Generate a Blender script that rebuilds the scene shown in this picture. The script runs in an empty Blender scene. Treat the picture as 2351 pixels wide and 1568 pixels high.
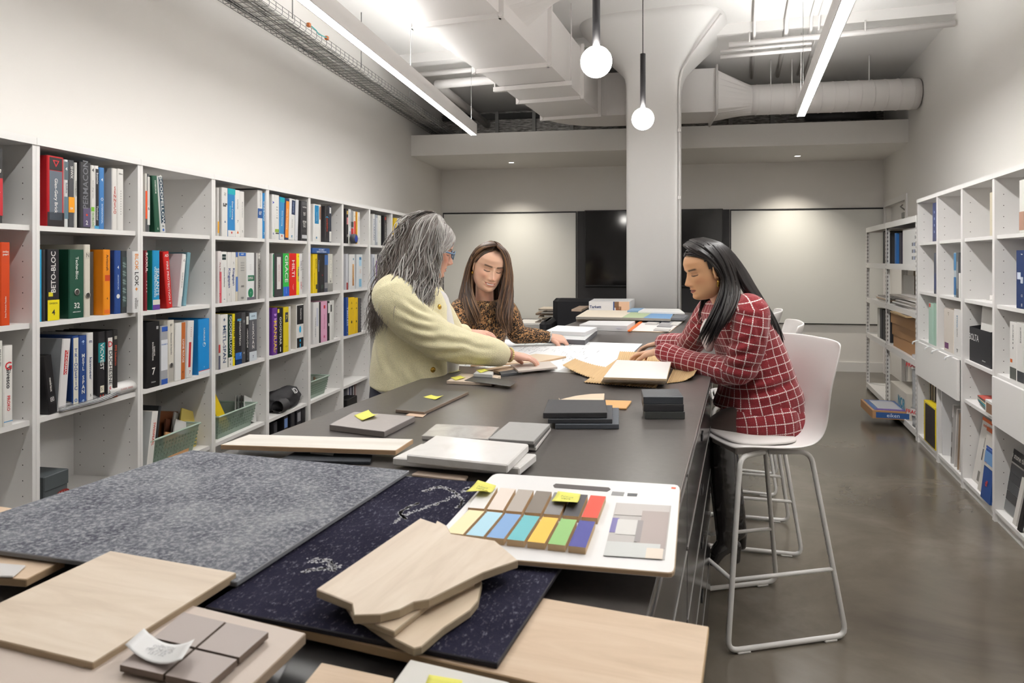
import bpy, bmesh, math, random
import numpy as np
from math import sin, cos, pi, radians, atan2, sqrt
from mathutils import Vector, Matrix, Euler, noise as mnoise
random.seed(7)
SC = bpy.context.scene
COL = SC.collection

# ---------------------------------------------------------------- camera (level 24 mm lens, shifted down)
CAMZ = 1.51; FPX = 1567.33; CX = 1175.5; CY = 597.0
cam = bpy.data.cameras.new('camera'); camo = bpy.data.objects.new('camera', cam); COL.objects.link(camo)
camo.location = (0, 0, CAMZ); camo.rotation_euler = (pi/2, 0, 0)
cam.sensor_width = 36.0; cam.lens = 24.0; cam.shift_y = -(784.0-CY)/2351.0
cam.clip_start = 0.02; cam.clip_end = 60
cam.dof.use_dof = True; cam.dof.focus_distance = 3.6; cam.dof.aperture_fstop = 9.0
SC.camera = camo

# ---------------------------------------------------------------- world, exposure
w = bpy.data.worlds.new('world'); SC.world = w; w.use_nodes = True
w.node_tree.nodes['Background'].inputs[0].default_value = (0.9, 0.93, 1, 1)
w.node_tree.nodes['Background'].inputs[1].default_value = 0.25
SC.view_settings.view_transform = 'Standard'; SC.view_settings.look = 'None'
SC.view_settings.exposure = 0.44; SC.view_settings.gamma = 1.0
SC.view_settings.use_curve_mapping = False
SC.cycles.use_denoising = True
SC.cycles.max_bounces = 7; SC.cycles.diffuse_bounces = 4; SC.cycles.glossy_bounces = 3; SC.cycles.transparent_max_bounces = 6; SC.cycles.adaptive_threshold = 0.05
SC.cycles.sample_clamp_indirect = 6.0
LED_DOWN = (38.0, 54.0); LED_UP = (54.0, 52.0); GLOBE = 34.0

# ---------------------------------------------------------------- frames of reference
TL = math.atan((1450-CX)/FPX); TR = math.atan((1703-CX)/FPX)
OL = Vector((-2.442, 0, 0)); OR = Vector((0, 0, 0))
def fr(theta, o, d, s, z): return Vector((o.x + s*sin(theta) + d*cos(theta), o.y + s*cos(theta) - d*sin(theta), z))
def FL(d, s, z=0): return fr(TL, OL, d, s, z)          # left wall frame: d into the room, s along the wall
def FR(d, s, z=0): return fr(TR, OR, d, s, z)          # table / right wall frame
def toR(v): return (v.x*cos(TR) - v.y*sin(TR), v.x*sin(TR) + v.y*cos(TR))
def toL(v):
    x = v.x-OL.x; y = v.y-OL.y
    return (x*cos(TL) - y*sin(TL), x*sin(TL) + y*cos(TL))
def PY(x, y, Y): return Vector(((x-CX)/FPX*Y, Y, CAMZ + (CY-y)/FPX*Y))     # a point at depth Y
def PZ(x, y, Z):                                                          # a point at height Z
    Y = (Z-CAMZ)*FPX/(CY-y); return Vector(((x-CX)/FPX*Y, Y, Z))
def sL(px, d):      # along-wall position on plane d of the left frame seen at picture column px
    k = (px-CX)/FPX; return (OL.x + d*cos(TL) + k*d*sin(TL))/(k*cos(TL) - sin(TL))
def sR(px, d):
    k = (px-CX)/FPX; return (d*cos(TR) + k*d*sin(TR))/(k*cos(TR) - sin(TR))

# ---------------------------------------------------------------- materials
def lin(c):
    if isinstance(c, str):
        c = c.lstrip('#'); c = ''.join(q*2 for q in c) if len(c) == 3 else c; c = [int(c[i:i+2], 16)/255 for i in (0, 2, 4)]
        return tuple(x/12.92 if x <= 0.04045 else ((x+0.055)/1.055)**2.4 for x in c)
    return tuple(c)
MATS = {}
def mat(color, rough=0.5, metal=0.0, spec=0.5, bump=0.0, bscale=200, var=0.0, vscale=20, emit=0, alpha=None, trans=0, sheen=0, coat=0, name=None):
    key = (color, rough, metal, spec, bump, bscale, var, vscale, emit, alpha, trans, sheen, coat)
    if key in MATS: return MATS[key]
    m = bpy.data.materials.new(name or 'material_%d' % len(MATS)); m.use_nodes = True
    nt = m.node_tree; b = nt.nodes['Principled BSDF']; c = lin(color)
    b.inputs['Base Color'].default_value = (*c, 1); b.inputs['Roughness'].default_value = rough
    b.inputs['Metallic'].default_value = metal; b.inputs['Specular IOR Level'].default_value = spec
    if emit: b.inputs['Emission Color'].default_value = (*c, 1); b.inputs['Emission Strength'].default_value = emit
    if alpha is not None: b.inputs['Alpha'].default_value = alpha
    if trans: b.inputs['Transmission Weight'].default_value = trans
    if sheen: b.inputs['Sheen Weight'].default_value = sheen
    if coat: b.inputs['Coat Weight'].default_value = coat; b.inputs['Coat Roughness'].default_value = 0.1
    if bump or var:
        tc = nt.nodes.new('ShaderNodeTexCoord')
        if bump:
            n = nt.nodes.new('ShaderNodeTexNoise'); n.inputs['Scale'].default_value = bscale; n.inputs['Detail'].default_value = 3
            bp = nt.nodes.new('ShaderNodeBump'); bp.inputs['Strength'].default_value = bump; bp.inputs['Distance'].default_value = 0.01
            nt.links.new(tc.outputs['Object'], n.inputs['Vector']); nt.links.new(n.outputs['Fac'], bp.inputs['Height'])
            nt.links.new(bp.outputs['Normal'], b.inputs['Normal'])
        if var:
            n = nt.nodes.new('ShaderNodeTexNoise'); n.inputs['Scale'].default_value = vscale; n.inputs['Detail'].default_value = 4
            mx = nt.nodes.new('ShaderNodeMix'); mx.data_type = 'RGBA'
            mx.inputs[6].default_value = (*[x*(1-var) for x in c], 1); mx.inputs[7].default_value = (*[min(1, x*(1+var)) for x in c], 1)
            nt.links.new(tc.outputs['Object'], n.inputs['Vector']); nt.links.new(n.outputs['Fac'], mx.inputs[0])
            nt.links.new(mx.outputs[2], b.inputs['Base Color'])
    MATS[key] = m; return m
def ramp_mat(name, stops, scale, rough=0.5, detail=6, dist=0.0, stretch=(1, 1, 1), bump=0.0, rough_var=0.0, spec=0.5, kind='noise', mscale=None, coat=0):
    m = bpy.data.materials.new(name); m.use_nodes = True; nt = m.node_tree; b = nt.nodes['Principled BSDF']
    tc = nt.nodes.new('ShaderNodeTexCoord'); mp = nt.nodes.new('ShaderNodeMapping'); mp.inputs['Scale'].default_value = stretch
    nt.links.new(tc.outputs['Object'], mp.inputs['Vector'])
    n = nt.nodes.new('ShaderNodeTexNoise'); n.inputs['Scale'].default_value = scale; n.inputs['Detail'].default_value = detail; n.inputs['Distortion'].default_value = dist
    n.inputs['Roughness'].default_value = 0.6
    nt.links.new(mp.outputs['Vector'], n.inputs['Vector'])
    r = nt.nodes.new('ShaderNodeValToRGB'); el = r.color_ramp.elements
    while len(el) < len(stops): el.new(0.5)
    for e, (p, c) in zip(el, stops): e.position = p; e.color = (*lin(c), 1)
    nt.links.new(n.outputs['Fac'], r.inputs['Fac']); nt.links.new(r.outputs['Color'], b.inputs['Base Color'])
    b.inputs['Roughness'].default_value = rough; b.inputs['Specular IOR Level'].default_value = spec
    if coat: b.inputs['Coat Weight'].default_value = coat
    if rough_var:
        mr = nt.nodes.new('ShaderNodeMapRange'); mr.inputs[3].default_value = rough-rough_var; mr.inputs[4].default_value = rough+rough_var
        nt.links.new(n.outputs['Fac'], mr.inputs[0]); nt.links.new(mr.outputs[0], b.inputs['Roughness'])
    if bump:
        bp = nt.nodes.new('ShaderNodeBump'); bp.inputs['Strength'].default_value = bump; bp.inputs['Distance'].default_value = 0.004
        nt.links.new(n.outputs['Fac'], bp.inputs['Height']); nt.links.new(bp.outputs['Normal'], b.inputs['Normal'])
    return m

WALL = mat('#e6e3df', 0.75, bump=0.02, bscale=300, name='wall_paint')
CEIL = mat('#eae8e6', 0.8, bump=0.15, bscale=9, name='ceiling_paint')
WHITE = mat('#e6e4e2', 0.45, name='white_laminate')
DUCT = mat('#e2dedc', 0.55, bump=0.02, bscale=60, name='duct_paint')
PIPEM = mat('#e2dfdd', 0.5, name='pipe_paint')
STEEL = mat('#8f8f8d', 0.4, metal=0.8, name='galvanised')
BLACK = mat('#1b1b1e', 0.5, name='black_plastic')

# ---------------------------------------------------------------- mesh builder
class MB:
    def __init__(s): s.v = []; s.f = []; s.sm = []; s.mi = []; s.cur = 0
    def add(s, vs, fs, smooth=False):
        o = len(s.v); s.v += [tuple(p) for p in vs]
        for f in fs: s.f.append(tuple(i+o for i in f)); s.sm.append(smooth); s.mi.append(s.cur)
        return s
    def box(s, x0, x1, y0, y1, z0, z1, M=None):
        vs = [Vector((x, y, z)) for z in (z0, z1) for y in (y0, y1) for x in (x0, x1)]
        if M: vs = [M @ p for p in vs]
        return s.add(vs, [(0, 2, 3, 1), (4, 5, 7, 6), (0, 1, 5, 4), (2, 6, 7, 3), (0, 4, 6, 2), (1, 3, 7, 5)])
    def rbox(s, x0, x1, y0, y1, z0, z1, r, M=None):       # box chamfered along all edges
        r = min(r, (x1-x0)*.49, (y1-y0)*.49, (z1-z0)*.49); rings = []
        def ring(z, i):
            a, b, c, d = x0+i, x1-i, y0+i, y1-i
            return [(a+r, c, z), (b-r, c, z), (b, c+r, z), (b, d-r, z), (b-r, d, z), (a+r, d, z), (a, d-r, z), (a, c+r, z)]
        q = r*.6
        R_ = [ring(z0, q), ring(z0+q, 0), ring(z1-q, 0), ring(z1, q)]
        vs = [Vector(p) for rr in R_ for p in rr]
        if M: vs = [M @ p for p in vs]
        fs = []
        for k in range(3):
            for i in range(8): j = (i+1) % 8; fs.append((k*8+i, k*8+j, k*8+8+j, k*8+8+i))
        fs += [tuple(reversed(range(8))), tuple(range(24, 32))]
        return s.add(vs, fs)
    def prism(s, poly, z0, z1):                          # polygon (x,y) counter-clockwise, extruded in z
        n = len(poly); a = sum(poly[i][0]*poly[(i+1) % n][1]-poly[(i+1) % n][0]*poly[i][1] for i in range(n))
        if a < 0: poly = list(reversed(poly))
        vs = [(p[0], p[1], z0) for p in poly] + [(p[0], p[1], z1) for p in poly]
        fs = [tuple(reversed(range(n))), tuple(range(n, 2*n))] + [(i, (i+1) % n, n+(i+1) % n, n+i) for i in range(n)]
        return s.add(vs, fs)
    def loft(s, rings, cap=True, closed=True, smooth=True, loop=False):
        n = len(rings[0]); vs = [p for r in rings for p in r]; fs = []
        m = len(rings)
        for k in range(m if loop else m-1):
            k2 = (k+1) % m
            for i in range(n if closed else n-1):
                j = (i+1) % n; fs.append((k*n+i, k*n+j, k2*n+j, k2*n+i))
        o = len(s.v); s.add(vs, fs, smooth)
        if cap and not loop and closed:
            s.f.append(tuple(o+i for i in reversed(range(n)))); s.sm.append(False); s.mi.append(s.cur)
            s.f.append(tuple(o+(m-1)*n+i for i in range(n))); s.sm.append(False); s.mi.append(s.cur)
        return s
    def tube(s, path, r, n=8, cap=True, closed=False, smooth=True):
        path = [Vector(p) for p in path]; m = len(path); rs = r if hasattr(r, '__len__') else [r]*m
        rings = []; up = None
        for k in range(m):
            if closed: t = path[(k+1) % m]-path[k-1]
            else: t = path[min(k+1, m-1)]-path[max(k-1, 0)]
            if t.length < 1e-9: t = Vector((0, 0, 1))
            t.normalize()
            if up is None: up = Vector((0, 0, 1)) if abs(t.z) < .9 else Vector((1, 0, 0))
            u = t.cross(up)
            if u.length < 1e-6: u = t.orthogonal()
            u.normalize(); v = u.cross(t); up = v
            rings.append([path[k]+(u*cos(2*pi*i/n)+v*sin(2*pi*i/n))*rs[k] for i in range(n)])
        return s.loft(rings, cap, True, smooth, closed)
    def lathe(s, prof, n=24, M=None, cap=True):            # prof: (r, z)
        rings = [[Vector((r*cos(2*pi*i/n), r*sin(2*pi*i/n), z)) for i in range(n)] for r, z in prof]
        if M: rings = [[M @ p for p in r] for r in rings]
        return s.loft(rings, cap)
    def mesh(s, name, mats):
        me = bpy.data.meshes.new(name); me.from_pydata(s.v, [], s.f)
        for m in (mats if isinstance(mats, (list, tuple)) else [mats]): me.materials.append(m)
        me.polygons.foreach_set('use_smooth', s.sm); me.polygons.foreach_set('material_index', s.mi); me.update()
        return me
    def obj(s, name, mats, parent=None, loc=None, rz=0, label=None, cat=None, group=None, kind=None, rot=None, fix=False):
        me = s.mesh(name, mats)
        if fix:
            bm = bmesh.new(); bm.from_mesh(me); bmesh.ops.recalc_face_normals(bm, faces=bm.faces); bm.to_mesh(me); bm.free()
        return link(name, me, parent, loc, rz, label, cat, group, kind, rot)
def link(name, data, parent=None, loc=None, rz=0, label=None, cat=None, group=None, kind=None, rot=None):
    o = bpy.data.objects.new(name, data); COL.objects.link(o)
    if parent: o.parent = parent
    if loc is not None: o.location = loc
    if rot is not None: o.rotation_euler = rot
    elif rz: o.rotation_euler = (0, 0, rz)
    tag(o, label, cat, group, kind); return o
def tag(o, label=None, cat=None, group=None, kind=None):
    if label: o['label'] = label
    if cat: o['category'] = cat
    if group: o['group'] = group
    if kind: o['kind'] = kind
    return o
def empty(name, loc, rz=0, label=None, cat=None, group=None, kind=None): return link(name, None, None, loc, rz, label, cat, group, kind)
def copy_tree(o, parent=None):
    c = o.copy(); COL.objects.link(c); c.parent = parent
    for ch in o.children: copy_tree(ch, c)
    return c
def mod_bevel(o, w=0.002, seg=2):
    m = o.modifiers.new('bevel', 'BEVEL'); m.width = w; m.segments = seg; m.limit_method = 'ANGLE'; m.angle_limit = radians(40); return o
def text(parent, body, size, loc, xa, ya, color, bold=0.0, align='CENTER', name='lettering', sx=1.0, rough=0.5, label=None):
    c = bpy.data.curves.new(name, 'FONT'); c.body = body; c.size = size; c.align_x = align; c.align_y = 'CENTER'
    c.resolution_u = 2; c.offset = bold*size; c.extrude = 0.0001; c.space_line = 0.86
    c.materials.append(mat(color, rough))
    tmp = bpy.data.objects.new(name, c); me = bpy.data.meshes.new_from_object(tmp); bpy.data.objects.remove(tmp); bpy.data.curves.remove(c)
    if not me.materials: me.materials.append(mat(color, rough))
    o = link(name, me, parent); xa = Vector(xa).normalized(); ya = Vector(ya).normalized(); za = xa.cross(ya)
    M = Matrix((xa*sx, ya, za)).transposed().to_4x4(); M.translation = Vector(loc); o.matrix_local = M
    if label: o['label'] = label
    return o

def catmull(pts, n):
    pts = [Vector(p) for p in pts]; out = []; m = len(pts)
    for k in range(n):
        t = k/(n-1)*(m-1); i = min(int(t), m-2); f = t-i
        p0, p1, p2, p3 = pts[max(i-1, 0)], pts[i], pts[i+1], pts[min(i+2, m-1)]
        out.append(.5*((2*p1)+(p2-p0)*f+(2*p0-5*p1+4*p2-p3)*f*f+(3*p1-p0-3*p2+p3)*f**3))
    return out
# ---------------------------------------------------------------- room shell
def concrete():
    m = ramp_mat('polished_concrete', [(0.25, '#4b453e'), (0.5, '#60594f'), (0.75, '#766e64')], 1.3, rough=0.19, detail=9, dist=0.6, bump=0.0, rough_var=0.07, spec=0.6)
    return m
S_BACK = 10.31; D_LW = -0.40; D_RW = 1.805
def cross_LR(sl, dr):    # point with given s in the left frame and given d in the right frame
    lo, hi = -2.0, 12.0
    for _ in range(60):
        mid = (lo+hi)/2
        if toR(FL(mid, sl))[0] < dr: lo = mid
        else: hi = mid
    return FL(lo, sl)
pLb = FL(D_LW, S_BACK); pRb = cross_LR(S_BACK, D_RW); YN = -2.6
def lineY(th, o, d, Y): s = (Y - o.y + d*sin(th))/cos(th); return fr(th, o, d, s, 0)
pLn = lineY(TL, OL, D_LW, YN); pRn = lineY(TR, OR, D_RW, YN)
room = [pLn, pRn, pRb, pLb]; ZC = 3.80; ZC2 = 3.70
def offs(p, q, t):   # outward offset strip polygon of wall p->q
    d = (q-p).normalized(); n = Vector((d.y, -d.x, 0)); return [p-d*t, q+d*t, q+d*t+n*t, p-d*t+n*t]
MB().prism([(p.x, p.y) for p in [pLn+Vector((-.3, -.3, 0)), pRn+Vector((.3, -.3, 0)), pRb+Vector((.3, .3, 0)), pLb+Vector((-.3, .3, 0))]], -0.1, 0).obj('floor', concrete(), kind='structure', label='polished grey brown concrete floor')
def wall(name, p, q, z0=0, z1=4.0, m=WALL, label=None):
    return MB().prism([(a.x, a.y) for a in offs(p, q, .1)], z0, z1).obj(name, m, kind='structure', label=label)
wall('wall_left', pLb, pLn, label='long white wall above the binder bookcases')
wall('wall_front', pLn, pRn)
# right wall with a door opening near the far corner
sB = toR(pRb)[1]; S_D0 = 8.95; S_D1 = sB-0.12; ZD = 2.21
r0 = FR(D_RW, S_D0); r1 = FR(D_RW, S_D1)
wr = MB()
for a, b, z0, z1 in ((pRn, r0, 0, 4.0), (r0, r1, ZD, 4.0), (r1, pRb, 0, 4.0)):
    d = (b-a).normalized(); n = Vector((d.y, -d.x, 0))*.12
    wr.prism([(p.x, p.y) for p in (a, b, b+n, a+n)], z0, z1)
wr.obj('wall_right', WALL, kind='structure', label='white wall above the right hand bookcases')
# back wall with foil insulation left bare above the bulkhead
def foil():
    m = ramp_mat('foil_insulation', [(0.3, '#4a4846'), (0.5, '#8d8a87'), (0.7, '#c9c6c3')], 45, rough=0.35, detail=6, bump=1.0, stretch=(0.25, 0.25, 1.6))
    m.node_tree.nodes['Principled BSDF'].inputs['Metallic'].default_value = 0.6; return m
wall('wall_back', pRb, pLb, 0, 3.1, label='back wall carrying whiteboards and a screen')
wb = wall('wall_back_upper', pRb, pLb, 3.1, 4.0, foil(), label='bare silver foil insulation above the bulkhead')
dW = (pRb-pLb).normalized()
for k in range(12):
    p = pLb + dW*(0.3+0.55*k) - Vector((0, 0.04, 0))
    MB().box(-.025, .025, -.02, .0, 3.1, 3.69).obj('stud', STEEL, wb, loc=(p.x, p.y, 0), rz=-TL)
MB().prism([((pLb+dW*0.02).x, (pLb+dW*.02).y-.06), ((pRb-dW*.02).x, (pRb-dW*.02).y-.06), ((pRb-dW*.02).x, (pRb-dW*.02).y), ((pLb+dW*.02).x, (pLb+dW*.02).y)], 3.58, 3.66).obj('track', mat('#3a3938', .5), wb)
# ceiling: higher slab near, lower far slab past the column line
S_STEP = 6.92
a0 = FR(-3.5, S_STEP); a1 = FR(D_RW, S_STEP)
s_hit = None
for k in range(4000):           # where the step meets the left wall
    p = FR(-3.5+k*.0012, S_STEP)
    if toL(p)[0] > D_LW: a0 = p; break
ce = MB(); out = lambda p, dx, dy: (p.x+dx, p.y+dy)
ce.prism([out(pLn, -.3, -.3), out(pRn, .3, -.3), out(a1, .3, 0), out(a0, -.3, 0)], ZC, ZC+.2)
ce.prism([out(a0, -.3, 0), out(a1, .3, 0), out(pRb, .3, .3), out(pLb, -.3, .3)], ZC2, ZC+.2)
ce.obj('ceiling', CEIL, kind='structure', label='white painted concrete ceiling slab with a step')
# bulkhead over the back of the room
S_BH = 8.887
qL = FL(D_LW, S_BH); qR = cross_LR(S_BH, D_RW)
bh = MB().prism([(p.x, p.y) for p in (qL, qR, pRb, pLb)], 2.855, 3.12).obj('bulkhead', WALL, kind='structure', label='white plasterboard bulkhead across the back of the room')
for px, py in ((1174, 373), (1831, 358)):
    p = PZ(px, py, 2.855); r = empty('downlight', p, -TL, 'small recessed downlight in bulkhead underside, %s of column' % ('left' if px < 1500 else 'right'), 'downlight', 'downlights in the bulkhead')
    MB().lathe([(0.038, -.004), (0.055, -.004), (0.055, 0), (.038, 0)], 20, cap=False).obj('trim_ring', WHITE, r)
    MB().lathe([(0.0, -.001), (0.037, -.001)], 20, cap=False).obj('lens', mat('#fff4e6', emit=12), r)
    L = bpy.data.lights.new('downlight_lamp', 'SPOT'); L.energy = 110; L.spot_size = radians(110); L.spot_blend = 1.0; L.color = (1, .93, .8); L.shadow_soft_size = .035
    lo = link('downlight_lamp', L, r, loc=(0, 0, -.012))
# baseboards
def base(name, p, q, h=.13, t=.014):
    d = (q-p).normalized(); n = Vector((-d.y, d.x, 0))*t
    return MB().prism([(a.x, a.y) for a in (p, q, q+n, p+n)], 0, h).obj(name, WHITE, kind='structure')
base('baseboard_back', pRb, pLb); base('baseboard_right', FR(D_RW, 8.0), r0 - (r0-pRn).normalized()*.07)
# door near the far right corner, recessed
dr = empty('door_1', FR(D_RW, S_D0), -TR, kind='structure', label='white door with closer recessed near the far right corner')
wD = S_D1-S_D0
MB().box(.07, .115, .0, wD, 0, ZD).obj('door_leaf', WHITE, dr)
fm = MB(); fm.box(-.015, .01, -.07, 0.0, 0, ZD+.07); fm.box(-.015, .01, wD, wD+.06, 0, ZD+.07); fm.box(-.015, .01, 0, wD, ZD, ZD+.07); fm.obj('door_frame', WHITE, dr)
MB().rbox(.02, .068, .12, .36, ZD-.2, ZD-.13, .01).obj('door_closer', STEEL, dr)
MB().tube([(.03, .16, ZD-.12), (.0, .3, ZD-.06), (.045, .42, ZD-.03)], .008, 6).obj('closer_arm', STEEL, dr)
# column with flared capital
CD0, CD1, CS0, CS1 = -1.087, -.587, 6.75, 7.25
cen = FR((CD0+CD1)/2, (CS0+CS1)/2); co = empty('column', cen, -TR, kind='structure', label='white painted concrete column with a flared capital')
zpr = [0, 3.10, 3.18, 3.24, 3.30, 3.35, 3.39, 3.43, 3.5, 3.6, 3.7, 3.85]; hpr = [.25, .25, .252, .257, .269, .287, .312, .345, .412, .508, .604, .75]; epr = [14, 14, 12, 9, 7, 6, 5, 4.6, 4.2, 4, 4, 4]
def sq(h, z, e, n=64): return [(h*abs(cos(a))**(2/e)*(1 if cos(a) > 0 else -1), h*abs(sin(a))**(2/e)*(1 if sin(a) > 0 else -1), z) for a in [2*pi*(i+.5)/n for i in range(n)]]
m_ = MB().loft([sq(h, z, e) for z, h, e in zip(zpr, hpr, epr)])
m_.obj('shaft', mat('#e4e2e0', .7, bump=.12, bscale=7, name='column_paint'), co)
cp = [(.262, -.21, .4), (.262, -.21, 3.18), (.268, -.215, 3.26), (.29, -.23, 3.34), (.36, -.28, 3.44), (.5, -.4, 3.58), (.66, -.5, 3.75)]
MB().tube(cp, .012, 8).obj('conduit', PIPEM, co)
for z in (2.1, 2.75): MB().box(.25, .28, -.235, -.185, z, z+.03).obj('conduit_clip', PIPEM, co)
# ---------------------------------------------------------------- linear lights
def led(name, F, th, d0, d1, s0, s1, zb, h, label, wires, k=0):
    wdt = d1-d0; L = s1-s0; o = empty(name, F((d0+d1)/2, s0, zb), -th, label, 'light fixture', 'linear pendant lights')
    m = MB(); m.box(-wdt/2, -wdt/2+.006, 0, L, 0, h); m.box(wdt/2-.006, wdt/2, 0, L, 0, h); m.box(-wdt/2, wdt/2, L-.006, L, 0, h); m.box(-wdt/2, wdt/2, 0, .006, 0, h)
    m.box(-wdt/2, wdt/2, 0, L, h*.5, h*.52); m.obj('housing', mat('#d9d6d4', .45), o)
    MB().box(-wdt/2+.006, wdt/2-.006, .006, L-.006, .0005, .008).obj('diffuser', mat('#fffdfa', emit=LED_DOWN[k]), o)
    MB().box(-wdt/2+.008, wdt/2-.008, .006, L-.006, h-.012, h-.006).obj('upper_diffuser', mat('#fffefb', emit=LED_UP[k]), o)
    for wy in wires: MB().tube([(0, wy, h-.01), (0, wy, ZC-zb-.005)], .0018, 5).obj('suspension_wire', STEEL, o)
    return o
def sl_at(th, o, d, Y): return toL(lineY(TL, OL, d, Y))[1] if th == TL else toR(lineY(TR, OR, d, Y))[1]
LS0 = 1.1
dl0 = (-1.705-OL.x)*cos(TL); dl1 = (-1.634-OL.x)*cos(TL)
sEnd = sl_at(TL, OL, dl0, 7.23)
ledl = led('linear_light', FL, TL, dl0, dl1, LS0, sEnd, 2.83, .12, 'long white linear pendant light beside the cable tray', [sEnd-LS0-.12, sEnd-LS0-2.1, 1.0])
dr0 = .503*cos(TR); dr1 = .583*cos(TR); sEr = sl_at(TR, OR, dr0, 6.29)
ledr = led('linear_light', FR, TR, dr0, dr1, LS0, sEr, 2.83, .12, 'long white linear pendant light over the right hand aisle', [sEr-LS0-.25, 2.6, 1.0], 1)
pc = PZ(1840, 66, ZC-.06); 
r = empty('ceiling_canopy', (pc.x, pc.y, ZC), 0, 'round cream canopy box on ceiling above right linear light', 'canopy')
MB().lathe([(.0, -.085), (.062, -.085), (.066, -.075), (.062, -.068), (.045, -.066), (.045, 0.0), (0, 0)], 20).obj('canopy_disc', mat('#ddd8cf', .5), r)
MB().tube([(0, 0, -.08), (0, .01, -.4), (.0, .02, -.9)], .004, 6).obj('power_cord', PIPEM, r)

# ---------------------------------------------------------------- globe pendants over the table
def pendant(px, py, dia, Y, tube_len, label):
    c = PY(px, py, Y); r = empty('globe_pendant', (c.x, c.y, c.z-dia/2), 0, label, 'pendant lamp', 'globe pendants over the table')
    n = 24; rings = []
    for k in range(1, 16): a = pi*k/16; rings.append([(dia/2*sin(a)*cos(2*pi*i/n), dia/2*sin(a)*sin(2*pi*i/n), dia/2-dia/2*cos(a)) for i in range(n)])
    MB().loft(rings).obj('globe', mat('#fffaf3', emit=GLOBE), r)
    MB().lathe([(.0185, dia-.004), (.0185, dia+tube_len), (.012, dia+tube_len+.002)], 20).obj('stem', mat('#232225', .45), r)
    MB().tube([(0, 0, dia+tube_len), (0, 0, ZC-c.z+dia/2)], .003, 6).obj('cord', BLACK, r)
    MB().lathe([(.05, ZC-c.z+dia/2-.03), (.05, ZC-c.z+dia/2)], 20).obj('canopy', BLACK, r)
pendant(1369, 142, .15, 3.26, .37, 'near black stemmed globe pendant, cut by top of picture')
pendant(1476, 273, .15, 4.645, .367, 'farther black stemmed globe pendant in front of the column')

# ---------------------------------------------------------------- wire cable tray along the left wall
trd0 = (-2.80-OL.x)*cos(TL); tw = .29; zt = 3.27; tl0, tl1 = 1.5, 9.7
tr = empty('cable_tray', FL(trd0, tl0, zt), -TL, 'galvanised wire mesh cable tray hung along the left wall', 'cable tray')
TLn = tl1-tl0; m = MB()
for i in range(7): m.tube([(tw*i/6, 0, 0), (tw*i/6, TLn, 0)], .0025, 5)
for z in (.03, .058):
    for x in (0, tw): m.tube([(x, 0, z), (x, TLn, z)], .0025, 5)
m.obj('longitudinal_wires', STEEL, tr, kind='stuff')
m = MB()
for k in range(int(TLn/.09)):
    y = .04+k*.09; m.tube([(-.002, y, .06), (-.002, y, .01), (.008, y, -.004), (tw-.008, y, -.004), (tw+.002, y, .01), (tw+.002, y, .06)], .0026, 5)
m.obj('cross_wires', STEEL, tr, kind='stuff')
cols = ['#c9c7c2', '#b5b3ae', '#d5d3ce', '#8a8985', '#3c3c3c']
m = MB()
for c in range(5):
    m.cur = c
    for k in range(9):
        x0 = random.uniform(.015, tw-.03); z0 = random.uniform(.008, .035)
        m.tube([(min(tw-.012, max(.012, x0+.03*mnoise.noise(Vector((k*3.1, j*.5, c)))*2)), TLn*j/16, z0+.008*mnoise.noise(Vector((j*.7, k, c)))) for j in range(17)], .0036, 5)
m.obj('cables', [mat(c, .5) for c in cols], tr, kind='stuff')
for y in (1.05, 2.4, 3.6, 4.9, 6.3): MB().tube([(tw+.006, y, 0.02), (tw+.006, y, ZC-zt-(0 if y < 5 else .1))], .005, 6).obj('hanger_rod', STEEL, tr)
yb = toL(PZ(715, 57, zt+.06))[1]-tl0; yb2 = toL(PZ(757, 87, zt+.06))[1]-tl0
MB().tube([(tw+.01, yb, .065), (tw+.02, yb+.1, .05), (tw+.01, (yb+yb2)/2, .04), (tw+.02, yb2-.05, .05), (tw+.01, yb2, .06)], .004, 6).obj('ground_wire', mat('#2fa5a5', .4), tr)
for y in (yb, yb2): MB().rbox(tw-.008, tw+.02, y-.015, y+.015, .045, .075, .004).obj('copper_clamp', mat('#b06a3f', .35, metal=.7), tr)

# ---------------------------------------------------------------- rectangular duct, elbow, spiral duct
HB = 1.60; zb0 = CAMZ+HB; zb1 = zb0+.47; dd0 = -1.395*HB*cos(TR); dd1 = -.983*HB*cos(TR)
du = empty('air_duct', FR(dd0, 0, zb0), -TR, 'large white rectangular air duct with flanged joints and an elbow', 'air duct')
wd = dd1-dd0; hd = zb1-zb0
def sdu(px, py): return toR(PZ(px, py, zb0))[1]
flg = [2.2, sdu(1144, 31.3), sdu(1258.8, 144.4), sdu(1334.7, 220.3), sdu(1373.4, 261.4)]
for k in range(len(flg)-1): MB().box(0, wd, flg[k]+.002, flg[k+1]-.002, 0, hd).obj('duct_section', DUCT, du)
def flange(y, t=.028, o=.035, x0=0, x1=wd, z0=0, z1=hd):
    m = MB(); m.box(x0-o*.3, x1+o*.3, y-t/2, y+t/2, z0-o, z0+.004); m.box(x0-o, x0+.004, y-t/2, y+t/2, z0-o, z1+o); m.box(x1-.004, x1+o, y-t/2, y+t/2, z0-o, z1+o); m.box(x0-o*.3, x1+o*.3, y-t/2, y+t/2, z1-.004, z1+o)
    f = m.obj('flange', DUCT, du)
    for x in (x0-o*.4, x1+o*.4): MB().lathe([(0, -.002), (.015, -.002), (.017, 0), (.015, .004)], 10, Matrix.Translation((x, y-t/2-.001, z0-o*.4)) @ Matrix.Rotation(pi/2, 4, 'X')).obj('bolt', DUCT, f)
for y in flg[1:]: flange(y)
MB().box(-.06, wd+.06, (flg[2]+flg[3])/2-.02, (flg[2]+flg[3])/2+.02, -.045, -.005).obj('trapeze_bar', DUCT, du)
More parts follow.
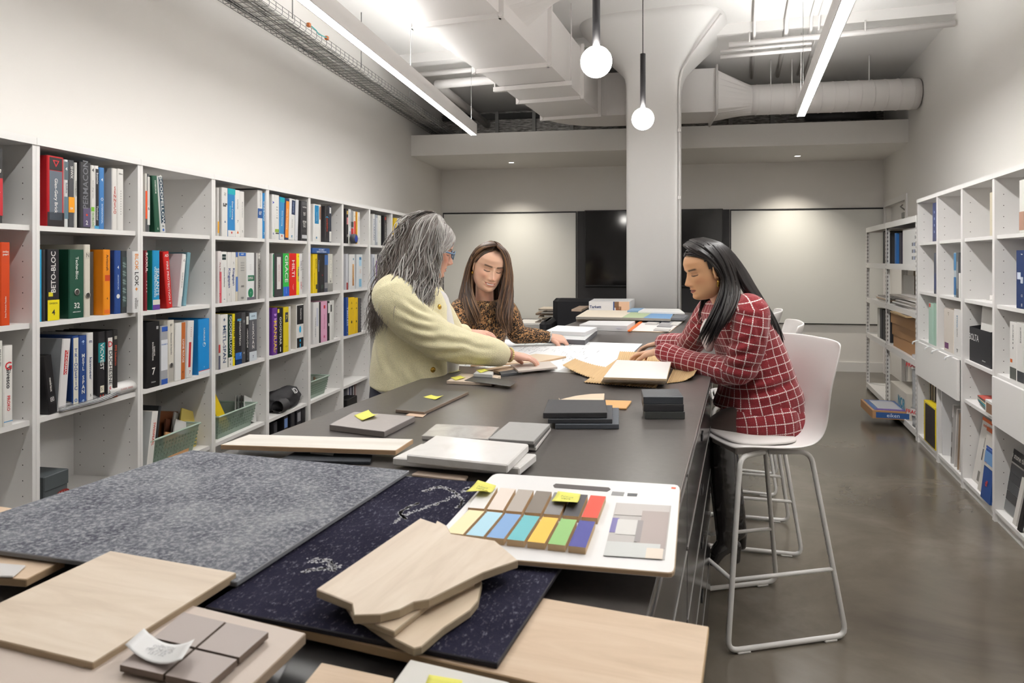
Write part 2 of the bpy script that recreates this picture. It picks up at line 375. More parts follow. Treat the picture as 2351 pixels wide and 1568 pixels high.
for x in (-.05, wd+.05): MB().tube([(x, (flg[2]+flg[3])/2, -.04), (x, (flg[2]+flg[3])/2, ZC-zb0)], .006, 6).obj('hanger_rod', DUCT, du)
# elbow: from the main run to a run along the back, as a swept rectangle
y4 = flg[4]; P0 = Vector((wd/2, y4, 0)); ang = TR-TL      # back run direction in local frame
bd = Vector((cos(-(TL-TR)), sin(-(TL-TR)), 0)); bd = Vector((cos(TR-TL), sin(TR-TL), 0))
def rect(c, t, wv=wd):
    n = Vector((t.y, -t.x, 0)).normalized()*wv/2
    return [c-n, c+n, c+n+Vector((0, 0, hd)), c-n+Vector((0, 0, hd))]
steps = []; t0 = Vector((0, 1, 0)); tot = pi/2-(TR-TL); R_e = wd/2+.12; pos = P0.copy(); prev = 0; N_ = 6; seg_pts = [(pos.copy(), t0)]
for k in range(1, N_+1):
    a = tot*k/N_; t = Vector((sin(a), cos(a), 0)); am = tot*(k-.5)/N_; pos = pos+Vector((sin(am), cos(am), 0))*R_e*tot/N_; seg_pts.append((pos.copy(), t))
m = MB()
for k in range(N_): m.loft([rect(*seg_pts[k]), rect(*seg_pts[k+1])], cap=(k in (0,)), smooth=False)
m.obj('elbow', DUCT, du, fix=True)
tE = seg_pts[-1][1]; pE = seg_pts[-1][0]
# run length so that the transition ends where the spiral duct starts (picture column 1632 -> 1715)
Ml = Matrix.Translation(du.location) @ Matrix.Rotation(-TR, 4, 'Z')
def lenpx(px):
    lo, hi = 0, 5
    for _ in range(50):
        mid = (lo+hi)/2; p = Ml @ (pE+tE*mid)
        if CX+FPX*p.x/p.y < px: lo = mid
        else: hi = mid
    return lo
l1, l2, l3 = lenpx(1640), lenpx(1722), lenpx(2104)
MB().loft([rect(pE, tE), rect(pE+tE*l1, tE)], smooth=False).obj('duct_section', DUCT, du, fix=True)
nrm = Vector((tE.y, -tE.x, 0))
def rect_n(c, n=32, k=0.0, rad=.165):
    out = []
    for i in range(n):
        a = 2*pi*i/n + pi/4*0; cx_, cz_ = cos(a), sin(a)
        q = max(abs(cx_)/(wd/2), abs(cz_)/(hd/2)); rx, rz = cx_/q, cz_/q
        x = rx*(1-k)+cx_*rad*k; z = rz*(1-k)+cz_*rad*k
        zc = hd/2*(1-k) + (.178)*k
        out.append(c+nrm*x+Vector((0, 0, z+zc)))
    return out
MB().loft([rect_n(pE+tE*l1, k=0), rect_n(pE+tE*l2, k=1)], smooth=False).obj('transition', DUCT, du, fix=True)
sp = MB(); nseg = 26
sp.loft([rect_n(pE+tE*(l2+(l3-l2)*k/nseg), k=1) for k in range(nseg+1)]).obj('spiral_duct', DUCT, du, fix=True)
rb = MB()
for k in range(1, nseg, 2):
    c = pE+tE*(l2+(l3-l2)*k/nseg); rb.loft([rect_n(c-tE*.006, k=1, rad=.166), rect_n(c, k=1, rad=.1705), rect_n(c+tE*.006, k=1, rad=.166)], cap=False)
rb.obj('seam', DUCT, du, fix=True)
for l in (l1*.18, l1): 
    c = pE+tE*l; rr = rect(c-tE*.015, tE, wd+.07); 
    for q in (0, 1): 
        MB().tube([rr[q]+Vector((0, 0, -.03)), rr[3-q]+Vector((0, 0, .03))], .014, 4).obj('flange', DUCT, du)
    MB().tube([rr[0]+Vector((0, 0, -.03)), rr[1]+Vector((0, 0, -.03))], .014, 4).obj('flange', DUCT, du)
for l in (l2+.2, l2+.42, l2+.62, l2+1.2):
    c = pE+tE*l; MB().tube([c+nrm*.1+Vector((0, 0, .2)), c+nrm*.1+Vector((0, 0, ZC2-zb0+.0))], .006, 6).obj('hanger_rod', DUCT, du)
# branch: tapered boot and round spiral duct going right over the table
bs = (flg[1]+flg[2])/2-.25; m = MB()
def circ(x, y, z, r, n=24): return [(x, y+r*cos(2*pi*i/n), z+r*sin(2*pi*i/n)) for i in range(n)]
zc_ = hd*.72
def recx(x, hy, hz, n=24):
    o_ = []
    for i in range(n):
        a = 2*pi*i/n; q = max(abs(cos(a))/hy, abs(sin(a))/hz); o_.append((x, bs+cos(a)/q, zc_-.1+sin(a)/q+.04))
    return o_
m.loft([recx(wd, .28, .17), circ(wd+.32, bs, zc_, .155)], cap=False, smooth=False).obj('branch_boot', DUCT, du, fix=True)
m = MB(); 
for k in range(11):
    x0 = wd+.32+k*.16; m.loft([circ(x0, bs, zc_, .155), circ(x0+.15, bs, zc_, .155), circ(x0+.155, bs, zc_, .161), circ(x0+.16, bs, zc_, .155)], cap=False)
m.obj('branch_spiral_duct', DUCT, du, fix=True)

# ---------------------------------------------------------------- pipes and conduits under the ceiling
def pipe(name, pts, r, label, m=PIPEM, parts=True, n=10):
    return MB().tube(pts, r, n).obj(name, m, label=label, cat='pipe', fix=False)
pw = cross = None
zp = 3.60; e0 = a0.copy(); 
sp_ = 6.965
pa = FR(-3.4, sp_, zp)
for k in range(4000):
    q = FR(-3.6+k*.0012, sp_, zp)
    if toL(q)[0] > D_LW+.01: pa = q; break
pipe('sprinkler_pipe', [pa, FR(-1.55, sp_, zp)], .028, 'white sprinkler pipe from the left wall to the column')
pipe('sprinkler_pipe', [FR(-.12, sp_, zp), FR(D_RW-.02, sp_, zp)], .028, 'white sprinkler pipe from the column to the right wall')
for d in (-.95+1.0, 1.05): MB().tube([FR(d+.02, sp_-.03, zp), FR(d+.02, sp_-.03, zp+.1)], .008, 6).obj('pipe_hanger', PIPEM, label='small hanger holding sprinkler pipe %s' % ('by column' if d < 1 else 'by right wall'), cat='hanger')
pb0 = FR(-.9, sp_-.06, zp-.075); pipe('conduit_pipe', [FR(-.2, sp_-.02, zp-.06), FR(.62, sp_-.02, zp-.06)], .014, 'upper thin white conduit slung under the sprinkler pipe')
pipe('conduit_pipe', [FR(-.2, sp_+.03, zp-.10), FR(.62, sp_+.03, zp-.10)], .02, 'lower white conduit slung under the sprinkler pipe')
f0 = PZ(1140, 182, 3.5); f1 = PZ(1005, 194, 3.5); f2 = PZ(1117, 285, 3.5)
f2 = f1 + (f2-f1).normalized()*2.35
pipe('drain_pipe', [f0, f1+Vector((.1, -.03, 0)), f1, f1+(f2-f1)*.04, f2], .05, 'fat white drain pipe turning towards the back wall', n=14)
for i, (px, zz, r) in enumerate(((1735, 3.77, .014), (1815, 3.76, .02), (1874, 3.77, .014), (1893, 3.77, .01))):
    b = (px-1703)/597*(zz-CAMZ); d = b*cos(TR)
    p0 = FR(d, 2.5, zz); p1 = FR(d, S_STEP-.02, zz); p2 = FR(d, S_STEP+.02, ZC2-.03); p3 = FR(d, 8.6, ZC2-.03)
    pipe('ceiling_conduit', [p0, p1, p2, p3], r, ['thin ceiling conduit nearest the column', 'thickest ceiling conduit beside the round canopy', 'left of the paired thin ceiling conduits by right linear light', 'right of the paired thin ceiling conduits by right linear light'][i])
dk = FR(.2, 8.9, 0)
pipe('dark_pipe', [PY(1850, 270, 8.75), PY(2010, 264, 8.55)], .05, 'dark pipe lying above the bulkhead on the right', mat('#4a4849', .5), n=12)
# ---------------------------------------------------------------- bookcases
SHZ = [1.653, 1.253, .857, .43]; ROWN = ['top', 'second', 'third', 'fourth', 'bottom']
sJ0 = sL(83, 0); SP = (sL(900, 0)-sL(83, 0))/7; TOPZ = 2.012; DEP = .372; PT = .0185
HOLE = mat('#4a4745', .8)
def peg_holes(m, y0, y1, z0, z1):
    for yy, sg in ((y0+PT, 1), (y1-PT, -1)):
        for x in (-.045, -.19, -.325):
            z = z0+.06
            while z < z1-.04:
                r = .0028; pts = [(x+r*cos(i*pi/3), yy+sg*.0004, z+r*sin(i*pi/3)) for i in range(6)]
                m.add(pts, [tuple(range(6)) if sg < 0 else tuple(reversed(range(6)))]); z += .064
def bookcase(loc, rz, wdt, shelves, label, group):
    r = empty('bookcase', loc, rz, label, 'bookcase', group)
    for y in (0, wdt-PT): MB().box(-DEP, 0, y+.0006, y+PT-.0006, .0, TOPZ-.03).obj('side_panel', WHITE, r)
    MB().box(-DEP, .004, .0006, wdt-.0006, TOPZ-.03, TOPZ).obj('top_panel', WHITE, r)
    MB().box(-DEP, -DEP+.01, PT, wdt-PT, .05, TOPZ-.03).obj('back_panel', WHITE, r)
    MB().box(-DEP+.01, -.004, PT, wdt-PT, .05, .072).obj('shelf', WHITE, r)
    MB().box(-.03, -.015, PT, wdt-PT, 0, .05).obj('plinth', WHITE, r)
    for z in shelves: MB().box(-DEP+.01, -.012, PT, wdt-PT, z-.022, z).obj('shelf', WHITE, r)
    m = MB(); peg_holes(m, 0, wdt, .1, TOPZ-.06); m.obj('peg_holes', HOLE, r, kind='stuff')
    return r
ORD = ['first', 'second', 'third', 'fourth', 'fifth', 'sixth', 'seventh', 'eighth', 'ninth', 'tenth']
for k in range(-1, 9):
    bookcase(FL(0, sJ0+SP*k), -TL, SP, SHZ, 'white open bookcase on the left wall, %s from the camera' % ORD[k+1], 'left wall bookcases')
D_RS = 1.4585*cos(TR); sRe = sR(2106, D_RS)
for k in range(4):
    sh = [SHZ[0], SHZ[1], SHZ[2]] + ([.593] if k == 2 else [])
    bookcase(FR(D_RS, sRe-SP*k), -TR+pi, SP, sh, 'white open bookcase on the right wall, %s' % ['farthest, beside the metal rack', 'second from the metal rack', 'third from metal rack, without a drawer', 'nearest to the camera'][k], 'right wall bookcases')

# ---------------------------------------------------------------- binders and books
LABELS = {}
def uniq(label):
    LABELS[label] = LABELS.get(label, 0)+1; return label
def place(side, px, d):
    if side == 'L': s = sL(px, d); return FL(d, s), -TL, s
    s = sR(px, D_RS-d); return FR(D_RS-d, s), -TR+pi, -s
PAGE = mat('#d9d6d0', .8)
def binder(side, x0, x1, ytop, z, color, panels=(), texts=(), label='', group=None, lean=0, d=-.012, depth=.265, sidec=None, name='binder', rings=True, h=None, page=PAGE, cat='binder', hole=None, rough=.38):
    loc, rz, s0 = place(side, x0, d); _, _, s1 = place(side, x1, d); wv = max(s1-s0, .006)
    if h is None: h = CAMZ+(CY-ytop)/FPX*loc.y - z
    h = max(.05, h); t = min(.0035, wv*.2)
    loc = Vector((loc.x, loc.y, z+.0005)); m = MB()
    rr = min(.004, wv*.25)
    # spine with rounded corners and two boards, a C in plan
    poly = [(-depth, 0), (-rr, 0), (0, rr), (0, wv-rr), (-rr, wv), (-depth, wv), (-depth, wv-t), (-t-.001, wv-t), (-t-.001, t), (-depth, t)]
    n = len(poly); vs = [(p[0], p[1], zz) for zz in (0, h) for p in poly]
    fs = [(i, (i+1) % n, n+(i+1) % n, n+i) for i in range(n)]
    for q in ((0, 1, 8, 9), (1, 2, 3, 4, 7, 8), (4, 5, 6, 7)): fs.append(tuple(n+i for i in q)); fs.append(tuple(reversed(q)))
    m.add(vs, fs)
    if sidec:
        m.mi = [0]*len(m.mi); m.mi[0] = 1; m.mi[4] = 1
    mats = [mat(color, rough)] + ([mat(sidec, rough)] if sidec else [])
    rot = Euler((0, 0, rz))
    Mx = Matrix.Rotation(rz, 4, 'Z') @ Matrix.Rotation(radians(lean), 4, 'X')
    o = m.obj(name, mats, loc=loc, label=uniq(label), cat=cat, group=group)
    if lean:
        e = Mx.to_euler(); o.rotation_euler = e
        if lean < 0: o.location += Mx.to_3x3() @ Vector((0, 0, 0)) + Vector((0, 0, wv*sin(radians(-lean))*1.0*0))
        o.location.z += wv*sin(radians(-lean)) if lean < 0 else 0
    else: o.rotation_euler = rot
    MB().box(-depth+.006, -t-.003, t+.0008, wv-t-.0008, .006, h-.012).obj('pages', page, o)
    for q, pnl in enumerate(panels):
        z0, z1, c = pnl[:3]; ya, yb = (pnl[3], pnl[4]) if len(pnl) > 3 else (.04, .96)
        MB().box(.0, .0006, wv*ya, wv*yb, h*z0, h*z1).obj('spine_label', mat(c, .4), o)
    for tx in texts:
        body, c, ori, zc, ln, k = tx[:6]; yc = tx[6] if len(tx) > 6 else .5
        nn = max(len(q) for q in body.split('\n')); lines = body.count('\n')+1
        if ori in 'du':
            size = min(wv*k*1.35/lines, ln*h/(.56*nn)); sx = min(1.6, max(.55, ln*h/(.56*nn*size)))
            xa, ya = ((0, 0, -1), (0, 1, 0)) if ori == 'd' else ((0, 0, 1), (0, -1, 0))
            text(o, body, size, (.0009, wv*yc, h*zc), xa, ya, c, .012, sx=sx)
        elif ori == 'h':
            size = min(wv*k/(.56*nn), ln*h)
            text(o, body, size, (.0009, wv*yc, h*zc), (0, 1, 0), (0, 0, 1), c, .015)
        else:   # stacked letters
            size = min(wv*k*1.2, ln*h/(.9*len(body)))
            text(o, '\n'.join(body), size, (.0009, wv*yc, h*zc), (0, 1, 0), (0, 0, 1), c, .02)
    if hole is not None:
        MB().lathe([(.011, 0), (.015, .0015), (.011, .002)], 16, Matrix.Translation((.0006, wv/2, h*hole)) @ Matrix.Rotation(pi/2, 4, 'Y'), cap=False).obj('finger_hole_ring', mat('#b9b6b0', .3, metal=.6), o)
        MB().lathe([(.0, 0), (.0115, 0)], 16, Matrix.Translation((.001, wv/2, h*hole)) @ Matrix.Rotation(pi/2, 4, 'Y'), cap=False).obj('finger_hole', mat('#3a3633', .8), o)
    return o
ROWZ = {1: SHZ[0], 2: SHZ[1], 3: SHZ[2], 4: SHZ[3], 5: .072}
def row(side, rw, bayname, specs, group):
    for sp_ in specs:
        x0, x1, yt, col, pn, tx, desc = sp_[:7]; kw = dict(sp_[7]) if len(sp_) > 7 else {}
        binder(side, x0, x1, yt, ROWZ[rw], col, pn, tx, '%s, %s shelf, %s' % (desc, ROWN[rw-1], bayname), group, **kw)
WH = '#e4e2de'; GY = '#c9c7c4'; BK = '#1f1e20'; NV = '#1e3a63'; RD = '#b8202a'
LB = ['first left bookcase', 'second left bookcase', 'third left bookcase', 'fourth left bookcase', 'fifth left bookcase', 'sixth left bookcase', 'seventh left bookcase', 'eighth left bookcase', 'ninth left bookcase']
G = 'binders on the left bookcases'
row('L', 1, LB[0], [(-14, 7, 338, '#2b2a2c', [(.1, .6, RD)], [('Brampton', WH, 'd', .5, .5, .5)], 'dark book with red panel at picture edge')], G)
row('L', 2, LB[0], [(-22, -2, 566, WH, [], [], 'white book beside orange binder at picture edge'),
    (1, 24, 556, '#c8420f', [], [('swiss\npearl', WH, 'h', .87, .05, .8), ('Swiss Premium Façades', WH, 'u', .22, .32, .22)], 'burnt orange binder with small white title')], G)
row('L', 3, LB[0], [(-8, 7, 784, '#dcdad4', [], [('MANUEL', '#777777', 'd', .8, .25, .3)], 'plain off white book at picture edge'),
    (8, 30, 795, WH, [(.05, .06, '#4a90c0')], [('Givesco', '#23272e', 'd', .6, .33, .55), ('PROKO', '#c8252f', 'd', .28, .16, .4), ('G', '#c8252f', 'h', .74, .14, .6)], 'white binder with red and black title and blue line')], G)
row('L', 1, LB[1], [
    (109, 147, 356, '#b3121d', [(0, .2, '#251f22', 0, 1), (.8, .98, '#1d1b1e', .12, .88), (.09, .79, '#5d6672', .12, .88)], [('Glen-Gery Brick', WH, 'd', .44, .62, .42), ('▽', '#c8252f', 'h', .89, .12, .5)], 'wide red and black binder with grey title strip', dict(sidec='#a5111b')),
    (147.5, 157, 366, '#cfd2d2', [(.12, .45, '#5a7482'), (.7, .97, '#56666e')], [('4', WH, 'h', .86, .07, .8), ('BuildRite', '#5c6670', 'd', .58, .22, .55)], 'slim white book with a blue photo band'),
    (157.5, 171, 367, '#45464a', [(.22, .45, '#e79a17', 0, 1)], [('SHWX', WH, 'd', .82, .14, .5), ('04', WH, 'h', .28, .05, .7)], 'charcoal binder with an orange block'),
    (171.5, 178, 373, '#d2d0cb', [], [('conception', '#666666', 'd', .6, .3, .5)], 'thin off white book next to orange blocked binder'),
    (184, 209, 371, '#2f2f33', [(.02, .31, '#584f6e', .28, .95)], [('PERMACON', '#73757a', 'u', .66, .62, .55), ('2', WH, 'h', .08, .09, .5, .6), ('◖◗', '#e0452b', 'h', .2, .04, .4, .6)], 'black binder with tall grey title and purple label', dict(sidec='#2a292c')),
    (209.5, 217, 379, '#dfddd8', [(.27, .34, '#6fae2f')], [('4', '#333333', 'h', .92, .08, .8), ('ISOBLOC', '#57962a', 'd', .14, .22, .6), ('murs à coffrage isolant', '#777777', 'd', .62, .4, .45)], 'slim white book with small green mark'),
    (217.5, 227, 380, '#e2e0dc', [(.04, .95, '#222226', .2, .96), (0, .05, '#4ba3cf', 0, 1)], [('bomix', WH, 'd', .8, .2, .45, .58), ('Techniseal', WH, 'd', .25, .3, .4, .58)], 'narrow black and white binder'),
    (228, 240, 384, '#3d78b4', [], [('4', WH, 'h', .8, .07, .6), ('◇', WH, 'h', .48, .06, .6), ('INTERNATIONAL', '#cfe0f0', 'd', .25, .3, .4)], 'plain mid blue binder'),
    (258, 269, 386, '#dddad5', [], [('SENNECO', '#b5483e', 's', .48, .62, .6)], 'white binder with stacked red outline letters', dict(sidec='#b9b7b5')),
    (270, 284, 387, '#dbd9d5', [], [('• • • • • • • • • •', '#777777', 'd', .45, .7, .3), ('Soleno', '#555555', 'h', .92, .03, .7)], 'white binder with a row of dots')], G)
row('L', 2, LB[1], [
    (92, 96, 573, '#1ca0cf', [], [], 'thin cyan book against the panel'),
    (97, 106, 573, '#2a292c', [], [], 'plain black binder before the black and yellow one'),
    (108, 137, 572.5, '#1b1a1f', [(0, .29, '#e9d813', .05, .97), (.34, .4, '#d8c92a', .12, .45)], [('BETO-BLOC', WH, 'u', .68, .55, .42), ('4', '#2a2a2a', 'h', .11, .11, .5), ('DIVISION', '#55531a', 'h', .24, .035, .7)], 'black binder with yellow lower label'),
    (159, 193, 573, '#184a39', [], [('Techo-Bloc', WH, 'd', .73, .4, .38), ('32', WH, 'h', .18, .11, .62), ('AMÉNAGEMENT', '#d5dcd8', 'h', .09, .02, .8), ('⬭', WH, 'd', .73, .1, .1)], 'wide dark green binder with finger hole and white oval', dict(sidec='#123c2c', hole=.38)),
    (194, 208, 561.5, '#d3cdc0', [(.8, .9, '#c5bfb2', .2, .8)], [('N', '#7a756b', 'h', .85, .08, .5)], 'tall cream binder', dict(sidec='#c9c3b6', hole=.3)),
    (209, 216, 578, '#55524f', [], [], 'grey box set back behind cream binder', dict(d=-.06)),
    (238, 254, 573, '#e28a12', [(.52, .61, '#c2441d', .2, .9), (.02, .08, '#dd6d25', .1, .9)], [('Arriscraft', '#4f2d16', 'd', .8, .35, .5), ('4', '#4f2d16', 'h', .25, .05, .5)], 'bright orange binder', dict(sidec='#d97f10')),
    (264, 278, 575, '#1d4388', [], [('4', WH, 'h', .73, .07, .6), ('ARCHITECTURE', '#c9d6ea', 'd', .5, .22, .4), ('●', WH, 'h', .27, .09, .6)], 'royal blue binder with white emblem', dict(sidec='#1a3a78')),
    (279, 292, 576, '#33383b', [(.1, .9, '#3d4c4c', .15, .9)], [('# # # # #', '#8fa3a0', 'd', .5, .8, .6)], 'dark book with grid pattern'),
    (305, 321, 577, '#dedede', [], [('BLOK', '#dd8a3c', 'd', .83, .24, .72), ('LOK', '#26262a', 'd', .55, .2, .72), ('✦', '#dd8a3c', 'h', .38, .08, .6), ('Masonry\nReinforcement\n& Tie Systems', '#555555', 'd', .15, .22, .5)], 'white binder with orange and black title', dict(d=.02))], G)
row('L', 3, LB[1], [
    (113, 133, 765, '#201f21', [(.18, .3, '#2b2a2c', .2, .8)], [('matériaux', WH, 'd', .5, .3, .25), ('▣', WH, 'h', .24, .09, .5)], 'black binder slumped against the left panel', dict(lean=7, h=.25)),
    (133, 152, 764, '#d8d6d6', [(.5, .84, '#b51f24', .35, .75)], [('FUNDERMAX', WH, 'd', .67, .3, .26, .55)], 'white binder with a small red vertical label', dict(lean=-5, sidec='#8f9296', h=.31)),
    (167, 181, 772, '#24427c', [(.03, .97, '#d8d5c8', .1, .9)], [('TRIODETIC', '#33508a', 's', .53, .75, .6), ('◎', '#4a78b8', 'h', .1, .06, .6)], 'navy binder with cream strip and stacked letters', dict(sidec='#1f3a70')),
    (181.5, 200, 772, '#26437d', [], [('METL', WH, 's', .62, .26, .5), ('SPAN', WH, 's', .3, .28, .5), ('✿', '#b9d0ef', 'h', .9, .08, .6), ('✿', '#b9d0ef', 'h', .06, .08, .6)], 'navy binder with stacked white letters and floral marks'),
    (200.5, 215, 765, '#dddcd9', [(0, .03, '#2b56a4', .2, .95)], [('kawneer', '#3b4c74', 'd', .5, .36, .4), ('m', '#3b4c74', 'h', .88, .07, .6), ('5', '#555555', 'h', .12, .05, .5)], 'white binder with small blue comb mark'),
    (225, 242, 763, '#242326', [(.56, .84, '#177d82', .05, .95), (.12, .22, '#d9d2bf', .3, .8)], [('VICWEST', WH, 'd', .64, .36, .62), ('5', '#4a4a4a', 'h', .17, .06, .5), ('▮▮', '#c33b22', 'h', .07, .05, .8)], 'black binder with teal title block', dict(sidec='#29282b')),
    (244, 259, 761, '#222124', [(.08, .9, '#dcdad6', .25, .92)], [('DUCHESNE', '#2a2a2c', 'd', .46, .45, .5, .6), ('5', '#c8252f', 'h', .14, .09, .6, .6), ('D', '#c8252f', 'h', .8, .12, .6, .6)], 'black binder with white label and red logo'),
    (259.5, 271, 758, '#2c2a2a', [(.0, .14, '#7a3d2c', .1, .9)], [('PPG Industries', '#c0523a', 'd', .62, .4, .45), ('▩', '#b9b5a8', 'h', .88, .06, .7)], 'dark binder with rust coloured title')], G)
row('L', 1, LB[2], [
    (334, 338, 398, '#d8d5cf', [(.22, .7, '#e2501c', 0, 1), (0, .22, '#4c4b4d', 0, 1)], [], 'narrow white orange and grey striped book'),
    (338.5, 344, 399, '#55575a', [(.12, .45, '#d9d9d6', 0, 1), (.45, .95, '#c7c6c2', 0, 1)], [('6', '#333333', 'h', .4, .08, .8)], 'narrow grey book with number six'),
    (357, 368.5, 404, '#1f4f3b', [], [('HOBSON', WH, 'd', .82, .16, .45), ('▲', WH, 'h', .7, .04, .5), ('6', WH, 'h', .06, .06, .5)], 'dark green binder leaning left', dict(lean=5, sidec='#1a4432')),
    (369.5, 381, 405, '#d5d6d4', [(.16, .98, '#1c3a4c', .2, .98)], [('GOODFELLOW', WH, 'd', .58, .72, .5, .58), ('06', '#333333', 'h', .11, .05, .6), ('◉', '#2f5fae', 'h', .04, .06, .6)], 'white binder with dark slate title strip, leaning', dict(lean=5.5))], G)
row('L', 2, LB[2], [
    (334, 339, 575, '#7c1f2a', [], [('ROXUL', WH, 'd', .8, .3, .9), ('▪ ▪ ▪ ▪', WH, 'd', .4, .4, .6)], 'narrow maroon book with white letters'),
    (351, 367, 575, '#0f87b8', [(.0, .085, '#5f3a8c', 0, 1), (.085, .17, '#d9d5c8', 0, 1)], [('SEALANTS', WH, 'd', .47, .45, .55, .62), ('WATERPROOFING', '#cfe6ef', 'd', .47, .45, .3, .28)], 'teal and blue binder with purple foot', dict(sidec='#0d7260')),
    (384, 397, 576, '#c21f1c', [], [('FIRE PROTECTION 7', WH, 'd', .45, .8, .34), ('AD', WH, 'h', .93, .07, .7)], 'red binder leaning left with white spaced letters', dict(lean=6, sidec='#b01a18', h=.30)),
    (409, 417, 583, '#dfdedd', [(.2, .96, '#e6e4e2', .1, .9)], [('systèmes pare-air', '#555555', 'd', .5, .4, .35), ('△', '#777777', 'h', .88, .06, .6)], 'white binder tipping right, its pale side showing', dict(lean=-8, sidec='#cfc9cd', h=.29, depth=.29)),
    (421, 428, 578, '#6f98a4', [], [], 'grey blue binder behind the tipping white binder', dict(lean=-8, h=.30, d=-.05))], G)
row('L', 3, LB[2], [
    (337, 367, 741, '#19181a', [], [('7', WH, 'h', .24, .15, .5), ('SAMPLES\nÉCHANTILLONS', WH, 'd', .55, .26, .24), ('◼', '#d0d0d0', 'h', .9, .06, .3, .8), ('Division', '#c9c9c9', 'h', .08, .03, .6)], 'wide black binder box with white seven'),
    (369, 385.5, 749, '#9c9da2', [(.9, .98, '#2c55a8', .15, .95), (0, .09, '#2c55a8', .1, .95), (.24, .76, '#d8dadf', .05, .95)], [('CERAMICA', '#4a6fb0', 'h', .68, .04, .8)], 'grey binder with blue bands top and foot'),
    (386, 400, 736, '#d3cec3', [(.02, .3, '#b0aca5', .1, .9)], [('07', '#555555', 'h', .92, .05, .6), ('Panneaux de façades', '#666666', 'd', .62, .45, .3)], 'cream book marked with small number', dict(hole=.28)),
    (402, 426, 743, '#e2e1df', [(.0, 1, '#b4622a', .55, .92)], [('LIGNE ROUGE', WH, 'd', .5, .4, .22, .73), ('✿', '#333333', 'h', .12, .06, .3, .72)], 'white binder with tall brown stripe', dict(lean=-1)),
    (428, 442, 738, '#dddad8', [(.18, .62, '#bb2f33', .25, .6), (.04, .14, '#e4e2e0', .3, .7)], [('• • • • •', '#b53a3a', 'd', .8, .3, .3), ('7', '#b5252f', 'h', .09, .08, .5)], 'white binder with red lettering band', dict(lean=-3)),
    (456, 481, 734, '#1c88cf', [(0, .06, '#dfe4e6', .0, 1), (.06, .07, '#c8252f', 0, 1)], [('CARLISLE', WH, 'd', .72, .26, .3), ('◔', WH, 'h', .53, .1, .4), ('7', WH, 'h', .12, .04, .4)], 'bright blue binder with white flame mark', dict(sidec='#1878b8'))], G)
row('L', 1, LB[3], [
    (500, 503, 431, '#d8d6d2', [(.06, .3, '#e2a01c', 0, 1)], [], 'thin white and orange book at the left panel'),
    (510, 523, 430, '#dfddda', [], [('卍', '#777777', 'h', .86, .08, .6), ('▙▛', '#555555', 'h', .64, .07, .6), ('▲', '#3d5c8c', 'h', .3, .06, .5)], 'white binder with small grey marks', dict(sidec='#c2c0bd')),
    (523.5, 540, 432, '#2f7db8', [(.88, 1, '#1aa3ad', 0, 1), (.0, .13, '#dfddda', 0, 1)], [('Dow Corning', WH, 'd', .55, .42, .42, .6), ('Sealants', '#6fd0d8', 'd', .52, .34, .34, .3), ('◆', '#c8392f', 'h', .08, .06, .5)], 'blue binder with teal top, first of two alike'),
    (540.5, 551, 436, '#e2e0dc', [(.01, .12, '#e3e1dd', 0, 1)], [('7', '#555555', 'h', .33, .08, .6), ('toitures', '#888888', 'd', .7, .3, .35), ('▲', '#d0661e', 'h', .1, .08, .7)], 'white binder with orange triangle at foot'),
    (551.5, 561, 439, '#dedcd8', [], [('7', '#555555', 'h', .12, .07, .6), ('Manuel de l’isolation', '#888888', 'd', .6, .5, .3)], 'white binder with seven at its foot'),
    (592, 603, 436, '#dedcda', [(.42, .62, '#2c5590', 0, 1)], [('07', WH, 'h', .52, .1, .6), ('ARCHITECTURE', '#888888', 'd', .8, .28, .4)], 'white binder with blue photo band', dict(sidec='#d3d0ce')),
    (603.5, 608.3, 443, '#167bb8', [], [('KANALCO', WH, 's', .6, .6, .7), ('7', WH, 'h', .1, .08, .7)], 'narrow blue binder with stacked white letters')], G)
